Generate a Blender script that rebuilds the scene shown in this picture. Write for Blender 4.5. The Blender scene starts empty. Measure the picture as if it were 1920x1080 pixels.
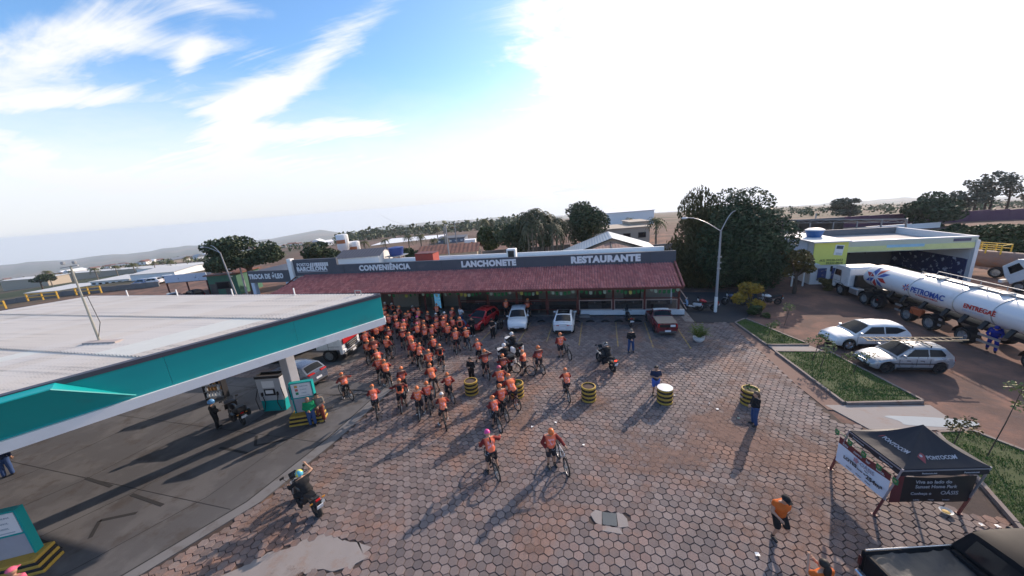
import bpy, bmesh, math, random
import numpy as np
from mathutils import Vector, Matrix
random.seed(7); RNG = np.random.default_rng(7)
R = math.radians
SC = bpy.context.scene; COL = SC.collection
# ---------------------------------------------------------------- camera
FPX, PITCH, ROLL, HC, YAW = 655.0, R(14.25), R(4.5), 11.0, R(13.0)   # focal length in pixels of a 1920 frame
_R0 = np.array([math.cos(YAW), math.sin(YAW), 0.]); _A0 = np.array([-math.sin(YAW), math.cos(YAW), 0.]); _Z0 = np.array([0, 0, 1.])
CF = _A0*math.cos(PITCH) - _Z0*math.sin(PITCH); _U0 = _A0*math.sin(PITCH) + _Z0*math.cos(PITCH)
CR = math.cos(ROLL)*_R0 - math.sin(ROLL)*_U0; CU = math.sin(ROLL)*_R0 + math.cos(ROLL)*_U0
CAMP = np.array([0, 0, HC])
def ray(u, v): return CF*FPX + (u-960)*CR + (540-v)*CU
def G(u, v, z=0.0):                     # survey: where a sight line meets height z
    d = ray(u, v); return CAMP + d*((z-HC)/d[2])
def D(u, v, dist):                      # survey: a point at a forward distance
    d = ray(u, v); return CAMP + d*(dist/(d @ CF))
cam = bpy.data.cameras.new('camera'); camo = bpy.data.objects.new('camera', cam); COL.objects.link(camo)
camo.matrix_world = Matrix(((CR[0], CU[0], -CF[0], 0), (CR[1], CU[1], -CF[1], 0), (CR[2], CU[2], -CF[2], HC), (0, 0, 0, 1)))
cam.sensor_width = 36; cam.lens = 36*FPX/1920; cam.clip_start = .1; cam.clip_end = 30000
SC.camera = camo
SC.cycles.volume_bounces = 2
# ---------------------------------------------------------------- sun, sky, exposure
SUN_AZ, SUN_EL = R(31), R(23.5)         # azimuth measured from +Y towards +X
SUND = Vector((math.sin(SUN_AZ)*math.cos(SUN_EL), math.cos(SUN_AZ)*math.cos(SUN_EL), math.sin(SUN_EL)))
sl = bpy.data.lights.new('sun', 'SUN'); sl.energy = 5.0; sl.angle = R(.6); sl.color = (1, .82, .68)
so = bpy.data.objects.new('sun', sl); COL.objects.link(so); so.rotation_euler = SUND.to_track_quat('Z', 'Y').to_euler(); so.location = (30, 60, 60)
SC.view_settings.view_transform = 'Standard'; SC.view_settings.look = 'None'; SC.view_settings.gamma = 1; SC.view_settings.use_curve_mapping = False
SC.view_settings.exposure = 0.22
W = bpy.data.worlds.new('World'); SC.world = W; W.use_nodes = True
class NT:
    def __init__(s, tree): s.t = tree; s.n = tree.nodes; s.l = tree.links
    def a(s, typ, ins=None, **kw):
        n = s.n.new(typ)
        for k, v in kw.items(): setattr(n, k, v)
        for k, v in (ins or {}).items():
            if hasattr(v, 'is_linked') or v.__class__.__name__.startswith('NodeSocket'): s.l.new(v, n.inputs[k])
            else: n.inputs[k].default_value = v
        return n
    def m(s, op, a, b=None, c=None, clamp=False):
        n = s.n.new('ShaderNodeMath'); n.operation = op; n.use_clamp = clamp
        for i, v in enumerate((a, b, c)):
            if v is None: continue
            if isinstance(v, (int, float)): n.inputs[i].default_value = v
            else: s.l.new(v, n.inputs[i])
        return n.outputs[0]
    def mix(s, fac, a, b, blend='MIX'):
        n = s.n.new('ShaderNodeMix'); n.data_type = 'RGBA'; n.blend_type = blend
        for k, v in ((0, fac), (6, a), (7, b)):
            if isinstance(v, (int, float)): n.inputs[k].default_value = v
            elif isinstance(v, tuple): n.inputs[k].default_value = (*v[:3], 1)
            else: s.l.new(v, n.inputs[k])
        return n.outputs[2]
    def smooth(s, x, lo, hi):
        n = s.n.new('ShaderNodeMapRange'); n.interpolation_type = 'SMOOTHSTEP'
        s.l.new(x, n.inputs[0]); n.inputs[1].default_value = lo; n.inputs[2].default_value = hi
        return n.outputs[0]
    def noise(s, vec, scale, detail=4, rough=.55, dist=0, out=0):
        n = s.n.new('ShaderNodeTexNoise'); n.inputs['Scale'].default_value = scale; n.inputs['Detail'].default_value = detail
        n.inputs['Roughness'].default_value = rough; n.inputs['Distortion'].default_value = dist
        if vec is not None: s.l.new(vec, n.inputs['Vector'])
        return n.outputs[out]
def build_sky():
    q = NT(W.node_tree); q.n.clear()
    out = q.a('ShaderNodeOutputWorld'); bg = q.a('ShaderNodeBackground'); q.l.new(bg.outputs[0], out.inputs[0])
    sky = q.a('ShaderNodeTexSky', sky_type='NISHITA', sun_disc=False, sun_elevation=SUN_EL, sun_rotation=SUN_AZ, altitude=900, air_density=1.0, dust_density=1.6, ozone_density=2.2)
    tc = q.a('ShaderNodeTexCoord'); d = tc.outputs['Generated']
    sp = q.a('ShaderNodeSeparateXYZ', {0: d}); x, y, z = sp.outputs
    az = q.m('MULTIPLY', q.m('ARCTAN2', x, y), 180/math.pi); el = q.m('MULTIPLY', q.m('ARCSINE', z), 180/math.pi)
    # cirrus streaks seen in the west: (centre px, half length deg, half width deg, tilt deg, weight)
    dome = q.m('ADD', q.m('MAXIMUM', z, 0.0), .16)
    px = q.m('DIVIDE', x, dome); py = q.m('DIVIDE', y, dome)
    cp = q.a('ShaderNodeCombineXYZ', {0: px, 1: py, 2: 0.0}).outputs[0]
    mp = q.a('ShaderNodeMapping', {'Vector': cp, 'Rotation': (0, 0, R(-28)), 'Scale': (.55, 2.6, 1)}).outputs[0]
    n1 = q.noise(mp, 1.9, 12, .68, 1.6); n2 = q.noise(cp, 3.2, 8, .6, .6)
    nn = q.m('ADD', q.m('MULTIPLY', n1, .65), q.m('MULTIPLY', n2, .35))
    wob = q.m('MULTIPLY', q.m('SUBTRACT', q.noise(cp, 1.3, 3, .5), .5), 6)
    azw = q.m('ADD', az, wob); elw = q.m('ADD', el, q.m('MULTIPLY', wob, .55))
    tot = None
    for (u, v, L, w, tilt, k) in ((110, 92, 11, 2.3, 33, .35), (330, 80, 8, 1.3, 4, .29), (372, 105, 3.0, 1.0, 60, .28), (120, 183, 9.5, 1.2, 12, .38), (590, 118, 12.5, 1.7, 34, .38), (450, 190, 8, 1.5, 12, .30), (660, 242, 12, 1.3, 3, .38),
                                  (450, 225, 6, 2.6, 60, .27), (500, 262, 14, 2.0, 8, .22), (20, 285, 6, 2.0, -25, .32), (450, 22, 6, 1.1, 0, .26), (420, 330, 40, 2.4, 4, .42), (1010, 30, 9, 5, 20, .22)):
        dd = ray(u, v); dd = dd/np.linalg.norm(dd); a0 = math.degrees(math.atan2(dd[0], dd[1])); e0 = math.degrees(math.asin(dd[2]))
        ct, st = math.cos(R(tilt)), math.sin(R(tilt)); cl = math.cos(R(e0))
        da = q.m('MULTIPLY', q.m('SUBTRACT', azw, a0), cl); de = q.m('SUBTRACT', elw, e0)
        p = q.m('DIVIDE', q.m('ADD', q.m('MULTIPLY', da, ct), q.m('MULTIPLY', de, st)), L)
        t = q.m('DIVIDE', q.m('SUBTRACT', q.m('MULTIPLY', de, ct), q.m('MULTIPLY', da, st)), w)
        g = q.m('MULTIPLY', q.m('POWER', 2.718, q.m('MULTIPLY', q.m('ADD', q.m('MULTIPLY', p, p), q.m('MULTIPLY', t, t)), -1.0)), k)
        tot = g if tot is None else q.m('ADD', tot, g)
    cir = q.smooth(q.m('ADD', nn, tot), .57, .96)
    # the bank of bright cloud in the east, its ragged edge left of centre, and the milky band above the horizon
    edge = q.m('ADD', q.m('MULTIPLY', q.m('SUBTRACT', n2, .5), 26), q.m('MULTIPLY', q.m('SUBTRACT', q.noise(cp, 9, 6, .6), .5), 9))
    d0 = ray(1010, 200); a0 = math.degrees(math.atan2(d0[0], d0[1]))
    bank = q.m('MULTIPLY', q.smooth(q.m('ADD', az, edge), a0-4.5, a0+3.6), q.m('SUBTRACT', 1.0, q.smooth(az, 65, 110)))
    band = q.m('SUBTRACT', 1.0, q.smooth(q.m('ADD', el, q.m('MULTIPLY', edge, .14)), 3, 19))
    cl = q.m('MAXIMUM', q.m('MAXIMUM', cir, bank), q.m('MULTIPLY', band, .93))
    # cloud brightness: thicker light towards the sun
    sd = q.a('ShaderNodeVectorMath', {0: d, 1: tuple(SUND)}, operation='DOT_PRODUCT').outputs['Value']
    glow = q.m('POWER', q.m('MAXIMUM', sd, 0.0), 5.0)
    cb = q.m('ADD', 7.6, q.m('MULTIPLY', glow, 3.0))
    cb = q.m('MULTIPLY', cb, q.m('ADD', .88, q.m('MULTIPLY', q.smooth(el, -1.0, 8.0), .12))); cc = q.a('ShaderNodeVectorMath', {0: q.mix(q.smooth(el, 0.0, 12.0), (.915, .94, 1.0), (.965, .98, 1.0)), 3: cb}, operation='SCALE').outputs[0]
    hsv = q.a('ShaderNodeHueSaturation', {'Saturation': 1.16, 'Value': 1.95, 'Color': sky.outputs[0]}).outputs[0]
    col = q.mix(cl, hsv, cc)
    q.l.new(col, bg.inputs[0]); bg.inputs[1].default_value = .12
build_sky()
# ---------------------------------------------------------------- materials
MATS = {}
def mat(name, col, rough=.7, metal=0.0, var=.12, vscale=3.0, bump=0.0, bscale=40.0, spec=.4, rnd=0.0, dirt=None, coat=0.0, alpha=None, emit=None, trans=0.0, coords='Object', col2=None, c2scale=2.0, c2lo=.45, c2hi=.6):
    if name in MATS: return MATS[name]
    m = bpy.data.materials.new(name); m.use_nodes = True; q = NT(m.node_tree); b = q.n['Principled BSDF']
    tc = q.a('ShaderNodeTexCoord'); vec = tc.outputs['Object']
    if coords == 'World': vec = q.a('ShaderNodeNewGeometry').outputs['Position']
    n = q.noise(vec, vscale, 5, .6)
    k = q.m('ADD', 1.0 - var, q.m('MULTIPLY', n, 2*var))
    base = q.a('ShaderNodeRGB'); base.outputs[0].default_value = (*col, 1); c = base.outputs[0]
    if col2 is not None: c = q.mix(q.smooth(q.noise(vec, c2scale, 5, .6), c2lo, c2hi), c, col2)
    if rnd:
        oi = q.a('ShaderNodeObjectInfo'); k = q.m('MULTIPLY', k, q.m('ADD', 1-rnd, q.m('MULTIPLY', oi.outputs['Random'], 2*rnd)))
    c = q.a('ShaderNodeVectorMath', {0: c, 3: k}, operation='SCALE').outputs[0]
    if dirt:
        dn = q.smooth(q.noise(vec, dirt[1], 6, .65), dirt[2], dirt[2]+.18); c = q.mix(q.m('MULTIPLY', dn, dirt[3]), c, dirt[0])
    q.l.new(c, b.inputs['Base Color'])
    rr = q.m('ADD', rough-.06, q.m('MULTIPLY', n, .12), clamp=True); q.l.new(rr, b.inputs['Roughness'])
    b.inputs['Metallic'].default_value = metal; b.inputs['Specular IOR Level'].default_value = spec
    if coat: b.inputs['Coat Weight'].default_value = coat; b.inputs['Coat Roughness'].default_value = .06
    if trans: b.inputs['Transmission Weight'].default_value = trans
    if alpha is not None: b.inputs['Alpha'].default_value = alpha
    if emit: b.inputs['Emission Color'].default_value = (*emit[0], 1); b.inputs['Emission Strength'].default_value = emit[1]
    if bump:
        bn = q.a('ShaderNodeBump', {'Strength': bump, 'Distance': .02, 'Height': q.noise(vec, bscale, 4, .6)}); q.l.new(bn.outputs[0], b.inputs['Normal'])
    MATS[name] = m; return m
def paint(name, col, metal=0.0): return mat(name, col, .28, metal, .04, 2, coat=.6, spec=.5)
M_BLK = mat('black_plastic', (.018, .018, .02), .5); M_RUB = mat('tyre_rubber', (.02, .02, .021), .85, bump=.2)
M_DKM = mat('dark_metal', (.05, .05, .055), .45, .6); M_CHR = mat('bright_metal', (.62, .63, .65), .25, .9)
M_WHT = mat('white_paint', (.78, .78, .77), .5, var=.06); M_GLS = mat('dark_glass', (.010, .012, .016), .12, var=.02, spec=.22)
M_RED = mat('red_lens', (.45, .01, .01), .2); M_LMP = mat('clear_lens', (.7, .72, .74), .15); M_PLT = mat('plate_white', (.7, .72, .76), .4, var=.03)
M_GRY = mat('grey_metal', (.32, .33, .34), .45, .5); M_STL = mat('steel_grey', (.42, .43, .44), .4, .7)
M_YEL = mat('yellow_paint', (.46, .29, .05), .6, dirt=((.12, .09, .05), 6, .55, .6)); M_SKN = mat('skin', (.42, .24, .16), .55, var=.06, rnd=.25)
M_WOD = mat('brown_wood', (.16, .07, .04), .6)
# ---------------------------------------------------------------- mesh helpers
class MB:
    """collects faces; build() links them as one mesh object"""
    def __init__(s): s.v = []; s.f = []; s.mi = []
    def add(s, vs, fs, mi=0):
        o = len(s.v); s.v.extend([tuple(map(float, p)) for p in vs]); s.f.extend([tuple(o+i for i in f) for f in fs]); s.mi.extend([mi]*len(fs)); return s
    def box(s, c, d, rot=None, ch=0.0, mi=0):
        hx, hy, hz = d[0]/2, d[1]/2, d[2]/2
        if ch <= 0:
            vs = [(x*hx, y*hy, z*hz) for z in (-1, 1) for y in (-1, 1) for x in (-1, 1)]
            fs = [(0, 2, 3, 1), (4, 5, 7, 6), (0, 1, 5, 4), (2, 6, 7, 3), (0, 4, 6, 2), (1, 3, 7, 5)]
        else:
            ch = min(ch, .49*min(d)); vs = []; idx = {}
            for sx in (-1, 1):
                for sy in (-1, 1):
                    for sz in (-1, 1):
                        for ax in range(3):
                            p = [sx*(hx-ch), sy*(hy-ch), sz*(hz-ch)]; p[ax] = (sx*hx, sy*hy, sz*hz)[ax]
                            idx[(sx, sy, sz, ax)] = len(vs); vs.append(tuple(p))
            fs = []
            for ax in range(3):
                a, b = [(1, 2), (2, 0), (0, 1)][ax]
                for sg in (-1, 1):
                    ring = []
                    for (p, q) in ((-1, -1), (1, -1), (1, 1), (-1, 1)):
                        k = [0, 0, 0]; k[ax] = sg; k[a] = p; k[b] = q; ring.append(idx[(*k, ax)])
                    fs.append(tuple(ring if sg > 0 else ring[::-1]))
                for p in (-1, 1):
                    for q in (-1, 1):
                        k1 = [0, 0, 0]; k1[a] = p; k1[b] = q; k2 = list(k1); k1[ax] = -1; k2[ax] = 1
                        r = (idx[(*k1, a)], idx[(*k2, a)], idx[(*k2, b)], idx[(*k1, b)]); fs.append(r if p*q > 0 else r[::-1])
            for sx in (-1, 1):
                for sy in (-1, 1):
                    for sz in (-1, 1):
                        r = (idx[(sx, sy, sz, 0)], idx[(sx, sy, sz, 1)], idx[(sx, sy, sz, 2)]); fs.append(r if sx*sy*sz > 0 else r[::-1])
        if rot is not None: vs = [tuple(rot @ Vector(p)) for p in vs]
        return s.add([(p[0]+c[0], p[1]+c[1], p[2]+c[2]) for p in vs], fs, mi)
    def bar(s, a, b, w, h=None, mi=0):
        """square bar from a to b"""
        a = Vector(a); b = Vector(b); d = b-a; L = d.length
        q = d.to_track_quat('Y', 'Z').to_matrix()
        return s.box(tuple((a+b)/2), (w, L, h or w), q, 0, mi)
    def tube(s, pts, r, n=8, mi=0, cap=True, closed=False):
        P = [Vector(p) for p in pts]; k = len(P); rr = r if hasattr(r, '__len__') else [r]*k
        vs = []; up = None
        for i in range(k):
            if closed: t = P[(i+1) % k]-P[i-1]
            else: t = (P[min(i+1, k-1)]-P[max(i-1, 0)])
            if t.length < 1e-9: t = Vector((0, 0, 1))
            t.normalize()
            if up is None: up = t.orthogonal().normalized()
            else:
                up = (up-t*up.dot(t))
                up = up.normalized() if up.length > 1e-6 else t.orthogonal().normalized()
            w = t.cross(up)
            for j in range(n):
                a = 2*math.pi*j/n; vs.append(P[i]+(up*math.cos(a)+w*math.sin(a))*rr[i])
        fs = []
        for i in range(k if closed else k-1):
            i2 = (i+1) % k
            for j in range(n):
                j2 = (j+1) % n; fs.append((i*n+j, i*n+j2, i2*n+j2, i2*n+j))
        if cap and not closed: fs.append(tuple(range(n-1, -1, -1))); fs.append(tuple(range((k-1)*n, k*n)))
        return s.add(vs, fs, mi)
    def lathe(s, prof, n=16, c=(0, 0, 0), axis='Z', mi=0, cap=True, a0=0.0, a1=2*math.pi):
        """prof: list of (radius, height)"""
        full = abs(a1-a0-2*math.pi) < 1e-6; m = n if full else n+1; vs = []
        for r, h in prof:
            for j in range(m):
                a = a0+(a1-a0)*j/n; x, y = r*math.cos(a), r*math.sin(a)
                p = (x, y, h) if axis == 'Z' else ((h, x, y) if axis == 'X' else (y, h, x))
                vs.append((p[0]+c[0], p[1]+c[1], p[2]+c[2]))
        fs = []
        for i in range(len(prof)-1):
            for j in range(n if full else m-1):
                j2 = (j+1) % m; fs.append((i*m+j, i*m+j2, (i+1)*m+j2, (i+1)*m+j))
        if cap and full:
            if prof[0][0] > 1e-6: fs.append(tuple(range(m-1, -1, -1)))
            if prof[-1][0] > 1e-6: fs.append(tuple(range((len(prof)-1)*m, len(prof)*m)))
        return s.add(vs, fs, mi)
    def ball(s, c, r, n=12, m=8, mi=0, sq=(1, 1, 1)):
        pr = [(math.sin(math.pi*i/m), -math.cos(math.pi*i/m)) for i in range(m+1)]; vs = []; fs = []
        for a, h in pr:
            for j in range(n):
                t = 2*math.pi*j/n; vs.append((c[0]+r*sq[0]*a*math.cos(t), c[1]+r*sq[1]*a*math.sin(t), c[2]+r*sq[2]*h))
        for i in range(m):
            for j in range(n):
                j2 = (j+1) % n; fs.append((i*n+j, i*n+j2, (i+1)*n+j2, (i+1)*n+j))
        return s.add(vs, fs, mi)
    def prism(s, poly, d, mi=0):
        """poly: 3-D loop; d: extrusion vector"""
        n = len(poly); vs = [tuple(p) for p in poly]+[(p[0]+d[0], p[1]+d[1], p[2]+d[2]) for p in poly]
        fs = [tuple(range(n-1, -1, -1)), tuple(range(n, 2*n))]+[(i, (i+1) % n, n+(i+1) % n, n+i) for i in range(n)]
        return s.add(vs, fs, mi)
    def grid(s, rows, mi=0, closed=False):
        """rows: list of equal-length point lists"""
        m = len(rows[0]); vs = [p for r in rows for p in r]; fs = []
        for i in range(len(rows)-1):
            for j in range(m if closed else m-1):
                j2 = (j+1) % m; fs.append((i*m+j, i*m+j2, (i+1)*m+j2, (i+1)*m+j))
        return s.add(vs, fs, mi)
    def mirror_x(s):
        n = len(s.v); s.v += [(-x, y, z) for x, y, z in s.v]; k = len(s.f)
        s.f += [tuple(n+i for i in f[::-1]) for f in s.f[:k]]; s.mi += s.mi[:k]; return s
    def mesh(s, name, mats, smooth=False, auto=35):
        me = bpy.data.meshes.new(name); me.from_pydata(s.v, [], s.f)
        for m in (mats if isinstance(mats, (list, tuple)) else [mats]): me.materials.append(m)
        if any(s.mi): me.polygons.foreach_set('material_index', s.mi)
        bm = bmesh.new(); bm.from_mesh(me); bmesh.ops.recalc_face_normals(bm, faces=bm.faces)
        if smooth:
            for f in bm.faces: f.smooth = True
            for e in bm.edges:
                if len(e.link_faces) == 2 and e.calc_face_angle(0) > R(auto): e.smooth = False
        bm.to_mesh(me); bm.free(); return me
    def build(s, name, mats, parent=None, smooth=False, auto=35, loc=None, rot=None):
        return link(name, s.mesh(name, mats, smooth, auto), parent, loc, rot)
def link(name, me, parent=None, loc=None, rot=None):
    o = bpy.data.objects.new(name, me); COL.objects.link(o)
    if parent is not None: o.parent = parent
    if loc is not None: o.location = loc
    if rot is not None: o.rotation_euler = rot
    return o
def tag(o, label=None, cat=None, group=None, kind=None):
    if label: o['label'] = label
    if cat: o['category'] = cat
    if group: o['group'] = group
    if kind: o['kind'] = kind
    return o
def thing(name, label, cat, loc=(0, 0, 0), rz=0.0, group=None):
    o = bpy.data.objects.new(name, None); COL.objects.link(o); o.location = tuple(loc); o.rotation_euler = (0, 0, rz); o.empty_display_size = .2
    return tag(o, label, cat, group)
KIDS = {}
def children(o): return [c for c in bpy.data.objects if c.parent == o] if False else list(o.children)
def copy_tree(o, parent=None, swap=None):
    c = o.copy(); COL.objects.link(c); c.parent = parent
    if swap and c.type == 'MESH' and o.name.split('.')[0] in swap:
        for i in range(max(1, len(c.material_slots))):
            c.material_slots[i].link = 'OBJECT'; c.material_slots[i].material = swap[o.name.split('.')[0]]
    for ch in o.children: copy_tree(ch, c, swap)
    return c
def dup(root, label, loc, rz=None, group=None, swap=None, scale=None, mirror=False):
    r = copy_tree(root, None, swap); r.location = tuple(loc)
    if rz is not None: r.rotation_euler = (r.rotation_euler[0], r.rotation_euler[1], rz)
    if scale: r.scale = (scale, scale, scale)
    if mirror: r.scale = (-r.scale[0], r.scale[1], r.scale[2])
    if label: r['label'] = label
    if group: r['group'] = group
    return r
def drop(root):
    for ch in list(root.children): drop(ch)
    bpy.data.objects.remove(root, do_unlink=True)
def text(name, body, size, loc, rot, m, parent=None, bold=.0, ext=.01, align='CENTER', sx=1.0, shear=0.0):
    cu = bpy.data.curves.new(name, 'FONT'); cu.body = body; cu.size = size; cu.extrude = ext; cu.offset = bold; cu.align_x = align; cu.align_y = 'CENTER'; cu.shear = shear
    cu.materials.append(m); cu.resolution_u = 3; o = bpy.data.objects.new(name, cu); COL.objects.link(o); o.location = loc; o.rotation_euler = rot; o.scale = (sx, 1, 1)
    if parent is not None: o.parent = parent
    return o
_ORD = ['first', 'second', 'third', 'fourth', 'fifth', 'sixth', 'seventh', 'eighth', 'ninth', 'tenth', 'eleventh', 'twelfth', 'thirteenth', 'fourteenth', 'fifteenth', 'sixteenth', 'seventeenth', 'eighteenth', 'nineteenth', 'twentieth']
def ordinal(n):
    if n <= 20: return _ORD[n-1]
    return {2: 'twenty', 3: 'thirty', 4: 'forty'}[n//10]+('-'+_ORD[n % 10-1] if n % 10 else 'th').replace('tyth', 'tieth')
# ================================================================ terrain
def terr(x, y):
    r = math.hypot(x, y-20); t = max(0.0, r-75)
    return -.05 - .062*t*min(1.0, t/120+.15) + (.6*math.sin(x*.021+1)*math.cos(y*.017)*min(1, t/150))
def ground_material():
    m = bpy.data.materials.new('ground_earth'); m.use_nodes = True; q = NT(m.node_tree); b = q.n['Principled BSDF']
    pos = q.a('ShaderNodeNewGeometry').outputs['Position']
    sub = q.a('ShaderNodeVectorMath', {0: pos, 1: (0, 20, 0)}, operation='SUBTRACT').outputs[0]
    r = q.a('ShaderNodeVectorMath', {0: sub}, operation='LENGTH').outputs['Value']
    n1 = q.noise(pos, .35, 6, .62, .4); n2 = q.noise(pos, 2.6, 6, .7); n3 = q.noise(pos, 18, 4, .7)
    near = q.mix(q.smooth(n1, .40, .62), (.130, .085, .072), (.245, .138, .104))
    near = q.mix(q.m('MULTIPLY', q.smooth(n2, .45, .7), .55), near, (.115, .093, .092))
    near = q.mix(q.m('MULTIPLY', q.smooth(n3, .5, .75), .5), near, (.25, .16, .125))
    f1 = q.noise(pos, .011, 5, .6, .5); f2 = q.noise(pos, .035, 6, .6); f3 = q.noise(pos, .004, 4, .55)
    far = q.mix(q.smooth(f1, .42, .58), (.150, .100, .082), (.095, .080, .055))
    far = q.mix(q.m('MULTIPLY', q.smooth(f2, .5, .68), .7), far, (.20, .148, .11))
    far = q.mix(q.smooth(f3, .5, .62), far, (.045, .058, .032))
    c = q.mix(q.smooth(r, 70, 130), near, far); q.l.new(c, b.inputs['Base Color']); b.inputs['Roughness'].default_value = .95; b.inputs['Specular IOR Level'].default_value = .15
    bn = q.a('ShaderNodeBump', {'Strength': .55, 'Distance': .05, 'Height': q.m('ADD', n2, q.m('MULTIPLY', n3, .5))}); q.l.new(bn.outputs[0], b.inputs['Normal'])
    return m
rad = [0, 15, 30, 45, 60, 75, 85, 95, 110, 130, 155, 190, 230, 280, 350, 450, 600, 800, 1100, 1500, 2100, 3000, 4200, 6000, 8000, 10000]
b = MB(); b.grid([[(rr*math.sin(2*math.pi*k/96), 20+rr*math.cos(2*math.pi*k/96), terr(rr*math.sin(2*math.pi*k/96), 20+rr*math.cos(2*math.pi*k/96)) if rr < 5000 else -.062*(rr-75)) for k in range(96)] for rr in rad], closed=True)
tag(b.build('ground', ground_material(), smooth=True), 'reddish earth ground falling away to the wide plain', kind='structure')
def hill_range(name, label, sil, dist, m, foot=.45, seed=1):
    """a real ridge: crest at dist, foot nearer, back slope beyond"""
    us = np.array([s[0] for s in sil], float); vs = np.array([s[1] for s in sil], float); rs = random.Random(seed)
    U = np.linspace(us[0], us[-1], 150); rows = [[], [], [], [], []]; ph = [rs.uniform(0, 6) for _ in range(6)]
    for i, u in enumerate(U):
        v = np.interp(u, us, vs)+1.1*math.sin(u*.05+ph[0])+.7*math.sin(u*.13+ph[1])+.4*math.sin(u*.31+ph[2])
        d_ = ray(u, v); p = CAMP+d_*(dist/math.hypot(d_[0], d_[1])); hd = np.array([p[0], p[1]])
        for j, (s, zz) in enumerate(((foot, 0), (.72, .45), (1.0, 1.0), (1.15, .6), (1.5, -.2))):
            q2 = hd*s; base = -.062*(np.hypot(*q2))-30
            wob = 1+.12*math.sin(u*.07*(j+1)+ph[3])
            rows[j].append((q2[0], q2[1], base+(p[2]+30+.062*np.hypot(*hd))*zz*(wob if j in (1, 3) else 1)))
    o = MB().grid(rows).build(name, m, smooth=True, auto=180); return tag(o, label, kind='structure')
M_HILL = mat('hill_scrub', (.075, .085, .06), .95, var=.35, vscale=.004, col2=(.16, .12, .085), c2scale=.002, coords='World', spec=.05)
M_HILL2 = mat('hill_woods', (.04, .055, .032), .95, var=.4, vscale=.012, coords='World', spec=.05)
hill_range('hills', 'long pale blue hills on the horizon', [(-700, 560), (-300, 525), (0, 497), (150, 484), (250, 474), (360, 460), (440, 455), (520, 445), (570, 438), (595, 431), (615, 430), (640, 437), (690, 432), (730, 423), (835, 414), (985, 405), (1100, 404), (1250, 398), (1450, 389), (1560, 380), (1690, 371), (1800, 372), (1920, 366), (2200, 350), (2700, 330)], 6500, M_HILL, .5, 3)
hill_range('wooded_hills', 'dark wooded slope below the pale hills', [(600, 470), (660, 452), (730, 440), (800, 431), (860, 421), (930, 414), (985, 410), (1100, 415), (1250, 425)], 1500, M_HILL2, .55, 5)
# ================================================================ paving
M_PAV = bpy.data.materials.new('paver_concrete'); M_PAV.use_nodes = True
def paver_material():
    q = NT(M_PAV.node_tree); b = q.n['Principled BSDF']; pos = q.a('ShaderNodeNewGeometry').outputs['Position']
    at = q.a('ShaderNodeAttribute', attribute_name='rnd').outputs['Fac']; oi = q.a('ShaderNodeObjectInfo').outputs['Random']
    r = q.m('FRACT', q.m('ADD', at, oi))
    c = q.mix(r, (.138, .112, .109), (.240, .196, .186))
    c = q.mix(q.m('MULTIPLY', q.smooth(q.m('FRACT', q.m('MULTIPLY', r, 7.3)), .80, .97), .45), c, (.26, .17, .15))
    c = q.mix(q.m('MULTIPLY', q.smooth(q.m('FRACT', q.m('MULTIPLY', r, 13.7)), .82, .97), .55), c, (.10, .092, .10))
    d1 = q.noise(pos, .22, 6, .66, .8); d2 = q.noise(pos, .9, 6, .7, .5); d3 = q.noise(pos, 30, 3, .7)
    dirt = q.m('MULTIPLY', q.smooth(q.m('ADD', q.m('MULTIPLY', d1, .65), q.m('MULTIPLY', d2, .35)), .475, .63), .78)
    c = q.mix(dirt, c, (.275, .150, .105))
    oil = q.m('MULTIPLY', q.smooth(q.noise(pos, .42, 5, .6, 1.2), .62, .74), .6); c = q.mix(oil, c, (.055, .05, .052))
    c = q.mix(q.m('MULTIPLY', q.smooth(d3, .45, .70), .55), c, (.085, .068, .07))
    c = q.mix(q.m('MULTIPLY', q.smooth(q.noise(pos, 2.3, 5, .7), .58, .8), .35), c, (.34, .29, .275))
    big = q.m('ADD', .80, q.m('MULTIPLY', q.noise(pos, .13, 4, .6, .6), .42)); trk = None
    for cx_, cy_, rr_, w_ in ((-24, 36, 27, .16), (-24, 36, 28.5, .16), (30, -12, 33, .17), (30, -12, 34.6, .17), (8, 60, 44, .15), (8, 60, 45.5, .15)):
        dd_ = q.a('ShaderNodeVectorMath', {0: q.a('ShaderNodeVectorMath', {0: pos, 1: (cx_, cy_, 0)}, operation='SUBTRACT').outputs[0]}, operation='LENGTH').outputs['Value']
        k_ = q.m('SUBTRACT', 1.0, q.smooth(q.m('ABSOLUTE', q.m('SUBTRACT', dd_, rr_)), w_*.3, w_*1.6)); trk = k_ if trk is None else q.m('MAXIMUM', trk, k_)
    c = q.mix(q.m('MULTIPLY', q.m('MULTIPLY', trk, q.smooth(d2, .35, .6)), .38), c, (.085, .07, .07)); c = q.a('ShaderNodeVectorMath', {0: c, 3: big}, operation='SCALE').outputs[0]
    q.l.new(c, b.inputs['Base Color']); b.inputs['Roughness'].default_value = .82; b.inputs['Specular IOR Level'].default_value = .25
    bn = q.a('ShaderNodeBump', {'Strength': .35, 'Distance': .008, 'Height': q.m('ADD', d3, q.m('MULTIPLY', d2, .6))}); q.l.new(bn.outputs[0], b.inputs['Normal'])
paver_material()
CONC = [(-12.25, 18.2), (-12.3, 17.7), (-12.5, 13.0), (-13.1, 9.0), (-14.6, 5.9), (-17.2, 1.5)]
def conc_x(y): return float(np.interp(y, [p[1] for p in CONC][::-1], [p[0] for p in CONC][::-1]))
def inside(poly, x, y):
    c = False; n = len(poly)
    for i in range(n):
        (x1, y1), (x2, y2) = poly[i], poly[(i+1) % n]
        if (y1 > y) != (y2 > y) and x < (x2-x1)*(y-y1)/(y2-y1)+x1: c = not c
    return c
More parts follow.
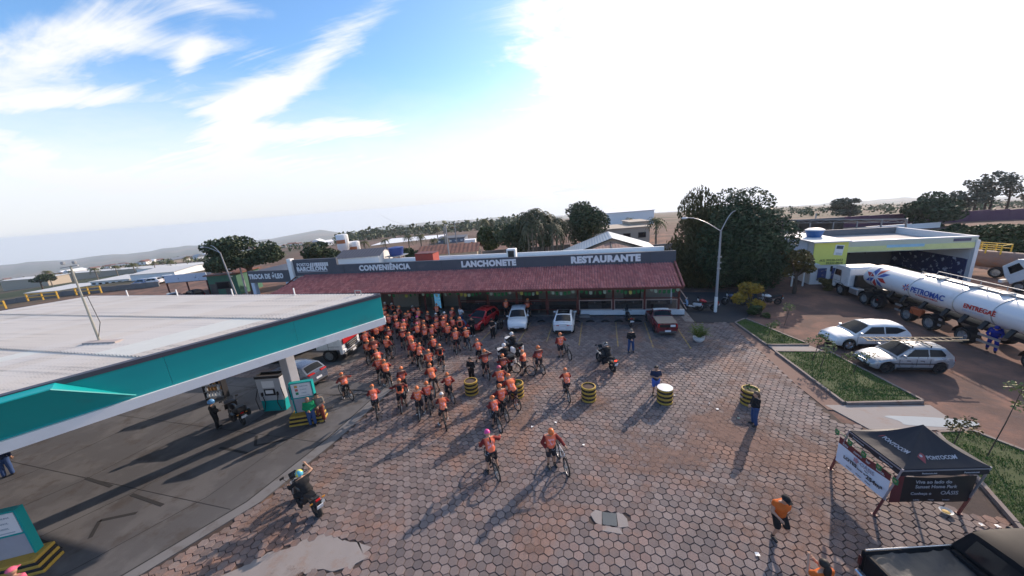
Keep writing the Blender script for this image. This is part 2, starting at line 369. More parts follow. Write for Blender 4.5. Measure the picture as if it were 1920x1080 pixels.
PATCH = [(-12.9, 5.2), (-11.6, 6.5), (-10.9, 7.15), (-10.2, 7.55), (-9.4, 8.15), (-8.9, 8.05), (-8.3, 8.1), (-7.6, 7.95), (-7.35, 7.45), (-8.1, 7.05), (-9.0, 6.85), (-9.8, 6.5), (-10.4, 6.1), (-11.2, 5.0)]
def paved(x, y):
    if not (4.0 < y < 31.4): return False
    xr = 10.9 if y > 16.5 else (11.6 if y > 12 else 13.5)
    if y > 29.6: xr = 8.3
    xl = conc_x(y) if y < 18.1 else -26.5
    if x < xl+.12 or x > xr: return False
    if inside(PATCH, x, y): return False
    if abs(x-.48) < .62 and abs(y-10.1) < .34: return False
    return True
HEXR = .180
def hex_ring(rr, z, cx=0, cy=0): return [(cx+rr*math.cos(math.pi*(k+.5)/3), cy+rr*math.sin(math.pi*(k+.5)/3), z) for k in range(6)]
b = MB(); b.add(hex_ring(HEXR*.89, 0)+hex_ring(HEXR*.935, -.014)+hex_ring(HEXR*.935, -.06), [(0, 1, 2, 3, 4, 5)]+[(6+i, 6+(i+1) % 6, (i+1) % 6, i) for i in range(6)]+[(12+i, 12+(i+1) % 6, 6+(i+1) % 6, 6+i) for i in range(6)])
PAVER_ME = b.mesh('paver', M_PAV)
bed_poly = [(-26.7, 18.1), (-12.2, 18.1)]+CONC[1:]+[(14, 1.5), (14, 12), (11.7, 16.5), (11.1, 16.6), (11.1, 29.7), (8.4, 29.8), (8.4, 31.5), (-26.7, 31.5)]
bed = MB().add([(x, y, -.034) for x, y in bed_poly], [tuple(range(len(bed_poly)))]).build('paved_yard', mat('joint_soil', (.06, .044, .04), .95, var=.4, vscale=6, coords='World', bump=.4, col2=(.17, .10, .07), c2scale=.35, c2lo=.5, c2hi=.66))
bed.data.materials[0].node_tree.nodes; tag(bed, 'forecourt paved with hexagonal concrete blocks', kind='structure')
cells = []; ang = R(-.6); ca, sa = math.cos(ang), math.sin(ang)
for i in range(-95, 60):
    for j in range(0, 130):
        hx = math.sqrt(3)*HEXR*(i+.5*(j & 1)); hy = 1.5*HEXR*j; x, y = hx*ca-hy*sa, hx*sa+hy*ca
        if paved(x, y): cells.append((x, y))
def score(x, y):
    d = np.array([x, y, 0])-CAMP; w = d @ CF; u = 960+FPX*(d @ CR)/w; v = 540-FPX*(d @ CU)/w
    if u < 0 or u > 1920 or v > 1085: return 1e9
    return float(np.linalg.norm(d))
cells.sort(key=lambda p: score(*p)); rs = random.Random(5)
def hjit(x, y): return .008*math.sin(x*1.3+1.7*math.sin(y*.6))*math.cos(y*1.1)+rs.uniform(-.005, .005)
for x, y in cells[:300]:
    o = link('paver', PAVER_ME, bed, (x, y, hjit(x, y)-.004), (rs.gauss(0, .022), rs.gauss(0, .022), ang+rs.choice((0, 1, 2, 3, 4, 5))*math.pi/3+rs.gauss(0, .02)))
V = []; F = []; RN = []
for x, y in cells[300:]:
    t1, t2 = rs.gauss(0, .02)+.02*math.sin(x*.7+y*.35), rs.gauss(0, .02)+.022*math.sin(y*.55-x*.4+1); z0 = hjit(x, y)-.004; o = len(V); dx, dy, dr = rs.gauss(0, .004), rs.gauss(0, .004), rs.gauss(0, .02)
    for rr, z in ((HEXR*.89, 0), (HEXR*.935, -.014), (HEXR*.935, -.06)):
        for k in range(6):
            a = ang+dr+math.pi*(k+.5)/3; px, py = rr*math.cos(a), rr*math.sin(a); V.append((x+px+dx, y+py+dy, z0+z+px*t1+py*t2))
    F.append((o, o+1, o+2, o+3, o+4, o+5))
    for i in range(6): j = (i+1) % 6; F.append((o+6+i, o+6+j, o+j, o+i)); F.append((o+12+i, o+12+j, o+6+j, o+6+i))
    RN += [rs.random()]*13
me = bpy.data.meshes.new('paver_field'); me.from_pydata(V, [], F); me.materials.append(M_PAV)
at = me.attributes.new('rnd', 'FLOAT', 'FACE'); at.data.foreach_set('value', RN)
o = link('paver_field', me, bed); o['kind'] = 'stuff'
# dust and sand lying over the blocks in drifts
def dust_material():
    m = bpy.data.materials.new('red_dust'); m.use_nodes = True; q = NT(m.node_tree); b = q.n['Principled BSDF']; pos = q.a('ShaderNodeNewGeometry').outputs['Position']
    n1 = q.noise(pos, .20, 6, .66, .9); n2 = q.noise(pos, 1.3, 7, .72, .4); n3 = q.noise(pos, 14, 4, .7)
    bias = None
    for (cx_, cy_, r_, k_) in ((3.2, 13.6, 3.4, .10), (.4, 17.4, 1.3, .12), (6.8, 12.8, 2.4, .07), (10.6, 20.5, 1.6, .09), (9.8, 9.6, 2.2, .08), (-4.2, 17.2, 1.4, .06), (4.5, 8.0, 2.5, .06)):
        dd_ = q.a('ShaderNodeVectorMath', {0: q.a('ShaderNodeVectorMath', {0: pos, 1: (cx_, cy_, 0)}, operation='SUBTRACT').outputs[0]}, operation='LENGTH').outputs['Value']; g_ = q.m('MULTIPLY', q.m('SUBTRACT', 1.0, q.smooth(dd_, 0.0, r_*1.5)), k_); bias = g_ if bias is None else q.m('ADD', bias, g_)
    n1 = q.m('ADD', n1, q.m('MULTIPLY', bias, 1.35))
    a = q.smooth(q.m('ADD', q.m('MULTIPLY', n1, .6), q.m('ADD', q.m('MULTIPLY', n2, .3), q.m('MULTIPLY', n3, .1))), .525, .66); q.l.new(q.m('MULTIPLY', a, .80), b.inputs['Alpha'])
    q.l.new(q.mix(n2, (.205, .128, .10), (.30, .205, .168)), b.inputs['Base Color']); b.inputs['Roughness'].default_value = .95; b.inputs['Specular IOR Level'].default_value = .1; return m
dz = MB().add([(x, y, .013) for x, y in [(-12.0, 17.9), (-12.2, 13.0), (-12.8, 9.0), (-14.3, 5.9), (-15.5, 4.0), (13.4, 4.0), (13.4, 11.8), (11.0, 16.6), (10.8, 16.6), (10.8, 29.4), (-12.0, 29.4)]], [tuple(range(11))]).build('dust_layer', dust_material(), bed)
# concrete mended patch, manhole
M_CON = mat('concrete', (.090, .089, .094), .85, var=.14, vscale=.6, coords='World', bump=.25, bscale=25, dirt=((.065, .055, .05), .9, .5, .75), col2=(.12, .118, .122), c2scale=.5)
M_CON2 = mat('pale_concrete', (.265, .238, .228), .85, var=.12, vscale=1.5, coords='World', bump=.2, bscale=20, dirt=((.25, .16, .12), 1.6, .5, .55))
M_DRN = mat('drain_dark', (.03, .03, .032), .9)
o = MB().prism([(PATCH[i][0]*(1-f)+PATCH[(i+1) % len(PATCH)][0]*f+rs.gauss(0, .07), PATCH[i][1]*(1-f)+PATCH[(i+1) % len(PATCH)][1]*f+rs.gauss(0, .07), -.05) for i in range(len(PATCH)) for f in (0, .25, .5, .75)], (0, 0, .047)).build('concrete_patch', M_CON2, bed)
mh = MB()
for poly in ([(.0, 9.9), (.22, 9.82), (.24, 10.38), (.02, 10.42), (-.16, 10.2)], [(.76, 9.8), (1.1, 9.9), (1.08, 10.2), (.9, 10.42), (.74, 10.4)], [(.2, 9.62), (.9, 9.58), (.8, 9.79), (.25, 9.81)]): mh.prism([(x, y, -.05) for x, y in poly], (0, 0, .05))
mh.build('manhole_collar', M_CON2, bed)
MB().box((.49, 10.1, -.02), (.48, .5, .05)).build('manhole_cover', mat('wet_steel', (.12, .13, .14), .25, .6), bed)
# ================================================================ fuel forecourt slab
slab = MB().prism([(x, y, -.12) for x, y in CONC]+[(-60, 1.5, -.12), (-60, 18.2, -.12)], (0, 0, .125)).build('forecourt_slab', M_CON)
tag(slab, 'grey concrete slab of the fuel forecourt', kind='structure')
def strip(pts, w, z, h=.006):
    b = MB()
    for (x1, y1), (x2, y2) in zip(pts[:-1], pts[1:]): b.bar((x1, y1, z), (x2, y2, z), w, h)
    return b
strip([(x-.62, y-.1) for x, y in CONC], .06, .008).build('drain_channel', M_DRN, slab)
for pts in ([(-18.36, 6.67), (-19.02, 7.3), (-17.89, 7.81)], [(-19.37, 8.52), (-17.2, 8.26)], [(-22.99, 8.97), (-20.94, 8.75)], [(-18.4, 11.54), (-16.46, 11.37)], [(-17.27, 12.58), (-16.59, 11.9), (-15.2, 12.5)], [(-21.6, 6.4), (-18.9, 6.15)], [(-16.0, 16.6), (-13.2, 16.9)], [(-15.5, 17.3), (-12.9, 17.2)]):
    strip(pts, .13, .008).build('floor_channel', M_DRN, slab)
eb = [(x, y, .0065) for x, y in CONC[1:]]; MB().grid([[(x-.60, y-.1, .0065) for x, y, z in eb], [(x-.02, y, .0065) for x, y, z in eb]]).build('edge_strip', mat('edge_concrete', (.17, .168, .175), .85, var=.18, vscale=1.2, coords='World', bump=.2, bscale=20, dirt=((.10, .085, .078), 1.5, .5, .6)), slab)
for k in range(5):
    strip([(x-2.6-3.6*k, y-.1) for x, y in CONC], .018, .0075).build('slab_joint', M_DRN, slab)
for k in range(4):
    y_ = 4.5+4.0*k; strip([(conc_x(y_)-.7, y_), (-40, y_+1.4)], .018, .0075).build('slab_joint', M_DRN, slab)
ramp = MB().prism([(-26, 20.3, -.1), (-18.0, 20.5, -.1), (-16.4, 23.4, -.1), (-26, 24.8, -.1)], (0, 0, .112)).build('concrete_ramp', M_CON); tag(ramp, 'concrete apron under the red and white truck', kind='structure')
# ================================================================ kerbs, lawns, aprons right of the yard
M_KRB = mat('kerb_concrete', (.22, .18, .165), .85, var=.2, vscale=3, coords='World', bump=.3, dirt=((.17, .10, .075), 2, .48, .6))
M_GRS = mat('lawn_soil', (.055, .075, .024), .95, var=.4, vscale=5, coords='World')
M_BLD = mat('grass_blade', (.105, .180, .034), .7, var=.35, vscale=1.2, coords='World', col2=(.14, .13, .04), c2scale=2.5, c2lo=.55, c2hi=.75)
LAWNS = [('north', [(11.35, 29.4), (12.35, 30.3), (14.2, 25.25), (11.75, 25.15)], 'lawn beside the kerb at the end of the parking bays'),
         ('mid', [(11.8, 24.0), (14.75, 24.05), (15.55, 18.65), (12.15, 18.2)], 'lawn strip with kerb in front of the silver hatchback'),
         ('south', [(14.3, 16.1), (15.6, 16.35), (16.6, 14.5), (17.5, 9.0), (13.6, 6.0), (12.2, 9.6), (12.85, 11.6)], 'lawn strip with kerb behind the black gazebo')]
for nm, poly, lab in LAWNS:
    lw = MB().prism([(x, y, -.1) for x, y in poly], (0, 0, .16)).build('lawn', M_GRS); tag(lw, lab, kind='structure')
    n = len(poly); cx = sum(p[0] for p in poly)/n; cy = sum(p[1] for p in poly)/n
    for i in range(n):
        (x1, y1), (x2, y2) = poly[i], poly[(i+1) % n]; L = math.hypot(x2-x1, y2-y1); k = max(1, round(L/1.0))
        nx, ny = (y2-y1)/L, -(x2-x1)/L
        if nx*(cx-x1)+ny*(cy-y1) > 0: nx, ny = -nx, -ny
        for j in range(k):
            a, c2 = j/k, (j+1)/k-.012/L*1.0; zz = rs.uniform(-.008, .008)
            MB().bar((x1+(x2-x1)*a+nx*.06, y1+(y2-y1)*a+ny*.06, .0+zz), (x1+(x2-x1)*c2+nx*.06, y1+(y2-y1)*c2+ny*.06, .0+zz), .12, .22).build('kerb_stone', M_KRB, lw)
    xs = [p[0] for p in poly]; ys = [p[1] for p in poly]; A = (max(xs)-min(xs))*(max(ys)-min(ys)); V = []; F = []
    for _ in range(int(A*520)):
        x = rs.uniform(min(xs), max(xs)); y = rs.uniform(min(ys), max(ys))
        if not inside(poly, x, y): continue
        if rs.random() < max(0, .9*math.sin(x*2.1+1.3*math.sin(y*1.7))*math.cos(y*1.9+x)): continue
        a = rs.uniform(0, 6.3); h = rs.uniform(.03, .10); w = rs.uniform(.008, .02); lx, ly = rs.gauss(0, .04), rs.gauss(0, .04); o = len(V)
        V += [(x-w*math.cos(a), y-w*math.sin(a), .055), (x+w*math.cos(a), y+w*math.sin(a), .055), (x+lx, y+ly, .06+h)]; F.append((o, o+1, o+2))
    me = bpy.data.meshes.new('grass'); me.from_pydata(V, [], F); me.materials.append(M_BLD); tag(link('grass', me), 'short green grass growing on the '+lab, kind='stuff')
def sheet(name, label, poly, z, m, kind='structure'):
    o = MB().prism([(x, y, z-.06) for x, y in poly], (0, 0, .06)).build(name, m); return tag(o, label, kind=kind)
sheet('gutter', 'red earth stained gutter along the kerb', [(10.95, 29.6), (11.25, 29.6), (11.7, 24.5), (12.0, 18.1), (11.7, 17.6), (11.1, 17.6), (10.9, 20)], -.012, mat('gutter_earth', (.19, .115, .092), .9, var=.25, vscale=2, coords='World', bump=.3))
sheet('footpath', 'pale concrete footpath between the two lawns', [(11.75, 25.1), (14.2, 25.2), (14.7, 24.1), (11.8, 24.05)], .03, M_CON2)
sheet('apron', 'pale concrete apron between the lawn and the gazebo', [(11.2, 18.0), (15.7, 18.4), (15.6, 16.6), (13.7, 16.3), (11.9, 16.2)], -.01, M_CON2)
sheet('driveway', 'dark asphalt drive between restaurant and big tree', [(8.45, 29.85), (11.2, 29.55), (12.35, 30.45), (14.6, 33.5), (16.5, 38.5), (8.45, 39)], -.02, mat('asphalt', (.045, .045, .05), .9, var=.25, vscale=2, coords='World', bump=.4))
sheet('walkway', 'narrow concrete walk beside the restaurant', [(7.7, 29.8), (8.4, 29.8), (8.4, 36), (7.7, 36)], .0, M_CON2)
pd = [(14.6+1.5*math.cos(t)*(1+.25*math.sin(3*t+1)), 17.0+.45*math.sin(t)*(1+.2*math.cos(2*t))) for t in np.linspace(0, 2*math.pi, 28)[:-1]]
tag(MB().add([(x, y, -.004) for x, y in pd], [tuple(range(len(pd)))]).build('puddle', mat('puddle_water', (.35, .37, .38), .08, var=.05, spec=.6)), 'pale puddle on the apron near the gazebo', kind='structure')
# painted bay lines and tyre wheel-stops
M_LIN = mat('worn_yellow_line', (.42, .27, .08), .8, var=.35, vscale=9, coords='World', dirt=((.2, .16, .14), 7, .42, .9))
for i, (x1, y1, x2, y2) in enumerate([(-.75, 29.6, -.9, 24.6), (2.1, 29.6, 1.9, 24.5), (4.45, 29.6, 4.3, 24.4), (6.75, 29.4, 6.75, 24.4), (-5.35, 29.4, -5.65, 25.0), (-3.3, 29.4, -3.4, 25.2), (-8.3, 29.2, -8.8, 25.2)]):
    b = MB()
    for k in range(9):
        a, c2 = k/9, (k+.93)/9; b.bar((x1+(x2-x1)*a, y1+(y2-y1)*a, .012), (x1+(x2-x1)*c2, y1+(y2-y1)*c2, .012), .10+rs.uniform(-.015, .01), .016)
    b.build('bay_line', M_LIN, bed)
# ================================================================ restaurant
def Yx(u, v, y):
    d = ray(u, v); return CAMP + d*(y/d[1])
def Xx(u, v, x):
    d = ray(u, v); return CAMP + d*(x/d[0])
def fit_text(body, x0, x1, zc, hgt, y, m, parent, name='lettering', bold=None, ext=.03):
    bold = bold or (.058 if any(ord(ch) > 127 for ch in body) else .085)
    o = text(name, body, hgt*1.34, ((x0+x1)/2, y, zc), (math.pi/2, 0, 0), m, parent, bold*hgt, ext)
    o.data.space_character = 1.1; bpy.context.view_layer.update(); w = o.dimensions.x
    if w > 0: o.scale = ((x1-x0)/w, 1, 1)
    return o
M_FAS = mat('slate_panel', (.070, .078, .098), .55, var=.08, vscale=1.2, dirt=((.13, .13, .14), .9, .54, .5)); M_LET = mat('letter_white', (.74, .75, .77), .5, var=.05)
M_TIL = mat('clay_tile', (.27, .080, .078), .72, var=.3, vscale=5, bump=.15, dirt=((.13, .05, .055), 1.6, .5, .5), col2=(.33, .12, .11), c2scale=3)
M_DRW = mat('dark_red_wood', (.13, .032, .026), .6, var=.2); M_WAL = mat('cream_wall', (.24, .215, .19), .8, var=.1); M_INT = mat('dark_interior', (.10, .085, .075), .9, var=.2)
M_WBS = mat('white_base', (.66, .67, .69), .75, var=.08, dirt=((.3, .25, .22), 1.5, .55, .4)); M_FLR = mat('porch_tile', (.20, .17, .155), .5, var=.15)
M_PAN = mat('rail_glass', (.03, .03, .032), .12, alpha=.42, spec=.6); M_FRM = mat('pale_frame', (.42, .30, .27), .6)
rest = thing('restaurant', 'long low restaurant with slate fascia, red tiled veranda roof and white letters', 'restaurant', (0, 0, 0))
XL, XR = -33.3, 7.55
MB().box(((XL+8.0)/2, 33.2, .03), (8.0-XL, 3.7, .12)).build('porch_floor', M_FLR, rest)
b = MB(); segs = [(-33, -29.5), (-27.8, -24.2), (-22, -18.8), (-17.2, -13.2), (-10.6, -7.0), (-5.2, -1.0), (1.5, 3.2), (4.8, 7.5)]
for x0, x1 in segs: b.box(((x0+x1)/2, 34.6, 2.2), (x1-x0, .2, 4.3))
b.box(((XL+XR)/2, 34.62, 3.6), (XR-XL, .16, 1.5)); b.build('front_wall', M_WAL, rest)
MB().box(((XL+XR)/2, 40.6, 2.1), (XR-XL, .2, 4.2)).box((XL, 37.6, 2.1), (.2, 6, 4.2)).box((XR, 37.6, 2.1), (.2, 6, 4.2)).build('back_wall', M_WBS, rest)
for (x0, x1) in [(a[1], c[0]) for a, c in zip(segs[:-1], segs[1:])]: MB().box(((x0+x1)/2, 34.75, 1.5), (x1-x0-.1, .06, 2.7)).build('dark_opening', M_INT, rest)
MB().box(((XL+XR)/2, 37.0, 4.28), (XR-XL, 7.2, .16)).build('flat_roof', mat('white_roofing', (.62, .61, .58), .8, var=.15, dirt=((.3, .28, .26), .7, .5, .6)), rest)
MB().box(((XL+XR)/2+.4, 40.5, 4.55), (XR-XL, .25, .45)).build('rear_parapet', M_WHT, rest)
fas = MB().box(((-27.3+XR)/2, 33.35, 4.9), (XR+27.3, .3, 1.1)).build('fascia', M_FAS, rest)
MB().box((-30.15, 33.35, 5.27), (5.7, .3, 1.86)).build('fascia', M_FAS, rest)
for k in range(12):
    x = -26.5+k*2.9
    MB().box((x, 33.19, 4.9), (.02, .03, 1.08)).build('panel_seam', M_DKM, rest)
MB().box((-33.27, 33.2, 5.1), (.5, .55, 2.5)).build('pilaster', M_WHT, rest)
fit_text('RESTAURANTE', Yx(1070, 486, 33.1)[0], Yx(1201, 484, 33.1)[0], 4.93, .62, 33.18, M_LET, rest)
fit_text('LANCHONETE', Yx(864, 494, 33.1)[0], Yx(967, 492, 33.1)[0], 4.93, .60, 33.18, M_LET, rest)
fit_text('CONVENIÊNCIA', Yx(672, 502, 33.1)[0], Yx(768, 500, 33.1)[0], 4.93, .60, 33.18, M_LET, rest)
fit_text('POSTO', Yx(556, 499, 33.1)[0], Yx(579, 498, 33.1)[0], 5.58, .36, 33.18, M_LET, rest, bold=.03)
fit_text('BARCELONA', Yx(556, 507, 33.1)[0], Yx(613, 507, 33.1)[0], 5.08, .48, 33.18, M_LET, rest, bold=.05)
b = MB(); xa, xb = Yx(580, 498, 33.1)[0], Yx(611, 497, 33.1)[0]
for k in range(9):
    x = xa+(xb-xa)*k/8; b.prism([(x, 33.17, 5.36), (x+.17, 33.17, 5.36), (x+.27, 33.17, 5.36+.42), (x+.1, 33.17, 5.36+.42)] if k < 3 else [(x, 33.17, 5.36), (x+.2, 33.17, 5.36), (x+.22, 33.17, 5.78), (x+.02, 33.17, 5.78)], (0, .03, 0))
b.box(((xa+xb)/2-.9, 33.175, 4.77), (4.0, .03, .035)); b.build('logo_stripes', M_LET, rest)
# veranda roof, tile by tile in one covering
def tile_roof(x0, x1, yb, zb, yt, zt, rows, pitch, m, parent, name='roof_tiles', hipl=0.0):
    n = int((x1-x0)/pitch); V = []; F = []; RN = []; prof = [(0, 0), (.18, .065), (.36, .088), (.54, .065), (.72, .0), (.86, -.012)]; rr = random.Random(3)
    for j in range(rows):
        t0, t1 = j/rows, (j+1.12)/rows
        for i in range(n):
            dz = rr.gauss(0, .006); dy = rr.gauss(0, .012); cut = hipl*(t0)
            if hipl and i*pitch < cut: continue
            o = len(V)
            for t, lift in ((t0, .035), (t1, .0)):
                for px, pz in prof+[(1.0, 0)]:
                    V.append((x0+(i+px)*pitch, yb+(yt-yb)*t+dy, zb+(zt-zb)*t+pz*(1.1-.2*(t == t1))+lift+dz))
            for px, pz in prof+[(1.0, 0)]: V.append((x0+(i+px)*pitch, yb+(yt-yb)*t0+dy, zb+(zt-zb)*t0+pz*.4-.005+dz))
            for k in range(6): F.append((o+k, o+k+1, o+7+k+1, o+7+k)); F.append((o+14+k, o+14+k+1, o+k+1, o+k))
            RN += [rr.random()]*12
    me = bpy.data.meshes.new(name); me.from_pydata(V, [], F); me.materials.append(m); at = me.attributes.new('rnd', 'FLOAT', 'FACE'); at.data.foreach_set('value', RN); o = link(name, me, parent); o['kind'] = 'stuff'; return o
YE, ZE, YT, ZT = 29.7, 3.08, 33.2, 4.38
def tile_material():
    m = bpy.data.materials.new('roof_tile'); m.use_nodes = True; q = NT(m.node_tree); b = q.n['Principled BSDF']; pos = q.a('ShaderNodeNewGeometry').outputs['Position']; r = q.a('ShaderNodeAttribute', attribute_name='rnd').outputs['Fac']
    c = q.mix(r, (.40, .13, .122), (.56, .22, .20)); c = q.mix(q.m('MULTIPLY', q.smooth(q.m('FRACT', q.m('MULTIPLY', r, 9.7)), .8, .97), .7), c, (.30, .12, .12)); n1 = q.noise(pos, .5, 5, .6, .5); n2 = q.noise(pos, 2.5, 5, .7)
    c = q.mix(q.m('MULTIPLY', q.smooth(n1, .48, .7), .5), c, (.28, .11, .112)); c = q.mix(q.m('MULTIPLY', q.smooth(n2, .58, .75), .45), c, (.12, .065, .065)); c = q.mix(q.m('MULTIPLY', q.smooth(q.noise(pos, 1.1, 4, .6), .62, .75), .4), c, (.50, .28, .25)); q.l.new(c, b.inputs['Base Color']); b.inputs['Roughness'].default_value = .75; b.inputs['Specular IOR Level'].default_value = .25; return m
tile_roof(-33.4, 7.45, YE, ZE, YT, ZT, 11, .235, tile_material(), rest, hipl=1.6)
MB().prism([(-33.4, YE+.03, ZE-.05), (7.45, YE+.03, ZE-.05), (7.45, YT, ZT-.05), (-31.9, YT, ZT-.05)], (0, 0, -.06)).build('roof_boarding', M_DRW, rest)
MB().box(((-33.4+7.45)/2, YE+.05, ZE-.1), (40.85, .05, .16)).build('eave_board', M_DRW, rest)
MB().tube([(7.45, YE, ZE+.05), (7.47, YT, ZT+.1)], .09, 8).build('verge_tiles', M_TIL, rest, smooth=True)
for k in range(34):
    x = -33.0+k*1.22; MB().bar((x, YE+.05, ZE-.12), (x, YT, ZT-.16), .07, .12).build('rafter', M_DRW, rest)
MB().box(((XL+XR)/2, 31.6, 3.52), (XR-XL, .14, .2)).build('veranda_beam', M_DRW, rest)
POSTS = [7.55, 4.72, 2.02, -1.13, -4.0, -6.9, -9.8, -12.8, -16.5, -20.2, -23.9, -27.6, -31.3]
post_me = MB().box((0, 0, 1.72), (.17, .17, 3.45), ch=.02).box((0, 0, .06), (.24, .24, .12)).mesh('veranda_post', M_DRW)
for x in POSTS: link('veranda_post', post_me, rest, (x, 31.6, .02))
for x0, x1 in zip(POSTS[1:8], POSTS[:7]):
    a, c2 = x0+.1, x1-.1; z0, z1 = .56, 1.42; fr = MB()
    fr.box(((a+c2)/2, 31.6, z1), (c2-a, .06, .07)).box(((a+c2)/2, 31.6, z0), (c2-a, .06, .06)).box((a+.03, 31.6, (z0+z1)/2), (.06, .06, z1-z0-.07)).box((c2-.03, 31.6, (z0+z1)/2), (.06, .06, z1-z0-.07))
    ro = fr.build('railing', M_FRM if x0 > -2 else M_DRW, rest)
    MB().box(((a+c2)/2, 31.6, (z0+z1)/2), (c2-a-.14, .012, z1-z0-.08)).build('pane', M_PAN, ro)
MB().box(((-12.8+7.6)/2, 31.62, 1.56), (20.4, .1, .05)).build('handrail', M_DRW, rest)
MB().box((3.55, 31.5, .26), (8.9, .3, .52)).build('plinth', M_WBS, rest); MB().box((-.55, 31.05, .1), (.9, .5, .2)).build('step', M_CON2, rest)
for k, dz in ((0, .0), (1, .9)): MB().bar((7.6, 31.5, 1.6+dz*.8), (8.05, 31.0, .7+dz), .05).build('stair_rail', M_FRM, rest)
# bunting under the eave
bu = thing('bunting', 'string of green and yellow flags hanging under the veranda eave', 'bunting'); M_FG = mat('flag_green', (.03, .16, .06), .7); M_FY = mat('flag_yellow', (.45, .42, .10), .7); M_FW = mat('flag_pale', (.35, .45, .36), .7)
fl = [MB().prism([(-.13, 0, 0), (.13, 0, 0), (.13, 0, -.26), (0, 0, -.34), (-.13, 0, -.26)], (0, .006, 0)).mesh('flag', m) for m in (M_FG, M_FY, M_FW)]
st = MB(); rs = random.Random(11)
for x0, x1 in zip(POSTS[1:10], POSTS[:9]):
    pts = []
    for k in range(9):
        t = k/8; x = x0+(x1-x0)*t; z = 2.92-.42*4*t*(1-t)*.8; pts.append((x, 30.5, z))
        if 0 < k < 8: link('flag', fl[rs.choice((0, 0, 1, 2))], bu, (x, 30.5, z), (rs.gauss(0, .2), 0, rs.gauss(0, .5)))
    st.tube(pts, .008, 4)
st.build('string', M_BLK, bu)
# tables on the veranda
def table(loc, lab):
    t = thing('dining_table', lab, 'table', loc, 0, 'tables on the veranda'); MB().box((0, 0, .74), (1.3, .75, .04), ch=.01).build('table_top', mat('dark_table', (.30, .28, .27), .4), t)
    for sx in (-.55, .55):
        for sy in (-.3, .3): MB().box((sx, sy, .36), (.05, .05, .72)).build('leg', M_DKM, t)
    for s in (-1, 1): MB().box((0, s*.62, .44), (1.2, .3, .05)).box((0, s*.76, .66), (1.2, .04, .4)).box((-.5, s*.62, .21), (.05, .25, .42)).box((.5, s*.62, .21), (.05, .25, .42)).build('bench_seat', M_GRY, t)
    n = MB().box((0, 0, .06), (.12, .1, .12)).build('napkin_holder', M_WHT); n.location = (loc[0], loc[1], loc[2]+.76); tag(n, 'white napkin holder on '+lab, 'napkin holder', 'napkin holders on the tables')
for i, x in enumerate((6.1, 3.9, 2.6, .4)): table((x, 32.55, .09), 'dark dining table, %s from the right end of the veranda' % ordinal(i+1))
for i, x in enumerate((-5.4, -8.4, -11.2)): table((x, 32.7, .09), 'dark dining table %s' % ['behind the white coupe SUV', 'behind the white hatchback', 'behind the red car'][i])
cf = thing('drinks_cooler', 'upright drinks cooler with lit blue glass door at the shop front', 'cooler', (Yx(825, 585, 33.6)[0], 33.6, .09)); MB().box((0, .1, .95), (.8, .6, 1.9), ch=.03).build('cabinet', M_BLK, cf)
MB().box((0, -.215, .95), (.68, .02, 1.6)).build('glass_door', mat('cooler_blue', (.10, .28, .45), .2, emit=((.12, .4, .7), .35)), cf)
for z in (.5, .85, 1.2): MB().box((0, -.235, z), (.62, .03, .05)).build('shelf', M_WHT, cf)
# roof furniture
AH = Yx(960, 466, 34.6)[2]-4.36; ac = thing('air_conditioner', 'white air conditioning unit on the restaurant roof behind the letters', 'air conditioner', (Yx(960, 480, 34.6)[0], 34.6, 4.36)); MB().box((0, 0, AH/2), (.95, .8, AH), ch=.05).build('casing', M_WHT, ac); MB().box((0, -.42, AH-.5), (.62, .04, .66)).build('grille', M_BLK, ac)
for sx in (-.35, .35): MB().box((sx, 0, .03), (.08, .7, .06)).build('foot', M_GRY, ac)
p = Yx(802, 488, 35.5); RH = Yx(802, 474, 35.5)[2]-4.36; rb = thing('roof_tank_house', 'red painted box room on the restaurant roof', 'roof room', (p[0], 35.5, 4.36)); MB().box((0, 0, RH/2), (2.1, 1.6, RH), ch=.02).build('wall', mat('red_paint', (.36, .06, .045), .7, var=.15), rb); MB().box((0, 0, RH+.03), (2.2, 1.7, .06)).build('roof', M_DRW, rb)
# gabled hall behind the restaurant's right end
M_BGE0 = mat('hall_wall', (.36, .31, .26), .85, var=.12); gh = thing('gabled_hall', 'hall with blue metal roof and brown gable behind the restaurant', 'hall', (0, 0, 0)); ap = D(1147, 453, 42); lf = D(1050, 487, 42); rt = D(1232, 470, 42); fx = lambda p: (p[0], p[1], p[2])
apx, lx, rx, y0 = ap[0], lf[0]-1.5, rt[0]+.5, 41.5; za, zl = ap[2], min(lf[2], rt[2])-.3; M_BMT = mat('blue_metal_roof', (.30, .36, .42), .5, .2, var=.12, vscale=.8)
M_HIP = mat('brown_hip_tiles', (.25, .15, .125), .8, var=.25, vscale=1.2, dirt=((.13, .08, .075), .8, .5, .6))
yh, yb_ = 42.0, 47.0; ha = Yx(1145, 454, yb_-.3); hl = Yx(1072, 482, yh); hr = Yx(1228, 473, yh); ze = (hl[2]+hr[2])/2
MB().box(((hl[0]+hr[0])/2, yh+2.7, ze/2-.05), (hr[0]-hl[0]-.4, 4.6, ze-.1)).build('front_wall', M_BGE0, gh)
b = MB(); n_ = 24
for sgn, xe in ((-1, hl[0]), (1, hr[0])):
    b.grid([[(ha[0]+(xe-ha[0])*k/n_, yh, ze+.02*(k % 2)) for k in range(n_+1)], [(ha[0]+(xe-ha[0])*k/n_, yh+(yb_-.3-yh)*(1-k/n_), ze+(ha[2]-ze)*(1-k/n_)+.02*(k % 2)) for k in range(n_+1)]])
b.build('hip_roof', M_HIP, gh); MB().tube([(ha[0], yh, ze+.04), (ha[0], yb_-.3, ha[2]+.05)], .07, 6).build('hip_ridge', M_DKM, gh)
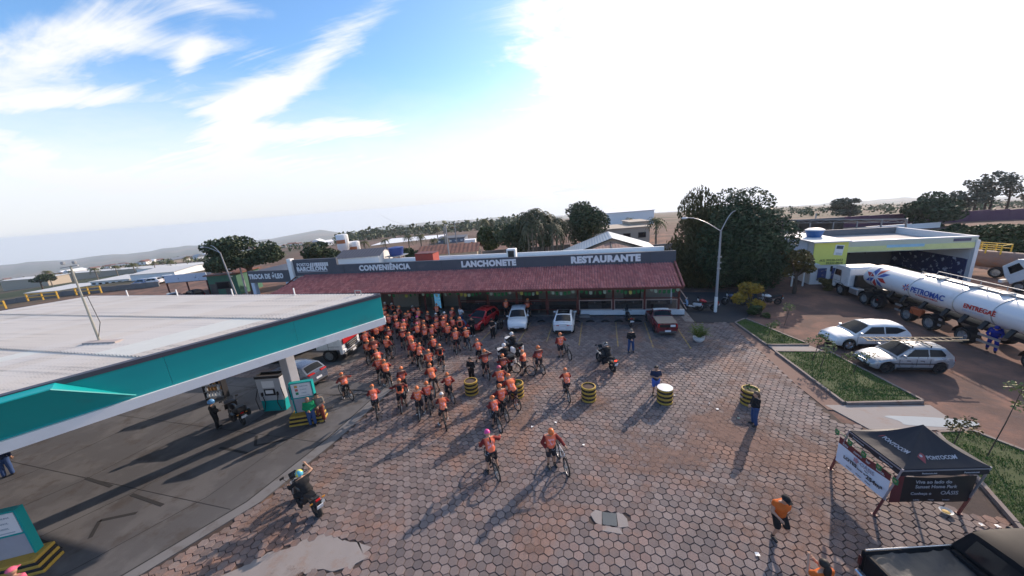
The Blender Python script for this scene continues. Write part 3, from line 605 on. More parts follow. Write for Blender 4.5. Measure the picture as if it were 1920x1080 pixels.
ba = Yx(1147, 446, yb_); bl_ = Yx(1042, 488, yb_); br_ = Yx(1238, 471, yb_)
for xe, zz in ((bl_[0], bl_[2]), (br_[0], br_[2])):
    MB().grid([[(ba[0]+(xe-ba[0])*k/40, yy, ba[2]+(zz-ba[2])*k/40+(.03 if k % 2 else 0)-dz) for k in range(41)] for yy, dz in ((yb_-.2, 0), (yb_+9, .1))]).build('roof_sheet', M_BMT, gh)
    MB().bar((ba[0], yb_-.25, ba[2]-.06), (xe, yb_-.25, zz-.06), .1, .14).build('verge_trim', M_DKM, gh)
MB().prism([(bl_[0]+.6, yb_+.1, 0), (br_[0]-.6, yb_+.1, 0), (br_[0]-.6, yb_+.1, br_[2]-.15), (ba[0], yb_+.1, ba[2]-.15), (bl_[0]+.6, yb_+.1, bl_[2]-.15)], (0, 8.5, 0)).build('gable_wall', M_BGE0, gh)
# ================================================================ oil change bay to the left
tr = thing('oil_change_bay', 'slate oil change bay with white letters left of the restaurant', 'service bay', (0, 0, 0))
MB().box((-36.5, 33.2, 4.4), (6.0, .3, 1.4)).build('sign_board', M_FAS, tr); fit_text('TROCA DE ÓLEO', Yx(467, 521, 33)[0], Yx(531, 519, 33)[0], 4.42, .58, 33.03, M_LET, tr)
MB().box((-36.5, 38.5, 2.2), (6.2, .2, 4.4)).build('back_wall', M_WBS, tr); MB().box((-36.5, 36, 4.9), (6.2, 5.4, .12)).build('roof', M_FAS, tr)
for x in (-39.2, -34.2): MB().box((x, 33.3, 1.85), (.45, .45, 3.7)).build('pillar', mat('bluish_white', (.55, .62, .72), .7), tr)
MB().box((-37.9, 37.9, 1.0), (2.2, .6, 2.0)).build('shelf_unit', M_INT, tr)
# ================================================================ fuel canopy
M_TEA = mat('teal_panel', (.0, .30, .30), .5, var=.07, vscale=.9, dirt=((.03, .19, .19), .7, .52, .5)); M_TWH = mat('band_white', (.70, .71, .73), .5, var=.06, dirt=((.42, .40, .38), 1.1, .55, .5)); M_TRM = mat('slate_trim', (.055, .055, .075), .5); M_SOF = mat('soffit_grey', (.45, .45, .45), .7)
M_SHT0 = mat('weathered_sheet_plain', (.47, .42, .425), .6, .0, var=.1, vscale=.7, spec=.3, coords='World', dirt=((.22, .185, .18), .9, .5, .75), col2=(.56, .49, .50), c2scale=.35); M_SHW = mat('fibreglass_sheet', (.72, .71, .66), .5, var=.08, coords='World')
cn = thing('fuel_canopy', 'huge fuel station canopy with teal fascia, white lower band and weathered roof sheets', 'canopy')
C1 = np.array([-10.95, 16.0]); EA = np.array([-23.25, 1.0]); LA = float(np.hypot(*EA)); EA = EA/LA; EB = np.array([-5.9, -10.65]); EB = EB/np.hypot(*EB); LB = 21.0
def cpt(a, b_, z): p = C1+EA*a+EB*b_; return (p[0], p[1], z)
# corrugated sheets
def sheet_material():
    m = bpy.data.materials.new('weathered_sheet'); m.use_nodes = True; q = NT(m.node_tree); b = q.n['Principled BSDF']; pos = q.a('ShaderNodeNewGeometry').outputs['Position']; oi = q.a('ShaderNodeObjectInfo').outputs['Random']
    mp = q.a('ShaderNodeMapping', {'Vector': pos, 'Rotation': (0, 0, -math.atan2(EB[1], EB[0])), 'Scale': (.10, 5.5, 1)}); mp.vector_type = 'POINT'
    n1 = q.noise(mp.outputs[0], 1.0, 6, .7); n2 = q.noise(pos, .35, 5, .6); n3 = q.noise(pos, 5, 4, .7)
    c = q.mix(n2, (.63, .575, .51), (.73, .665, .60)); c = q.mix(q.m('MULTIPLY', q.smooth(n1, .48, .70), .75), c, (.34, .315, .30)); c = q.mix(q.m('MULTIPLY', q.smooth(n3, .62, .78), .4), c, (.28, .25, .23)); c = q.mix(q.m('MULTIPLY', oi, .55), c, (.72, .69, .66))
    q.l.new(c, b.inputs['Base Color']); b.inputs['Roughness'].default_value = .6; b.inputs['Specular IOR Level'].default_value = .3; return m
M_SHT = sheet_material()
n = 10; ROW = [0, 4.05, 8.4, 12.7, 17.0, 21.0]; SW = 1.0
def sheet_mesh(L, m, name):
    V = []; prof = [(0, 0), (.28, 0), (.38, .055), (.62, .055), (.72, 0)]; xs = [(k+px)*SW/5 for k in range(5) for px, _ in prof]+[SW+.04]; zs = [pz for k in range(5) for _, pz in prof]+[0]
    rows = []
    for j, t in enumerate((0, L+.18)): rows.append([tuple((EA*x+EB*t).tolist())+(z+.02*(1-j),) for x, z in zip(xs, zs)])
    b = MB(); b.grid(rows)
    return b.mesh(name, m)
for r in range(5):
    L = ROW[r+1]-ROW[r]; ms = sheet_mesh(L, M_SHT, 'roof_sheet'); mw = sheet_mesh(L, M_SHW, 'roof_sheet')
    for k in range(23):
        p = cpt(.15+k*SW, ROW[r]+.1, 6.62-.08*r+(rs.uniform(0, .008)))
        link('roof_sheet', mw if (r == 1 and k in (1, 2)) or (r == 2 and k == 6) else ms, cn, p, (0, 0, 0))
b = MB(); b.prism([cpt(.1, .1, 5.12), cpt(LA-.1, .1, 5.12), cpt(LA-.1, LB, 5.12), cpt(.1, LB, 5.12)], (0, 0, .05)); b.build('soffit', M_SOF, cn)
def canopy_edge(p0, p1, nrm, m1, m2, n):
    p0 = np.array(p0); p1 = np.array(p1)
    for k in range(n):
        a = p0+(p1-p0)*(k+.0008)/n; c2 = p0+(p1-p0)*(k+.9992)/n
        MB().prism([(a[0], a[1], 5.36), (c2[0], c2[1], 5.36), (c2[0], c2[1], 6.5), (a[0], a[1], 6.5)], (nrm[0]*.08, nrm[1]*.08, 0)).build('fascia_panel', m1, cn)
    o = np.array(nrm)*.03
    MB().prism([(p0[0]-o[0], p0[1]-o[1], 5.0), (p1[0]-o[0], p1[1]-o[1], 5.0), (p1[0]-o[0], p1[1]-o[1], 5.36), (p0[0]-o[0], p0[1]-o[1], 5.36)], (nrm[0]*.22, nrm[1]*.22, 0)).build('fascia_band', m2, cn)
    MB().prism([(p0[0]-o[0]*4, p0[1]-o[1]*4, 6.5), (p1[0]-o[0]*4, p1[1]-o[1]*4, 6.5), (p1[0]-o[0]*4, p1[1]-o[1]*4, 6.66), (p0[0]-o[0]*4, p0[1]-o[1]*4, 6.66)], (nrm[0]*.24, nrm[1]*.24, 0)).build('fascia_trim', M_TRM, cn)
nb = np.array([-EB[1], EB[0]]); nb = nb if nb[0] > 0 else -nb; na = np.array([EA[1], -EA[0]]); na = na if na[1] > 0 else -na
canopy_edge(C1, C1+EB*LB, nb, M_TEA, M_TWH, 5); canopy_edge(C1, C1+EA*LA, na, M_TEA, M_TWH, 4); canopy_edge(C1+EA*LA, C1+EA*LA+EB*LB, -nb, M_TEA, M_TWH, 4)
# folded wing ornament on the near fascia
A1 = np.array(cpt(0, 9.35, 5.42)); Q1 = np.array([-15.46, 6.11, 6.62]); Q2 = Q1+np.array([EB[0], EB[1], 0])*7; B1 = np.array(cpt(0, 19, 5.42)); off = np.array([nb[0]*.1, nb[1]*.1, 0])
wg = MB(); vs = [A1+off, Q1, Q2, B1+off]; bk = [A1, np.array([*(C1+EB*10.8), 6.62]), np.array([*(C1+EB*18), 6.62]), B1]
wg.add([tuple(v) for v in vs]+[tuple(v) for v in bk], [(0, 1, 2, 3), (1, 5, 6, 2), (0, 4, 5, 1), (3, 2, 6, 7)]); wg.build('wing_panel', M_TEA, cn)
wl = MB(); wl.tube([tuple(A1+off+np.array([0, 0, .02])), tuple(Q1+np.array([0, 0, .02])), tuple(Q2+np.array([0, 0, .02]))], .035, 6); wl.build('wing_edge', M_TEA, cn)
for k in range(4):
    p = cpt(5.2+k*4.6, .25, 6.5); MB().box((p[0], p[1], p[2]+.3), (.05, .05, .6)).build('edge_rod', M_WHT, cn)
p = cpt(1.0, .4, 6.5); fr = MB()
for a, c2 in (((0, 0, 0), (0, 0, .45)), ((.35, 0, 0), (.35, 0, .45)), ((0, 0, .45), (.35, 0, .45))): fr.bar((p[0]+a[0], p[1]+a[1], p[2]+a[2]), (p[0]+c2[0], p[1]+c2[1], p[2]+c2[2]), .035)
fr.build('roof_bracket', M_GRY, cn)
for (x, y) in ((-16.55, 14.75), (-28.0, 15.2), (-19.9, 5.4), (-31.2, 6.0)):
    MB().box((x, y, 2.55), (.62, .5, 5.1), Matrix.Rotation(R(-10), 3, 'Z'), ch=.03).build('column', mat('column_grey', (.42, .42, .45), .6), cn)
# flood-lamp pole on the canopy roof
pb = G(187, 640, 6.6); d = ray(130, 495); pt = CAMP + d*((pb @ _A0)/(d @ _A0)); pt = np.array([pb[0]+(pt[0]-pb[0])*.7, pb[1]+(pt[1]-pb[1])*.7, pt[2]])
lp = thing('roof_lamp_pole', 'thin pole with two floodlights standing on the canopy roof', 'lamp pole', tuple(pb-np.array([0, 0, .08]))); tv = pt-pb
MB().tube([(0, 0, 0), tuple(tv)], [.045, .03], 8).build('pole', mat('pole_concrete', (.33, .32, .27), .8), lp, smooth=True); MB().bar((tv[0]-.35, tv[1]-.1, tv[2]-.05), (tv[0]+.25, tv[1]+.1, tv[2]+.0), .04).build('cross_arm', M_GRY, lp)
for dx in (-.35, .3): MB().box((tv[0]+dx, tv[1], tv[2]+.12), (.14, .09, .12), ch=.02).build('floodlight', M_GRY, lp)
MB().tube([(.05, 0, .3), (.35, .05, .9), (.2, .05, 2.0), (tv[0]*.6, tv[1]*.6, tv[2]*.62)], .012, 5).build('cable', M_BLK, lp)
MB().box((.35, -.1, .1), (1.5, .28, .08), Matrix.Rotation(R(8), 3, 'Z')).build('base_plank', mat('weathered_plank', (.42, .36, .33), .8), lp)
# ================================================================ pump island
def island(loc, rz, near):
    lab = 'near the lower left corner' if near else 'beside the fuel dispenser'
    t = thing('price_totem', 'white and teal price board standing '+lab, 'price board', (loc[0], loc[1], 0), rz)
    MB().box((0, .12, 1.45), (1.05, .2, 1.75), ch=.02).build('panel_body', mat('totem_grey', (.36, .36, .41), .5), t)
    MB().box((0, .005, 1.9), (.97, .03, .8)).build('price_face', M_TWH, t)
    fr = MB(); fr.box((-.55, .1, 1.45), (.05, .26, 1.78)).box((.55, .1, 1.45), (.05, .26, 1.78)).box((0, .1, 2.35), (1.15, .26, .05)).box((0, 0.0, 1.47), (1.05, .06, .05)); fr.build('teal_frame', M_TEA, t)
    for k, cc in enumerate(((.6, .33, .1), (.55, .12, .1), (.03, .25, .12))): MB().box((-.25, -.012, 2.14-.2*k), (.14, .02, .14)).build('price_icon', mat('icon_%d' % k, cc, .6), t)
    text('price_text', 'GASOLINA', .085, (.14, -.012, 2.14), (math.pi/2, 0, 0), mat('text_grey', (.35, .40, .46), .6), t, .002, .004); text('price_text', 'ETANOL', .085, (.10, -.012, 1.94), (math.pi/2, 0, 0), MATS['text_grey'], t, .002, .004); text('price_text', 'DIESEL', .085, (.10, -.012, 1.74), (math.pi/2, 0, 0), MATS['text_grey'], t, .002, .004)
    MB().box((.05, -.012, 1.58), (.55, .02, .03)).build('small_print', MATS['text_grey'], t)
    g = thing('striped_guard', 'yellow and black striped crash guard block '+lab, 'guard block', (loc[0], loc[1], 0), rz)
    for k in range(5):
        MB().box((0, 0, .06+.12*k), (1.75-.05*k, .75, .12), ch=.03).build('stripe', M_YEL if k % 2 == 0 else M_BLK, g)
island((-15.3, 14.05), R(22), False); island((-19.1, 5.35), R(28), True)
dp = thing('fuel_dispenser', 'grey fuel dispenser with hoses under the canopy edge', 'fuel pump', (-18.3, 15.0, 0), R(12)); M_DIS = mat('dispenser_grey', (.40, .41, .44), .45)
MB().box((0, 0, .35), (1.35, .6, .7), ch=.02).build('base_panel', M_TEA, dp); MB().box((0, 0, 1.4), (1.4, .62, 1.4), ch=.03).build('cabinet', M_DIS, dp)
MB().box((0, -.32, 1.75), (.7, .03, .42)).build('header_panel', M_TWH, dp); MB().box((0, -.325, 1.25), (.62, .04, .4)).build('display_surround', M_BLK, dp); MB().box((0, -.35, 1.28), (.44, .02, .22)).build('display', M_PLT, dp)
fr = MB()
for a, c2 in (((-.7, -.3), (.7, -.3)), ((-.7, .3), (.7, .3)), ((-.7, -.3), (-.7, .3)), ((.7, -.3), (.7, .3))): fr.bar((a[0], a[1], 2.2), (c2[0], c2[1], 2.2), .06, .14)
fr.build('top_frame', M_BLK, dp); MB().box((0, 0, 2.12), (1.38, .6, .05)).build('top_tray', M_INT, dp)
for s in (-1, 1):
    MB().tube([(s*.68, -.3, 1.5), (s*.85, -.42, .9), (s*.75, -.45, .25), (s*.5, -.42, .15), (s*.35, -.4, .6), (s*.45, -.36, 1.1)], .022, 6).build('hose', M_BLK, dp, smooth=True); MB().box((s*.45, -.36, 1.15), (.07, .14, .22), ch=.02).build('nozzle', M_BLK, dp)
tb = thing('payment_terminal', 'teal framed payment screen on the canopy column', 'screen', (-16.42, 14.48, 0), R(-10)); MB().box((0, 0, 1.35), (.5, .1, .8), ch=.02).build('frame', M_TEA, tb); MB().box((0, -.055, 1.42), (.38, .02, .5)).build('screen', M_GLS, tb)
sr = thing('oil_display_rack', 'display rack of oil bottles under the canopy', 'display rack', (-23.6, 15.6, 0), R(20))
for sx in (-.55, .55): MB().box((sx, 0, .85), (.05, .45, 1.7)).build('side_panel', M_DKM, sr)
for k in range(4): MB().box((0, 0, .2+.42*k), (1.1, .45, .04)).build('shelf', M_GRY, sr)
bt = MB().lathe([(.0, 0), (.07, 0), (.075, .02), (.075, .19), (.03, .24), (.03, .29), (0, .29)], 8)
bme = [bt.mesh('oil_bottle', m) for m in (M_WHT, mat('bottle_amber', (.35, .18, .06), .4), M_BLK)]
for k in range(4):
    for j in range(6):
        o = link('oil_bottle', bme[rs.choice((0, 0, 1, 2))], None, (-23.6+(-.45+.18*j)*math.cos(R(20))+.1*math.sin(R(20)), 15.6+(-.45+.18*j)*math.sin(R(20))-.1*math.cos(R(20)), .225+.42*k))
        tag(o, '%s oil bottle from the left on the %s shelf up of the display rack' % (ordinal(j+1), ordinal(k+1)), 'bottle', 'oil bottles on the display rack')
# ================================================================ repair shop on the right
sh = thing('repair_shop', 'white repair shop with yellow sign panels and open workshop bay', 'workshop', (0, 0, 0)); M_SWH = mat('shop_white', (.66, .66, .67), .7, var=.08, dirt=((.4, .38, .36), .8, .58, .4)); M_LIM = mat('lime_yellow', (.74, .73, .17), .6, var=.05)
YS = 41.0; XA, XB, XC = 22.35, 25.2, 35.5
MB().box(((XA+XB)/2, YS+4, 2.2), (XB-XA, 8, 4.4)).build('office_block', M_SWH, sh); MB().box(((XA+XB)/2+.02, YS-.06, 3.25), (XB-XA+.05, .1, 2.35)).build('yellow_panel', M_LIM, sh)
MB().box((XA-.06, YS+4.5, 3.6), (.1, 7, 1.4)).build('side_panel', mat('pale_blue_panel', (.55, .62, .72), .6), sh); MB().box((XA+1.3, YS+2, 4.45), (3.2, 5, .12)).build('office_roof', M_SWH, sh)
MB().box(((XB+XC)/2, YS+.05, 3.8), (XC-XB, .2, 1.15)).build('header_fascia', mat('pale_yellow_fascia', (.55, .56, .44), .6, var=.06), sh); MB().box(((XB+XC)/2, YS-.07, 3.55), (XC-XB-.1, .04, .5)).build('fascia_stripe', mat('lime_faded', (.68, .69, .30), .6, var=.2, vscale=1.2), sh); MB().box(((XB+XC)/2-.4, YS-.07, 3.72), (3.0, .05, .26)).build('fascia_stripe', mat('sky_faded', (.35, .58, .72), .6, var=.15), sh)
MB().box(((XB+XC)/2, YS+9, 2.15), (XC-XB, .2, 4.5)).build('back_wall', mat('workshop_dark', (.16, .16, .17), .8), sh); MB().box(((XB+XC)/2, YS+9.2, 4.05), (XC-XB, .2, .66)).build('rear_parapet', M_SWH, sh); MB().box(((XB+XC)/2, YS+.05, 4.34), (XC-XB, .24, .1)).build('fascia_cap', M_WHT, sh); MB().box((XC-.1, YS+4.6, 2.19), (.2, 9, 4.38)).build('right_wall', M_SWH, sh); MB().box(((XB+XC)/2, YS+4.6, 3.62), (XC-XB-.2, 8.8, .1)).build('roof', mat('roof_pale', (.36, .345, .34), .8, var=.12), sh)
MB().box((XC-.24, YS+4.5, 1.1), (.06, 8.6, 2.1)).build('mural_dado', mat('mural_blue', (.035, .045, .13), .7, col2=(.45, .5, .62), c2scale=1.9, c2lo=.56, c2hi=.62), sh)
MB().box((XC-.05, YS-.05, 2.0), (.28, .28, 4.0)).build('front_column', M_SWH, sh); MB().box(((XB+XC)/2, YS+4.6, .0), (XC-XB, 9, .04)).build('floor', M_CON, sh)
b = MB()
for k in range(5): b.box((XB+1.0+1.6*k, YS+8.85, 2.2), (.08, .1, 1.7))
b.box((XB+3.8, YS+8.85, 3.0), (7, .1, .1)).box((XB+3.8, YS+8.85, 1.6), (7, .1, .1)); b.build('window_frame', M_DKM, sh)
for k in range(4): MB().box((XB+1.8+1.6*k, YS+8.86, 2.3), (1.4, .04, 1.3)).build('window_pane', mat('bright_window', (.45, .48, .5), .3), sh)
for k in range(2): MB().box((XA+1.0+1.2*k, YS-.03, 1.1), (.75, .06, 1.2)).build('poster', mat('poster_blue', (.03, .05, .16), .5, col2=(.35, .30, .25), c2scale=2.2, c2lo=.58, c2hi=.66), sh)
for k, x in enumerate((XA-1.9, XA-.9)): MB().box((x, YS-.6, 1.1), (.12, .12, 2.2)).build('porch_post', M_WHT, sh)
MB().box((XA-1.0, YS+1.2, 2.25), (2.6, 4, .08)).build('porch_roof', M_SWH, sh)
text('phone_number', '(62) 99320-5452', .30, (XB-1.25, YS-.12, 2.52), (math.pi/2, 0, 0), mat('text_dark', (.12, .13, .05), .6), sh, .004, .01); text('phone_number', '99337-0018', .30, (XB-.95, YS-.12, 2.22), (math.pi/2, 0, 0), MATS['text_dark'], sh, .004, .01)
MB().box((XB-.72, YS-.13, 3.55), (.75, .04, 1.05), Matrix.Rotation(R(6), 3, 'Y'), ch=.015).build('device_picture', M_WHT, sh); MB().box((XB-.68, YS-.16, 3.82), (.55, .03, .32), Matrix.Rotation(R(6), 3, 'Y')).build('device_screen', mat('device_dark', (.05, .09, .14), .4), sh)
MB().box((XB-.72, YS-.155, 3.18), (.5, .03, .22), Matrix.Rotation(R(6), 3, 'Y')).build('device_keys', mat('device_keys', (.55, .58, .6), .5), sh)
MB().box((XC-1.2, YS-.07, 4.08), (1.3, .05, .26)).build('logo_plate', mat('logo_dark', (.10, .10, .16), .5), sh)
wt = thing('water_tank', 'blue water tank with pale lid on the repair shop roof', 'water tank', (XA+1.6, YS+3.2, 4.5)); MB().lathe([(0, 0), (.62, 0), (.8, .65), (.84, .68), (.84, .74), (0, .74)], 20).build('tank_body', mat('tank_blue', (.03, .12, .32), .5), wt, smooth=True); MB().lathe([(.86, .74), (.86, .80), (.6, .92), (0, .98)], 20).build('lid', M_WHT, wt, smooth=True)
ts = thing('truss_shed', 'open shed with steel truss roof behind the repair shop', 'shed'); q0 = D(1475, 436, 62); q1 = D(1662, 434, 62); x0, x1, y0 = q0[0], q1[0], q0[1]; zt = D(1475, 413, 62)[2]
MB().prism([(x0, y0, zt), (x1, y0, zt-.9), (x1, y0, zt-.75), (x0, y0, zt+.15)], (0, 9, -1.35)).build('roof', M_GRY, ts)
b = MB(); n = 18
for k in range(n):
    a = x0+(x1-x0)*k/n; c2 = x0+(x1-x0)*(k+1)/n; zf = lambda x: zt-.9*(x-x0)/(x1-x0); zm = .45
    b.bar((a, y0-.05, zf(a)-(zm if k % 2 else 0)), (c2, y0-.05, zf(c2)-(0 if k % 2 else zm)), .07)
b.bar((x0, y0-.05, zt-zm), (x1, y0-.05, zt-.9-zm), .08); b.build('truss', M_GRY, ts)
for k in range(6): x = x0+(x1-x0)*k/5; MB().box((x, y0, (zt-.9)/2), (.18, .18, zt-.5)).build('post', M_GRY, ts)
MB().box(((x0*.65+x1*.35), y0+4, 1.6), ((x1-x0)*.55, .2, 3.4)).build('rear_panel', M_CON, ts)
# ================================================================ cars
def wheel_meshes(r, w, rimm, key):
    t = MB().lathe([(r*.64, -w*.46), (r*.70, -w*.5), (r*.93, -w*.5), (r, -w*.36), (r, w*.36), (r*.93, w*.5), (r*.70, w*.5), (r*.64, w*.46), (r*.64, -w*.46)], 22, axis='X', cap=False)
    m = MB(); m.lathe([(0, w*.30), (r*.16, w*.32), (r*.2, w*.25), (r*.6, w*.16), (r*.64, w*.36), (r*.67, w*.5)], 20, axis='X', cap=False)
    for k in range(5):
        a = 2*math.pi*k/5; c, s = math.cos(a), math.sin(a); m.box((w*.30, c*r*.38, s*r*.38), (w*.14, r*.5, r*.13), Matrix.Rotation(a, 3, 'X'))
    m.lathe([(r*.64, -w*.4), (0, -w*.4)], 12, axis='X', cap=False)
    return t.mesh('tyre', M_RUB, True), m.mesh('rim', rimm, True, 30)
def put_wheel(parent, x, y, r, tm, rm, side):
    o = link('wheel', tm, parent, (x, y, r), (0, 0, 0 if side > 0 else math.pi)); link('rim', rm, o); return o
def pl(pts, y):
    return float(np.interp(y, [p[0] for p in pts], [p[1] for p in pts]))
def car(name, label, L, W, H, deck, cab, wheels, pm, loc, rz, glass, wr=.70, wb=.93, rimm=None, r=.31, sill=.22, pick=None, group=None, lights=None, crown=.03, roofm=None, clad=None, taper=.14, open_hood=False):
    """forward is local +Y. deck: (y,z) line of bonnet, waist and boot; cab: (y,z) outline of the cabin; glass: side window outlines"""
    t = thing(name, label, 'car' if not pick else 'pickup', loc, rz, group); ra = r+.055; h2 = L/2
    ys = sorted(set([round(v, 3) for v in list(np.linspace(-h2, h2, 29))+[wy+ra*math.cos(a) for wy in wheels for a in np.linspace(0, math.pi, 11)]+[p[0] for p in deck]+[-h2+.04, -h2+.12, h2-.04, h2-.12]]))
    ys = [y for y in ys if -h2 <= y <= h2]
    def hw(y):
        s = abs(y)/h2; return W/2*(1-taper*max(0, s-.55)**2/.2025)
    def zb(y):
        z = sill+.10*max(0, abs(y)/h2-.86)/.14
        for wy in wheels:
            if abs(y-wy) < ra: z = max(z, r+math.sqrt(max(0, ra*ra-(y-wy)**2)))
        return z
    rows = []
    for y in ys:
        w = hw(y); zd = pl(deck, y); z0 = min(zb(y), zd-.1); e = min(1, (h2-abs(y))/.10); k = .90+.10*e; pr = []
        hh = zd-z0
        for (fx, fz) in ((.90, 0), (.965, .10), (1.0, .42), (.99, .70), (.945, .93)): pr.append((w*fx*k, y, z0+hh*fz))
        pr += [(w*.86*k, y, zd), (w*.45*k, y, zd+crown), (0, y, zd+crown*1.3)]
        rows.append([(-p[0], p[1], p[2]) for p in pr]+pr[-2::-1])
    b = MB(); b.grid(rows); m = len(rows[0])
    b.add(rows[0], [tuple(range(m))]); b.add(rows[-1], [tuple(range(m-1, -1, -1))])
    # cabin
    zt = max(p[1] for p in cab); y0, y1 = cab[0][0], cab[-1][0]
    cy = sorted(set([p[0] for p in cab]+[round(v, 3) for v in np.linspace(y0, y1, 15)]))
    def cx(y, z):
        zd = pl(deck, y)-.03; s = max(0, min(1, (z-zd)/(zt-zd))); return hw(y)*(wb-(wb-wr)*s)
    crow = []
    for y in cy:
        z = pl(cab, y); zd = pl(deck, y)-.03; a = []
        for f in (0, .35, .7, .93): zz = zd+(z-zd)*f; a.append((cx(y, zz), y, zz))
        a += [(cx(y, z)*.93, y, z), (cx(y, z)*.5, y, z+.03), (0, y, z+.038)]
        crow.append([(-p[0], p[1], p[2]) for p in a]+a[-2::-1])
    b.grid(crow)
    if pm: b.build('body', pm if not clad else [pm], t, smooth=True, auto=38)
    def pane(nm, outline, s, mt=M_GLS, off=.012):
        b2 = MB(); oy = sum(p[0] for p in outline)/len(outline); oz = sum(p[1] for p in outline)/len(outline); rows3 = []
        for f in (0, .34, .67, 1): rows3.append([(s*(cx(oy+(y-oy)*f, oz+(z-oz)*f)+off), oy+(y-oy)*f, oz+(z-oz)*f) for (y, z) in [(a[0]+(c_[0]-a[0])*g, a[1]+(c_[1]-a[1])*g) for a, c_ in zip(outline, outline[1:]+outline[:1]) for g in (0, .5)]])
        b2.grid(rows3, closed=True); return b2.build(nm, mt, t)
    for outline in glass:
        for s in (-1, 1): pane('side_window', outline, s)
    def screen(nm, ya, za, yb, zb_, ka=.90, kb=.88, mt=M_GLS):
        rows2 = []; nrm = Vector((0, -(zb_-za), (yb-ya))); nrm.normalize(); nrm = nrm if nrm.z > 0 else -nrm
        for f in (0, .5, 1):
            y = ya+(yb-ya)*f; z = za+(zb_-za)*f; kk = ka+(kb-ka)*f; xx = cx(y, z)*kk
            rows2.append([(xx*g, y+nrm.y*.016, z+nrm.z*.02+.046*(1-abs(g)**2)) for g in (-1, -.6, -.2, .2, .6, 1)])
        b2 = MB(); b2.grid(rows2); return b2.build(nm, mt, t, smooth=True)
    i1 = len(cab)-1
    (ya, za), (yb, zb2) = cab[i1], cab[i1-1]; screen('windscreen', ya+(yb-ya)*.10, za+(zb2-za)*.10, ya+(yb-ya)*.93, za+(zb2-za)*.93)
    (ya, za), (yb, zb2) = cab[0], cab[1]; screen('rear_window', ya+(yb-ya)*.14, za+(zb2-za)*.14, ya+(yb-ya)*.9, za+(zb2-za)*.9, .84, .84)
    if roofm:
        k2 = [p for p in cab if p[1] > zt-.09]; ya, yb = k2[0][0]+.06, k2[-1][0]-.06
        rows2 = [[(cx(y, pl(cab, y))*g*.8, y, pl(cab, y)+.046-.012*abs(g)) for g in (-1, -.5, 0, .5, 1)] for y in np.linspace(ya, yb, 4)]; MB().grid(rows2).build('roof_glass', roofm, t, smooth=True)
    tm, rm = wheel_meshes(r, .2, rimm or M_CHR, name)
    for wy in wheels:
        for s in (-1, 1): put_wheel(t, s*(hw(wy)-.115), wy, r, tm, rm, s)
    MB().box((0, 0, sill+.06), (W*.78, L*.86, .16)).build('underbody', M_BLK, t)
    # lamps, bumpers, grille, plates, mirrors
    zf = pl(deck, h2-.05); zr = pl(deck, -h2+.05); fw = hw(h2-.1)*.93; rw = hw(-h2+.1)*.93
    for s in (-1, 1):
        MB().box((s*fw*.76, h2-.13, zf-.10), (.36, .22, .13), Matrix.Rotation(-s*R(24), 3, 'Z'), ch=.03).build('headlight', M_LMP, t)
        zt2 = lights[0] if lights else zr-.14
        MB().box((s*(rw-.02-(lights[1]/2 if lights else .12)), -h2+.085, zt2), ((lights[1] if lights else .24), .18, (lights[2] if lights else .22)), Matrix.Rotation(s*R(6 if lights else 14), 3, 'Z'), ch=.03).build('taillight', M_RED, t)
        yc = cab[-1][0]-.28; zc = pl(deck, yc)+.06
        MB().box((s*(cx(yc, zc)+.11), yc, zc+.05), (.2, .12, .14), ch=.03).build('mirror', pm if pm else M_BLK, t)
        MB().box((s*(hw(0)*.995), 0, sill+.09), (.03, (wheels[1]-wheels[0])-2*ra-.06, .12)).build('sill_trim', clad or M_BLK, t)
        for yd in (wheels[0]+ra+.35, .12): MB().box((s*(hw(yd)*.995+.008), yd+.2, pl(deck, yd)-.16), (.025, .17, .03)).build('door_handle', clad or M_BLK, t)
    for s in (-1, 1):
        for yd in (wheels[0]+ra+.18, -.06, cab[-1][0]-.12):
            if -h2 < yd < h2: MB().box((s*(hw(yd)*1.0+.002), yd, (sill+.18+pl(deck, yd))/2), (.01, .014, pl(deck, yd)-sill-.3)).build('door_gap', M_DKM, t)
    MB().box((0, h2-.03, zf-.20), (fw*1.15, .1, .10), ch=.02).build('grille', M_BLK, t); MB().box((0, h2-.02, sill+.16), (fw*1.7, .12, .14), ch=.03).build('front_bumper', clad or M_BLK, t); MB().box((0, -h2+.02, sill+.14), (rw*1.75, .12, .16), ch=.03).build('rear_bumper', clad or M_BLK, t)
    MB().box((0, h2+.05, sill+.26), (.4, .02, .12)).build('number_plate', M_PLT, t); MB().box((0, -h2-.015-(.03 if pick else 0), zr-.34 if not pick else sill+.25), (.42, .03, .13)).build('number_plate', M_PLT, t)
    t['_hw'] = W; return t
P_WHT = paint('car_white', (.66, .67, .69)); P_SIL = paint('car_silver', (.33, .345, .38), .35); P_RED = paint('car_red', (.42, .015, .02)); P_DRD = paint('car_dark_red', (.15, .02, .025)); P_BLK = mat('car_black', (.012, .012, .014), .6, var=.04, spec=.12); P_BLU = paint('car_blue', (.09, .13, .25), .2); P_NVY = paint('car_navy', (.012, .02, .06))
HATCH = dict(deck=[(-1.93, .80), (-1.75, .93), (.62, .93), (1.2, .84), (1.75, .70), (1.93, .56)], cab=[(-1.86, .95), (-1.45, 1.40), (-.6, 1.46), (.05, 1.43), (.85, .93)], wheels=[-1.22, 1.22])
HG = [[(-.62, .98), (-.62, 1.36), (-.02, 1.36), (.42, .98)], [(-.68, .98), (-.68, 1.36), (-1.22, 1.33), (-1.42, 1.08), (-1.36, .98)]]
sil = car('parked_car', 'silver hatchback carrying a ladder on its roof rack', 3.9, 1.66, 1.46, pm=P_SIL, loc=(17.25, 22.35, 0), rz=R(92), glass=HG, rimm=M_DKM, **HATCH)
for s in (-1, 1): MB().box((s*.845, .0, .60), (.03, 2.5, .05)).build('door_moulding', M_BLK, sil)
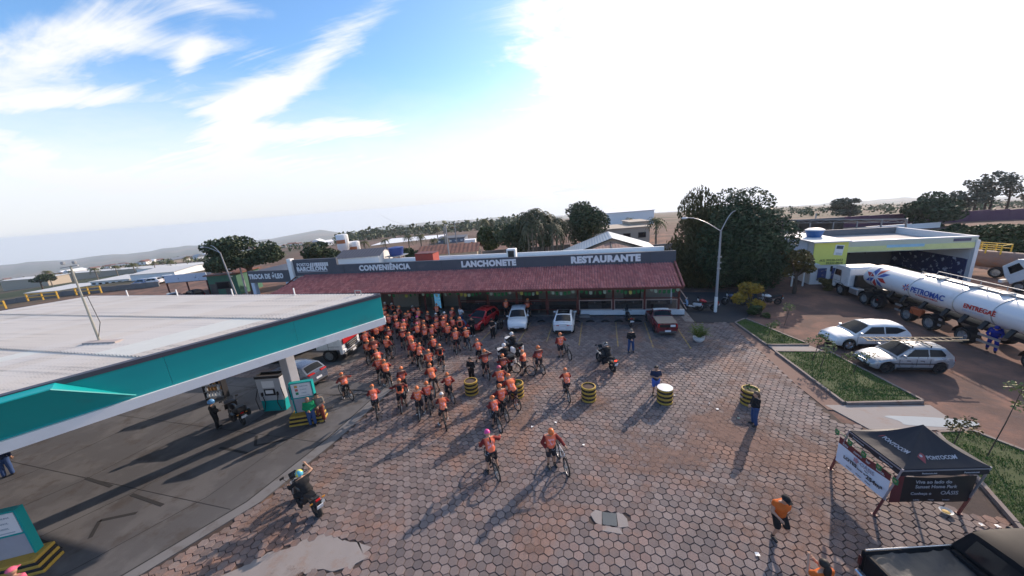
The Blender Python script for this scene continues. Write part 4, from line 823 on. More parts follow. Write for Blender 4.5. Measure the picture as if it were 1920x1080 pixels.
for y in (-.75, .1): MB().bar((-.62, y, 1.56), (.62, y, 1.56), .05).bar((-.6, y, 1.44), (-.6, y, 1.58), .04).bar((.6, y, 1.44), (.6, y, 1.58), .04).build('roof_bar', M_BLK, sil)
ld = thing('ladder', 'long wooden ladder tied on the silver hatchback roof', 'ladder', (17.3, 22.45, 1.62), R(91)); M_LAD = mat('ladder_wood', (.36, .26, .15), .7)
for s in (-1, 1): MB().bar((s*.24, -2.4, .04), (s*.24, 2.0, .04), .04, .05).build('rail', M_LAD, ld); MB().bar((s*.17, -2.75, .07), (s*.17, -2.0, .07), .035, .05).build('upper_rail', M_LAD, ld)
for k in range(14): MB().bar((-.24, -2.15+.31*k, .045), (.24, -2.15+.31*k, .045), .032).build('rung', M_LAD, ld)
SUVD = dict(deck=[(-2.12, .92), (-1.95, 1.02), (.75, 1.0), (1.35, .95), (1.95, .80), (2.12, .62)], wheels=[-1.30, 1.30])
car('parked_car', 'white crossover with dark side trim parked beside the lawn', 4.3, 1.80, 1.62, cab=[(-2.0, 1.05), (-1.62, 1.50), (-.7, 1.58), (.15, 1.55), (1.05, 1.0)], pm=P_WHT, loc=(17.35, 25.5, 0), rz=R(93), r=.34, sill=.27, glass=[[(-.55, 1.06), (-.55, 1.47), (.10, 1.47), (.62, 1.06)], [(-.62, 1.06), (-.62, 1.47), (-1.25, 1.44), (-1.75, 1.24), (-1.2, 1.06)]], clad=M_BLK, rimm=M_CHR, **SUVD)
car('parked_car', 'white coupe crossover with glass roof, rear facing the camera', 4.27, 1.78, 1.50, deck=[(-2.12, .98), (-1.95, 1.06), (.75, .97), (1.35, .93), (1.95, .78), (2.12, .62)], cab=[(-1.98, 1.08), (-.95, 1.43), (-.45, 1.48), (.15, 1.47), (1.05, .97)], wheels=[-1.28, 1.28], pm=P_WHT, loc=(-2.2, 28.65, 0), rz=R(0), r=.34, sill=.25, glass=[[(-.5, 1.03), (-.5, 1.38), (.08, 1.38), (.6, 1.03)], [(-.57, 1.03), (-.57, 1.38), (-1.05, 1.30), (-1.5, 1.08)]], roofm=M_GLS, clad=M_BLK, rimm=M_DKM, lights=(.88, .42, .09))
car('parked_car', 'white hatchback parked nose out beside the red car', 4.06, 1.75, 1.47, deck=[(-2.0, .84), (-1.8, .96), (.68, .95), (1.25, .88), (1.85, .73), (2.0, .58)], cab=[(-1.92, .98), (-1.45, 1.40), (-.6, 1.47), (.08, 1.44), (.95, .95)], wheels=[-1.27, 1.27], pm=P_WHT, loc=(-6.35, 29.1, 0), rz=R(187), glass=[[(-.6, 1.0), (-.6, 1.38), (.02, 1.38), (.5, 1.0)], [(-.66, 1.0), (-.66, 1.38), (-1.2, 1.35), (-1.5, 1.1), (-1.4, 1.0)]], rimm=M_CHR)
rc = car('parked_car', 'red car with its black bonnet area facing the crowd', 4.1, 1.72, 1.46, deck=[(-2.0, .86), (-1.8, .96), (.68, .95), (1.25, .88), (1.85, .76), (2.0, .6)], cab=[(-1.92, .98), (-1.45, 1.40), (-.6, 1.46), (.08, 1.43), (.92, .95)], wheels=[-1.26, 1.26], pm=P_RED, loc=(-9.75, 29.0, 0), rz=R(165), glass=[[(-.6, 1.0), (-.6, 1.37), (.02, 1.37), (.5, 1.0)], [(-.66, 1.0), (-.66, 1.37), (-1.2, 1.34), (-1.45, 1.1), (-1.4, 1.0)]], rimm=M_DKM)
MB().prism([(-.72, .98, .99), (.72, .98, .99), (.66, 1.9, .83), (-.66, 1.9, .83)], (0, 0, .03)).build('bonnet_cover', M_BLK, rc)
sv = car('parked_car', 'dark red pickup with tan bed cover parked at the last bay', 4.45, 1.72, 1.50, pick=True, deck=[(-2.2, .98), (.55, .98), (.72, .95), (1.35, .88), (2.02, .72), (2.2, .58)], cab=[(-.52, 1.02), (-.32, 1.44), (-.05, 1.49), (.12, 1.47), (.92, .95)], wheels=[-1.35, 1.28], pm=P_DRD, loc=(5.55, 28.75, 0), rz=R(3), glass=[[(-.2, 1.02), (-.2, 1.38), (.1, 1.38), (.55, 1.02)]], rimm=M_DKM, lights=(.84, .2, .3), clad=mat('cladding_grey', (.10, .095, .09), .7))
MB().prism([(-.70, -2.12, 1.025), (.70, -2.12, 1.025), (.72, -.55, 1.03), (-.72, -.55, 1.03)], (0, 0, .035)).build('bed_cover', mat('tan_tarp', (.30, .235, .19), .8, var=.12), sv)
rr_ = [[(x, y, 1.535 if abs(x) < .4 else 1.50) for x in (-.6, -.3, 0, .3, .6)] for y in (-.34, -.1, .14)]; MB().grid(rr_).build('white_roof', P_WHT, sv); MB().box((0, -2.22, .86), (1.2, .05, .22)).build('tailgate_panel', M_BLK, sv); MB().box((.35, -2.25, .88), (.35, .03, .16)).build('sticker', M_PLT, sv)
for s in (-1, 1): MB().bar((s*.62, -.5, 1.05), (s*.62, -.38, 1.46), .07).build('roll_bar', M_BLK, sv)
car('parked_car', 'dark blue grey car stopped beyond the pump with red tail lamps', 4.2, 1.75, 1.5, deck=[(-2.05, .95), (-1.9, 1.02), (.7, .98), (1.3, .9), (1.9, .75), (2.05, .6)], cab=[(-1.95, 1.04), (-1.5, 1.43), (-.6, 1.5), (.1, 1.47), (.98, .98)], wheels=[-1.28, 1.28], pm=paint('car_grey', (.11, .13, .18), .2), loc=(-19.7, 18.0, 0), rz=R(82), glass=HG, rimm=M_DKM, lights=(.98, .5, .1), clad=M_BLK)
# black pickup, lower right: open bed under a slack tarpaulin
bp = thing('parked_pickup', 'black pickup with tarpaulin over its bed in the lower right corner', 'pickup', (9.85, 8.72, 0), R(-78))
def bedbox(b, x0, x1, y0, y1, z0, z1, c=.03): b.box(((x0+x1)/2, (y0+y1)/2, (z0+z1)/2), (x1-x0, y1-y0, z1-z0), None, c)
b = MB(); bedbox(b, -.95, -.80, -2.7, -.35, .42, 1.12, .05); bedbox(b, .80, .95, -2.7, -.35, .42, 1.12, .05); bedbox(b, -.80, .80, -2.72, -2.58, .45, 1.10, .04); bedbox(b, -.80, .80, -.5, -.36, .45, 1.12); b.build('bed', P_BLK, bp)
b = MB(); rows = []
for i in range(15):
    y = -2.6+2.15*i/14; rows.append([(x, y, 1.06-.16*(1-abs(x/.82)**2.2)*(.5+.5*math.sin(math.pi*i/14))+.02*math.sin(9*x+5*y)+.018*math.sin(17*y-6*x)) for x in np.linspace(-.82, .82, 13)])
b.grid(rows); b.build('tarpaulin', mat('black_tarp', (.035, .034, .037), .42, var=.3, vscale=5, bump=.4, bscale=9, spec=.6), bp, smooth=True)
for s in (-1, 1): MB().tube([(s*.86, -2.65, 1.16), (s*.86, -.4, 1.16)], .022, 8).build('bed_rail', M_CHR, bp)
cabp = [(-.35, .95), (-.33, 1.1), (-.12, 1.72), (.5, 1.80), (1.2, 1.76), (1.95, 1.12), (1.95, .95)]
rows = []
for y, z in ((-.34, 1.12), (-.10, 1.70), (.15, 1.78), (.6, 1.80), (1.15, 1.76), (1.95, 1.14)):
    wt2 = .93-.19*max(0, (z-1.1)/.7); rows.append([(-.93, y, 1.08), (-wt2, y, z-.03), (-wt2*.85, y, z), (0, y, z+.03), (wt2*.85, y, z), (wt2, y, z-.03), (.93, y, 1.08)])
b = MB(); b.grid(rows); b.add(rows[0], [tuple(range(7))]); bedbox(b, -.95, .95, -.36, 2.0, .40, 1.10, .06); bedbox(b, -.92, .92, 1.95, 2.95, .42, 1.10, .12); b.build('cab', P_BLK, bp, smooth=True, auto=30)
MB().grid([[(-.62, -.36, 1.22), (0, -.37, 1.23), (.62, -.36, 1.22)], [(-.58, -.19, 1.62), (0, -.20, 1.64), (.58, -.19, 1.62)]]).build('rear_window', M_GLS, bp)
for s in (-1, 1):
    MB().prism([(s*.915, -.1, 1.16), (s*.80, .02, 1.66), (s*.80, 1.1, 1.66), (s*.915, 1.6, 1.16)], (s*.012, 0, 0)).build('side_window', M_GLS, bp); MB().box((s*.90, -2.70, .78), (.10, .06, .30), ch=.02).build('taillight', mat('smoked_lens', (.07, .012, .012), .3), bp)
    MB().box((s*1.08, 1.5, 1.2), (.24, .14, .2), ch=.04).build('mirror', M_BLK, bp)
MB().grid([[(-.72, 1.90, 1.19), (.72, 1.90, 1.19)], [(-.66, 1.28, 1.72), (.66, 1.28, 1.72)]]).build('windscreen', M_GLS, bp)
tm, rm = wheel_meshes(.37, .24, M_DKM, 'bp')
for wy in (-1.75, 2.1):
    for s in (-1, 1): put_wheel(bp, s*.84, wy, .37, tm, rm, s)
MB().box((0, -2.8, .5), (1.7, .16, .16), ch=.03).build('rear_bumper', M_CHR, bp); MB().box((0, -2.76, .72), (.45, .03, .14)).build('number_plate', M_PLT, bp)
# ================================================================ tanker lorry
M_TNK = mat('tank_white', (.64, .65, .68), .3, var=.05, vscale=1, coat=.5, dirt=((.40, .38, .36), .9, .56, .4)); M_TBL = mat('print_blue', (.03, .08, .32), .5); M_TRD = mat('print_red', (.45, .035, .03), .5)
TX, TZ, TA, TB = 24.05, 2.36, 1.22, .93
tk = thing('tank_semitrailer', 'long white tank semitrailer with red and blue star emblem', 'tank trailer', (TX, 0, 0))
prof = [(.02, 35.0), (.55, 34.98), (.85, 34.88), (.97, 34.7), (1.0, 34.5)]+[(1.0, y) for y in np.linspace(34, 17, 18)]
rows = [[(TA*r_*math.cos(a), y, TZ+TB*r_*math.sin(a)) for a in np.linspace(0, 2*math.pi, 33)[:-1]] for r_, y in prof]; MB().grid(rows, closed=True).build('tank', M_TNK, tk, smooth=True, auto=50)
for y in (33.9, 30.2, 26.9, 24.6, 21.5): MB().tube([(1.015*TA*math.cos(a), y, TZ+1.015*TB*math.sin(a)) for a in np.linspace(0, 2*math.pi, 29)[:-1]], .028, 6, closed=True).build('band', M_STL, tk)
def tank_patch(pts, m, nm, off=.008):
    """a petal laid on the near side of the tank: pts = root, left, tip, right in (y, height angle)"""
    r0, l0, t0, g0 = [np.array(p, float) for p in pts]; rows = []
    for k in range(13):
        f = k/12; lf = (r0+(l0-r0)*f/.55) if f < .55 else (l0+(t0-l0)*(f-.55)/.45); rg = (r0+(g0-r0)*f/.55) if f < .55 else (g0+(t0-g0)*(f-.55)/.45)
        rows.append([(-TA*(1+off)*math.cos(q[1]), q[0], TZ+TB*(1+off)*math.sin(q[1])) for q in (lf+(rg-lf)*w for w in (0, .25, .5, .75, 1))])
    MB().grid(rows).build(nm, m, tk)
def star(yc, ac, s, n, mats, nm='star_point', inner=.25, wd=.30):
    for k in range(n):
        a = 2*math.pi*k/n+.2; pts = [(yc+s*rr_*math.cos(a+da), ac+s*rr_*math.sin(a+da)/1.12) for rr_, da in ((inner, 0), (.60, wd), (1.0, .08), (.60, -wd))]; tank_patch(pts, mats[k % len(mats)], nm)
star(33.35, .20, 1.15, 8, (M_TRD, M_TBL), inner=.14); star(29.9+.55, .1, .36, 8, (M_TRD, M_TBL), inner=.1)
def tank_text(body, yc, ang, size, m, bold, w=None):
    n = Vector((-math.cos(ang)/TA, 0, math.sin(ang)/TB)).normalized(); up = Vector((n.z, 0, -n.x)); up = up if up.z > 0 else -up
    o = text('lettering', body, size, (0, 0, 0), (0, 0, 0), m, tk, bold, .006); X = Vector((0, -1, 0)); Mx = Matrix((X, up, n)).transposed().to_4x4(); p = Vector((-TA*math.cos(ang), yc, TZ+TB*math.sin(ang)))+n*.03; Mx.translation = p; o.matrix_local = Mx
    if w: bpy.context.view_layer.update(); k = w/max(.01, o.dimensions.x); o.scale = (k, 1, 1)
tank_text('PETROMAC', 28.75, .08, .52, M_TBL, .012, 2.5); tank_text('O FUTURO CHEGA', 28.75, -.22, .16, M_TRD, .002, 1.7); tank_text('ENTREGAÊ', 25.3, .05, .38, M_TRD, .010, 1.8); tank_text('PELO BRASIL', 25.6, -.25, .2, mat('print_pale', (.5, .55, .68), .5), .002, 1.3)
MB().box((0, 26, 1.12), (.95, 17, .22)).build('chassis', M_BLK, tk); MB().box((.15, 27.5, TZ+TB+.06), (.55, 6.5, .05)).build('walkway', M_STL, tk)
b = MB()
for s in (-.45, .5):
    b.tube([(s, 24.4, TZ+TB-.05), (s, 24.6, TZ+TB+.32), (s, 30.4, TZ+TB+.32), (s, 30.6, TZ+TB-.05)], .025, 6)
    for y in (26, 27.5, 29): b.bar((s, y, TZ+TB-.03), (s, y, TZ+TB+.3), .03)
b.build('guard_rail', M_STL, tk)
for y in (25.4, 27.2, 29.4): MB().lathe([(0, 0), (.3, 0), (.3, .16), (.12, .2), (0, .2)], 16, (.0, y, TZ+TB-.02)).build('hatch', M_STL, tk, smooth=True)
for y in (31.8, 30.6, 29.0, 27.4, 26.2, 25.0, 23.6): MB().box((-1.08, y, 1.55), (.1, .26, .62), Matrix.Rotation(R(32), 3, 'Y')).build('saddle_bracket', M_BLK, tk)
for y0, y1 in ((31.6, 30.0), (28.1, 26.9), (25.6, 23.4)):
    for z in (.62, 1.0): MB().bar((-1.2, y0-.55, z), (-1.2, y1+.45, z), .06, .13).build('side_guard', M_STL, tk)
MB().box((-1.1, 29.3, .95), (.3, .9, .5), ch=.05).build('tool_box', mat('orange_box', (.4, .09, .03), .6), tk)
tm5, rm5 = wheel_meshes(.52, .42, M_STL, 'tk')
for wy in (30.0, 28.2, 25.9, 22.2):
    for s in (-1, 1): put_wheel(tk, s*1.02, wy, .52, tm5, rm5, s)
    MB().lathe([(.62, -.24), (.64, -.24), (.64, .24), (.62, .24)], 14, (-1.02, wy, .52), 'X', cap=False, a0=.1, a1=math.pi-.1).build('mudguard', M_BLK, tk)
MB().box((-1.2, 32.6, .75), (.06, .8, .5)).build('mud_flap', M_BLK, tk); MB().box((-1.22, 32.75, .8), (.04, .12, .1)).build('marker_lamp', M_RED, tk)
tc = thing('lorry_tractor', 'white tractor unit coupled to the tank semitrailer', 'lorry', (TX, 36.2, 0)); M_CAB = paint('cab_white', (.7, .71, .72))
def lorry_cab(t, m, ym=0.0, stripe=None, h=3.0):
    pf = [(-.95, .95), (-.95, h-.15), (-.8, h), (.7, h-.02), (.98, h-.3), (1.18, 1.75), (1.22, .6), (.95, .55), (.9, .95)]
    b = MB(); b.prism([(-1.22, y+ym, z) for y, z in pf], (2.44, 0, 0)); o = b.build('cab', m, t)
    mo = o.modifiers.new('bevel', 'BEVEL'); mo.width = .07; mo.segments = 2; mo.limit_method = 'ANGLE'
    MB().grid([[(-1.08, 1.215+ym, 1.80), (1.08, 1.215+ym, 1.80)], [(-1.04, 1.05+ym, h-.32), (1.04, 1.05+ym, h-.32)]]).build('windscreen', M_GLS, t)
    for s in (-1, 1):
        MB().prism([(s*1.225, .15+ym, 1.75), (s*1.225, 1.0+ym, 1.75), (s*1.225, .86+ym, h-.45), (s*1.225, .15+ym, h-.45)], (s*.012, 0, 0)).build('side_window', M_GLS, t)
        MB().box((s*1.232, .55+ym, 1.25), (.015, .95, .02)).box((s*1.232, .08+ym, 1.6), (.015, .02, 1.3)).build('door_seam', M_DKM, t)
        MB().box((s*1.4, 1.25+ym, 2.2), (.18, .12, .55), ch=.04).build('mirror', M_BLK, t); MB().box((s*.9, 1.23+ym, .82), (.4, .1, .22), ch=.03).build('headlight', M_LMP, t)
    MB().box((0, 1.26+ym, 1.2), (1.5, .06, .75), ch=.02).build('grille', stripe or M_BLK, t)
    for k in range(4): MB().box((0, 1.30+ym, .95+.16*k), (1.35, .03, .05)).build('grille_bar', M_BLK if stripe else M_STL, t)
    MB().box((0, 1.22+ym, .5), (2.44, .3, .35), ch=.06).build('bumper', M_BLK, t); MB().box((0, 1.38+ym, .55), (.45, .03, .14)).build('number_plate', M_PLT, t)
lorry_cab(tc, M_CAB, 1.0, h=2.75); MB().box((0, -1.2, .85), (.9, 5.4, .25)).build('chassis', M_BLK, tc); MB().box((-.9, -.55, .75), (.55, 1.1, .6), ch=.08).build('fuel_tank', M_STL, tc); MB().box((.9, -.55, .75), (.55, 1.1, .6), ch=.08).build('fuel_tank', M_STL, tc)
MB().box((0, -.35, 1.5), (1.9, .3, 1.2)).build('cab_rear_stack', M_BLK, tc)
for wy in (1.0, -2.0, -3.25):
    for s in (-1, 1): put_wheel(tc, s*1.02, wy, .5, tm5, rm5, s); MB().lathe([(.60, -.24), (.63, -.24), (.63, .24), (.60, .24)], 14, (s*1.02, wy, .5), 'X', cap=False, a0=.1, a1=math.pi-.1).build('mudguard', M_BLK, tc)
# red and white lorry by the canopy
rt2 = thing('lorry', 'white lorry with red stripe around its grille behind the canopy', 'lorry', (-20.6, 22.0, 0), R(-84)); lorry_cab(rt2, M_CAB, 1.0, None, 2.9)
MB().box((0, 2.30, 1.62), (2.3, .08, .42), ch=.02).build('red_stripe', P_RED, rt2); MB().box((0, 2.27, 2.72), (2.2, .1, .2)).build('red_visor', P_RED, rt2); MB().box((0, -2.0, .85), (.9, 5.5, .25)).build('chassis', M_BLK, rt2); MB().box((0, -2.8, 1.7), (2.4, 4.6, 1.2), ch=.03).build('load_box', M_DKM, rt2)
for wy in (1.0, -2.6, -3.8):
    for s in (-1, 1): put_wheel(rt2, s*1.02, wy, .5, tm5, rm5, s)
# wrecked lorry and rusty tank trailer at the far right
wk = thing('stripped_lorry', 'white lorry cab tipped forward at the right edge', 'lorry', (37.2, 36.0, 0), R(18)); wk.scale = (.85, .85, .85); b = MB(); pf = [(-.9, 0), (-1.0, 1.7), (-.6, 2.0), (.7, 1.9), (1.05, .9), (1.1, 0)]; b.prism([(-1.15, y, z) for y, z in pf], (2.3, 0, 0)); o = b.build('cab', M_CAB, wk, rot=(R(-38), 0, 0), loc=(0, 1.6, 1.3)); mo = o.modifiers.new('bevel', 'BEVEL'); mo.width = .06; mo.segments = 2
for s in (-1, 1): MB().prism([(s*1.16, -.5, .95), (s*1.16, .55, .9), (s*1.16, .4, 1.6), (s*1.16, -.5, 1.65)], (s*.012, 0, 0)).build('side_window', M_GLS, wk, rot=(R(-38), 0, 0), loc=(0, 1.6, 1.3))
MB().box((0, -1, .85), (.9, 6, .3)).build('chassis', M_BLK, wk); MB().box((0, 3.2, .8), (2.2, .25, .3)).build('bumper', M_WHT, wk); MB().box((0, 1.0, 1.2), (.8, 1.2, .8)).build('engine', M_DKM, wk)
for wy in (1.8, -2.4):
    for s in (-1, 1): put_wheel(wk, s*1.02, wy, .5, tm5, rm5, s)
rtk = thing('old_tank_trailer', 'rusty brown tank with yellow guard rails behind the white tanker', 'tank trailer', (38.9, 44.2, 0), R(24)); M_RST = mat('rusty_tank', (.20, .13, .11), .7, var=.3, dirt=((.30, .13, .06), 1.2, .48, .8))
MB().lathe([(0, -3.2), (.55, -3.15), (.8, -3.0), (.85, -2.8), (.85, 2.8), (.8, 3.0), (.55, 3.15), (0, 3.2)], 24, (0, 0, 1.55), 'Y', cap=False).build('tank', M_RST, rtk, smooth=True); MB().box((0, 0, .9), (.9, 8, .25)).build('chassis', M_RST, rtk); MB().box((0, 3.4, 1.4), (1.6, .7, 1.5), ch=.2).build('front_box', M_BLK, rtk)
b = MB()
for s in (-.7, .7):
    for z in (.35, .75): b.bar((s, -1.5, 2.3+z), (s, 2.4, 2.3+z), .07)
    for y in np.linspace(-1.5, 2.4, 5): b.bar((s, y, 2.2), (s, y, 3.05), .08)
for y in (-1.5, 2.4): b.bar((-.7, y, 3.05), (.7, y, 3.05), .07)
b.build('guard_rail', mat('rail_yellow', (.6, .38, .03), .6), rtk)
for wy in (-3, -1.7, 2.6):
    for s in (-1, 1): put_wheel(rtk, s*1.0, wy, .5, tm5, rm5, s)
# ================================================================ bicycles
def wheel_ring(r, tr, sp, key):
    t = MB().tube([(0, r*math.cos(a), r*math.sin(a)) for a in np.linspace(0, 2*math.pi, 25)[:-1]], tr, 6, closed=True).mesh('tyre', M_RUB, True)
    s = MB(); s.tube([(0, (r-.03)*math.cos(a), (r-.03)*math.sin(a)) for a in np.linspace(0, 2*math.pi, 21)[:-1]], .012, 4, closed=True)
    for k in range(sp): a = math.pi*2*k/sp; s.bar((.02 if k % 2 else -.02, 0, 0), (0, (r-.02)*math.cos(a), (r-.02)*math.sin(a)), .005)
    s.lathe([(.025, -.05), (.025, .05)], 8, axis='X'); return t, s.mesh('spokes', M_STL, False)
BT, BS = wheel_ring(.345, .034, 14, 'b')
def make_bike():
    t = thing('bicycle', 'bicycle', 'bicycle'); fm = mat('frame_black', (.02, .02, .022), .35, coat=.3); b = MB()
    bb, hd, hb, st, ra, fa = (0, -.07, .30), (0, .40, .86), (0, .42, .76), (0, -.20, .82), (0, -.50, .335), (0, .58, .335)
    b.tube([st, bb], .021, 6).tube([(0, -.185, .76), hd], .023, 6).tube([bb, hb], .028, 6).tube([hb, hd], .022, 6)
    for s in (-1, 1): b.tube([(s*.05, ra[1], ra[2]), (s*.02, bb[1], bb[2])], .011, 5).tube([(s*.05, ra[1], ra[2]), (s*.015, -.18, .74)], .009, 5)
    b.build('frame', fm, t, smooth=True); b = MB()
    for s in (-1, 1): b.tube([(s*.055, fa[1], fa[2]), (s*.055, .50, .70), (s*.02, .425, .76)], .014, 6)
    b.build('fork', fm, t, smooth=True)
    b = MB().tube([(0, .395, .87), (0, .385, 1.0), (0, .45, 1.02)], .014, 6).tube([(-.34, .40, 1.03), (-.1, .45, 1.02), (.1, .45, 1.02), (.34, .40, 1.03)], .013, 6); b.build('handlebar', M_BLK, t, smooth=True)
    b = MB().tube([(0, -.2, .8), (0, -.225, .93)], .014, 6); b.prism([(-.07, -.36, .94), (.07, -.36, .94), (.02, -.08, .94), (-.02, -.08, .94)], (0, 0, .04)); b.build('saddle', M_BLK, t)
    for a in (ra, fa): w = link('wheel', BT, t, a); link('spokes', BS, w)
    b = MB().lathe([(.09, -.006), (.09, .006)], 14, (.055, -.07, .30), 'X').bar((.08, -.07, .30), (.08, .06, .18), .02).bar((-.08, -.07, .30), (-.08, -.20, .42), .02).box((.13, .06, .18), (.1, .08, .02)).box((-.13, -.20, .42), (.1, .08, .02)); b.build('crank', M_DKM, t); return t
BIKE = make_bike()
# ================================================================ motorcycles
MT, MS = None, None
def moto_wheel(r, w):
    t = MB().tube([(0, (r-w*.5)*math.cos(a), (r-w*.5)*math.sin(a)) for a in np.linspace(0, 2*math.pi, 23)[:-1]], w*.52, 8, closed=True).mesh('tyre', M_RUB, True); s = MB()
    s.tube([(0, (r-w)*math.cos(a), (r-w)*math.sin(a)) for a in np.linspace(0, 2*math.pi, 21)[:-1]], .02, 5, closed=True)
    for k in range(6): a = math.pi*2*k/6; s.bar((0, 0, 0), (0, (r-w)*math.cos(a), (r-w)*math.sin(a)), .03)
    s.lathe([(.11, -.06), (.11, -.05), (.04, -.04), (.04, .06)], 12, axis='X'); return t, s.mesh('rim', M_DKM)
MWT, MWR = moto_wheel(.32, .13)
def make_moto(kind='street'):
    t = thing('motorcycle', 'motorcycle', 'motorcycle'); bm_ = mat('moto_black', (.015, .015, .017), .35, coat=.4)
    for y in (-.68, .74): w = link('wheel', MWT, t, (0, y, .32)); link('rim', MWR, w)
    b = MB().box((0, .06, .46), (.36, .46, .36), ch=.06).box((0, .12, .68), (.26, .3, .2), ch=.05).lathe([(.13, -.22), (.15, 0), (.13, .22)], 12, (0, .0, .40), 'X'); b.build('engine', M_DKM, t, smooth=True, auto=30)
    b = MB().tube([(0, .52, .98), (0, .1, .72), (0, -.3, .66), (0, -.62, .78)], .035, 6).tube([(0, -.68, .32), (0, -.15, .42)], .04, 6).tube([(0, .5, .9), (0, .3, .35), (0, -.1, .3)], .03, 6); b.build('frame', M_BLK, t, smooth=True)
    b = MB()
    for s in (-1, 1): b.tube([(s*.09, .74, .32), (s*.09, .50, 1.0)], .028, 6)
    b.box((0, .70, .67), (.14, .42, .03), Matrix.Rotation(R(14), 3, 'X'), ch=.01); b.build('fork', M_GRY, t, smooth=True)
    rows = []
    for y, w, z0, z1 in ((-.06, .12, .78, .90), (.08, .17, .74, 1.0), (.28, .18, .76, 1.06), (.44, .12, .84, 1.02), (.5, .06, .88, .98)): rows.append([(w*math.cos(a), y, (z0+z1)/2+(z1-z0)/2*math.sin(a)) for a in np.linspace(0, 2*math.pi, 13)[:-1]])
    b = MB(); b.grid(rows, closed=True); b.add(rows[0], [tuple(range(12))]); b.add(rows[-1], [tuple(range(12))]); b.build('fuel_tank', bm_, t, smooth=True)
    rows = []
    for y, w, z in ((.0, .10, .84), (-.2, .15, .82), (-.42, .15, .85), (-.68, .11, .92), (-.82, .06, .95)): rows.append([(-w, y, z-.09), (-w, y, z-.02), (-w*.7, y, z+.02), (w*.7, y, z+.02), (w, y, z-.02), (w, y, z-.09)])
    b = MB(); b.grid(rows, closed=True); b.add(rows[-1], [tuple(range(6))]); b.build('seat', M_BLK, t, smooth=True)
    b = MB().box((0, -.80, .86), (.2, .36, .1), Matrix.Rotation(R(-14), 3, 'X'), ch=.03).box((0, -.98, .66), (.16, .03, .3), Matrix.Rotation(R(20), 3, 'X')); b.build('tail', bm_, t)
    MB().box((0, -1.0, .84), (.16, .06, .08), ch=.02).build('tail_lamp', M_RED, t); MB().box((0, -1.06, .62), (.2, .02, .16), Matrix.Rotation(R(20), 3, 'X')).build('number_plate', M_PLT, t)
    b = MB().tube([(-.38, .38, 1.12), (-.15, .46, 1.08), (.15, .46, 1.08), (.38, .38, 1.12)], .016, 6)
    b.build('handlebar', M_BLK, t, smooth=True)
    for s in (-1, 1): MB().tube([(s*.26, .44, 1.1), (s*.36, .46, 1.3)], .008, 5).box((s*.38, .46, 1.33), (.14, .03, .09), ch=.01).build('mirror', M_BLK, t); MB().box((s*.2, -.95, .80), (.1, .04, .05), ch=.01).build('indicator', mat('amber', (.5, .2, .02), .3), t)
    MB().tube([(.12, .2, .35), (.16, -.1, .28), (.2, -.4, .36), (.22, -.8, .52)], [.03, .03, .05, .06], 8).build('exhaust', M_STL, t, smooth=True)
    MB().lathe([(0, .0), (.08, 0), (.11, -.06), (.08, -.14), (0, -.16)], 12, (0, .66, .98), 'Y').build('headlight', M_LMP, t, smooth=True)
    if kind == 'street': MB().box((0, .58, 1.12), (.26, .05, .26), Matrix.Rotation(R(-28), 3, 'X'), ch=.02).build('windshield', M_GLS, t)
    if kind in ('touring', 'police'):
        pm_ = M_WHT if kind == 'police' else bm_
        b = MB(); b.prism([(-.30, .44, .78), (.30, .44, .78), (.18, .80, .84), (-.18, .80, .84)], (0, -.04, .32)); b.build('fairing', pm_, t); MB().grid([[(-.26, .62, 1.16), (0, .70, 1.18), (.26, .62, 1.16)], [(-.2, .44, 1.45), (0, .50, 1.5), (.2, .44, 1.45)]]).build('windshield', mat('tinted_screen', (.1, .11, .12), .1, alpha=.5), t)
        for s in (-1, 1): MB().box((s*.34, -.62, .66), (.22, .5, .4), ch=.06).build('pannier', pm_, t)
        MB().box((0, -.92, 1.08), (.5, .4, .32), ch=.07).build('top_box', M_BLK, t)
    return t
def make_scooter():
    t = thing('motor_scooter', 'scooter', 'scooter')
    for y in (-.6, .62): w = link('wheel', MWT, t, (0, y, .29)); w.scale = (.9, .9, .9); link('rim', MWR, w)
    b = MB(); b.prism([(-.13, .42, .35), (.13, .42, .35), (.2, .52, .95), (-.2, .52, .95)], (0, .08, 0)); b.box((0, .68, .52), (.16, .42, .05), ch=.02); b.build('leg_shield', M_TNK, t)
    b = MB().box((0, .1, .36), (.28, .6, .08), ch=.03).box((0, -.35, .58), (.32, .75, .34), ch=.12); b.build('body', M_TNK, t, smooth=True); MB().box((0, -.3, .80), (.28, .72, .1), ch=.04).build('seat', M_BLK, t)
    MB().tube([(-.34, .4, 1.06), (0, .48, 1.02), (.34, .4, 1.06)], .016, 6).tube([(0, .62, .3), (0, .48, 1.02)], .03, 6).build('handlebar', M_BLK, t); MB().box((0, .56, 1.0), (.24, .1, .16), ch=.03).build('headlight', M_LMP, t); MB().box((0, -.76, .62), (.18, .04, .08)).build('tail_lamp', M_RED, t); MB().box((0, -.78, .45), (.2, .02, .16)).build('number_plate', M_PLT, t)
    for s in (-1, 1): MB().tube([(s*.24, .44, 1.05), (s*.33, .42, 1.24)], .008, 5).box((s*.35, .42, 1.27), (.13, .03, .09), ch=.01).build('mirror', M_BLK, t)
    return t
MOTO, TOUR, POLI, SCOO = make_moto('street'), make_moto('touring'), make_moto('police'), make_scooter()
def put_moto(src, u, v, rz, label, swap=None, group=None, scale=1.0):
    p = G(u, v); return dup(src, label, (p[0], p[1], .0), R(rz), group, swap, scale)
put_moto(MOTO, 578, 952, 68, 'black motorcycle ridden past the forecourt edge, rear plate toward camera', None, None, 1.1)
put_moto(MOTO, 1136, 688, 31, 'black motorcycle with glowing tail lamp in mid yard', {'tail_lamp': mat('lit_red', (.5, .02, .01), .3, emit=((1, .06, .03), 2.2))}, None, 1.08)
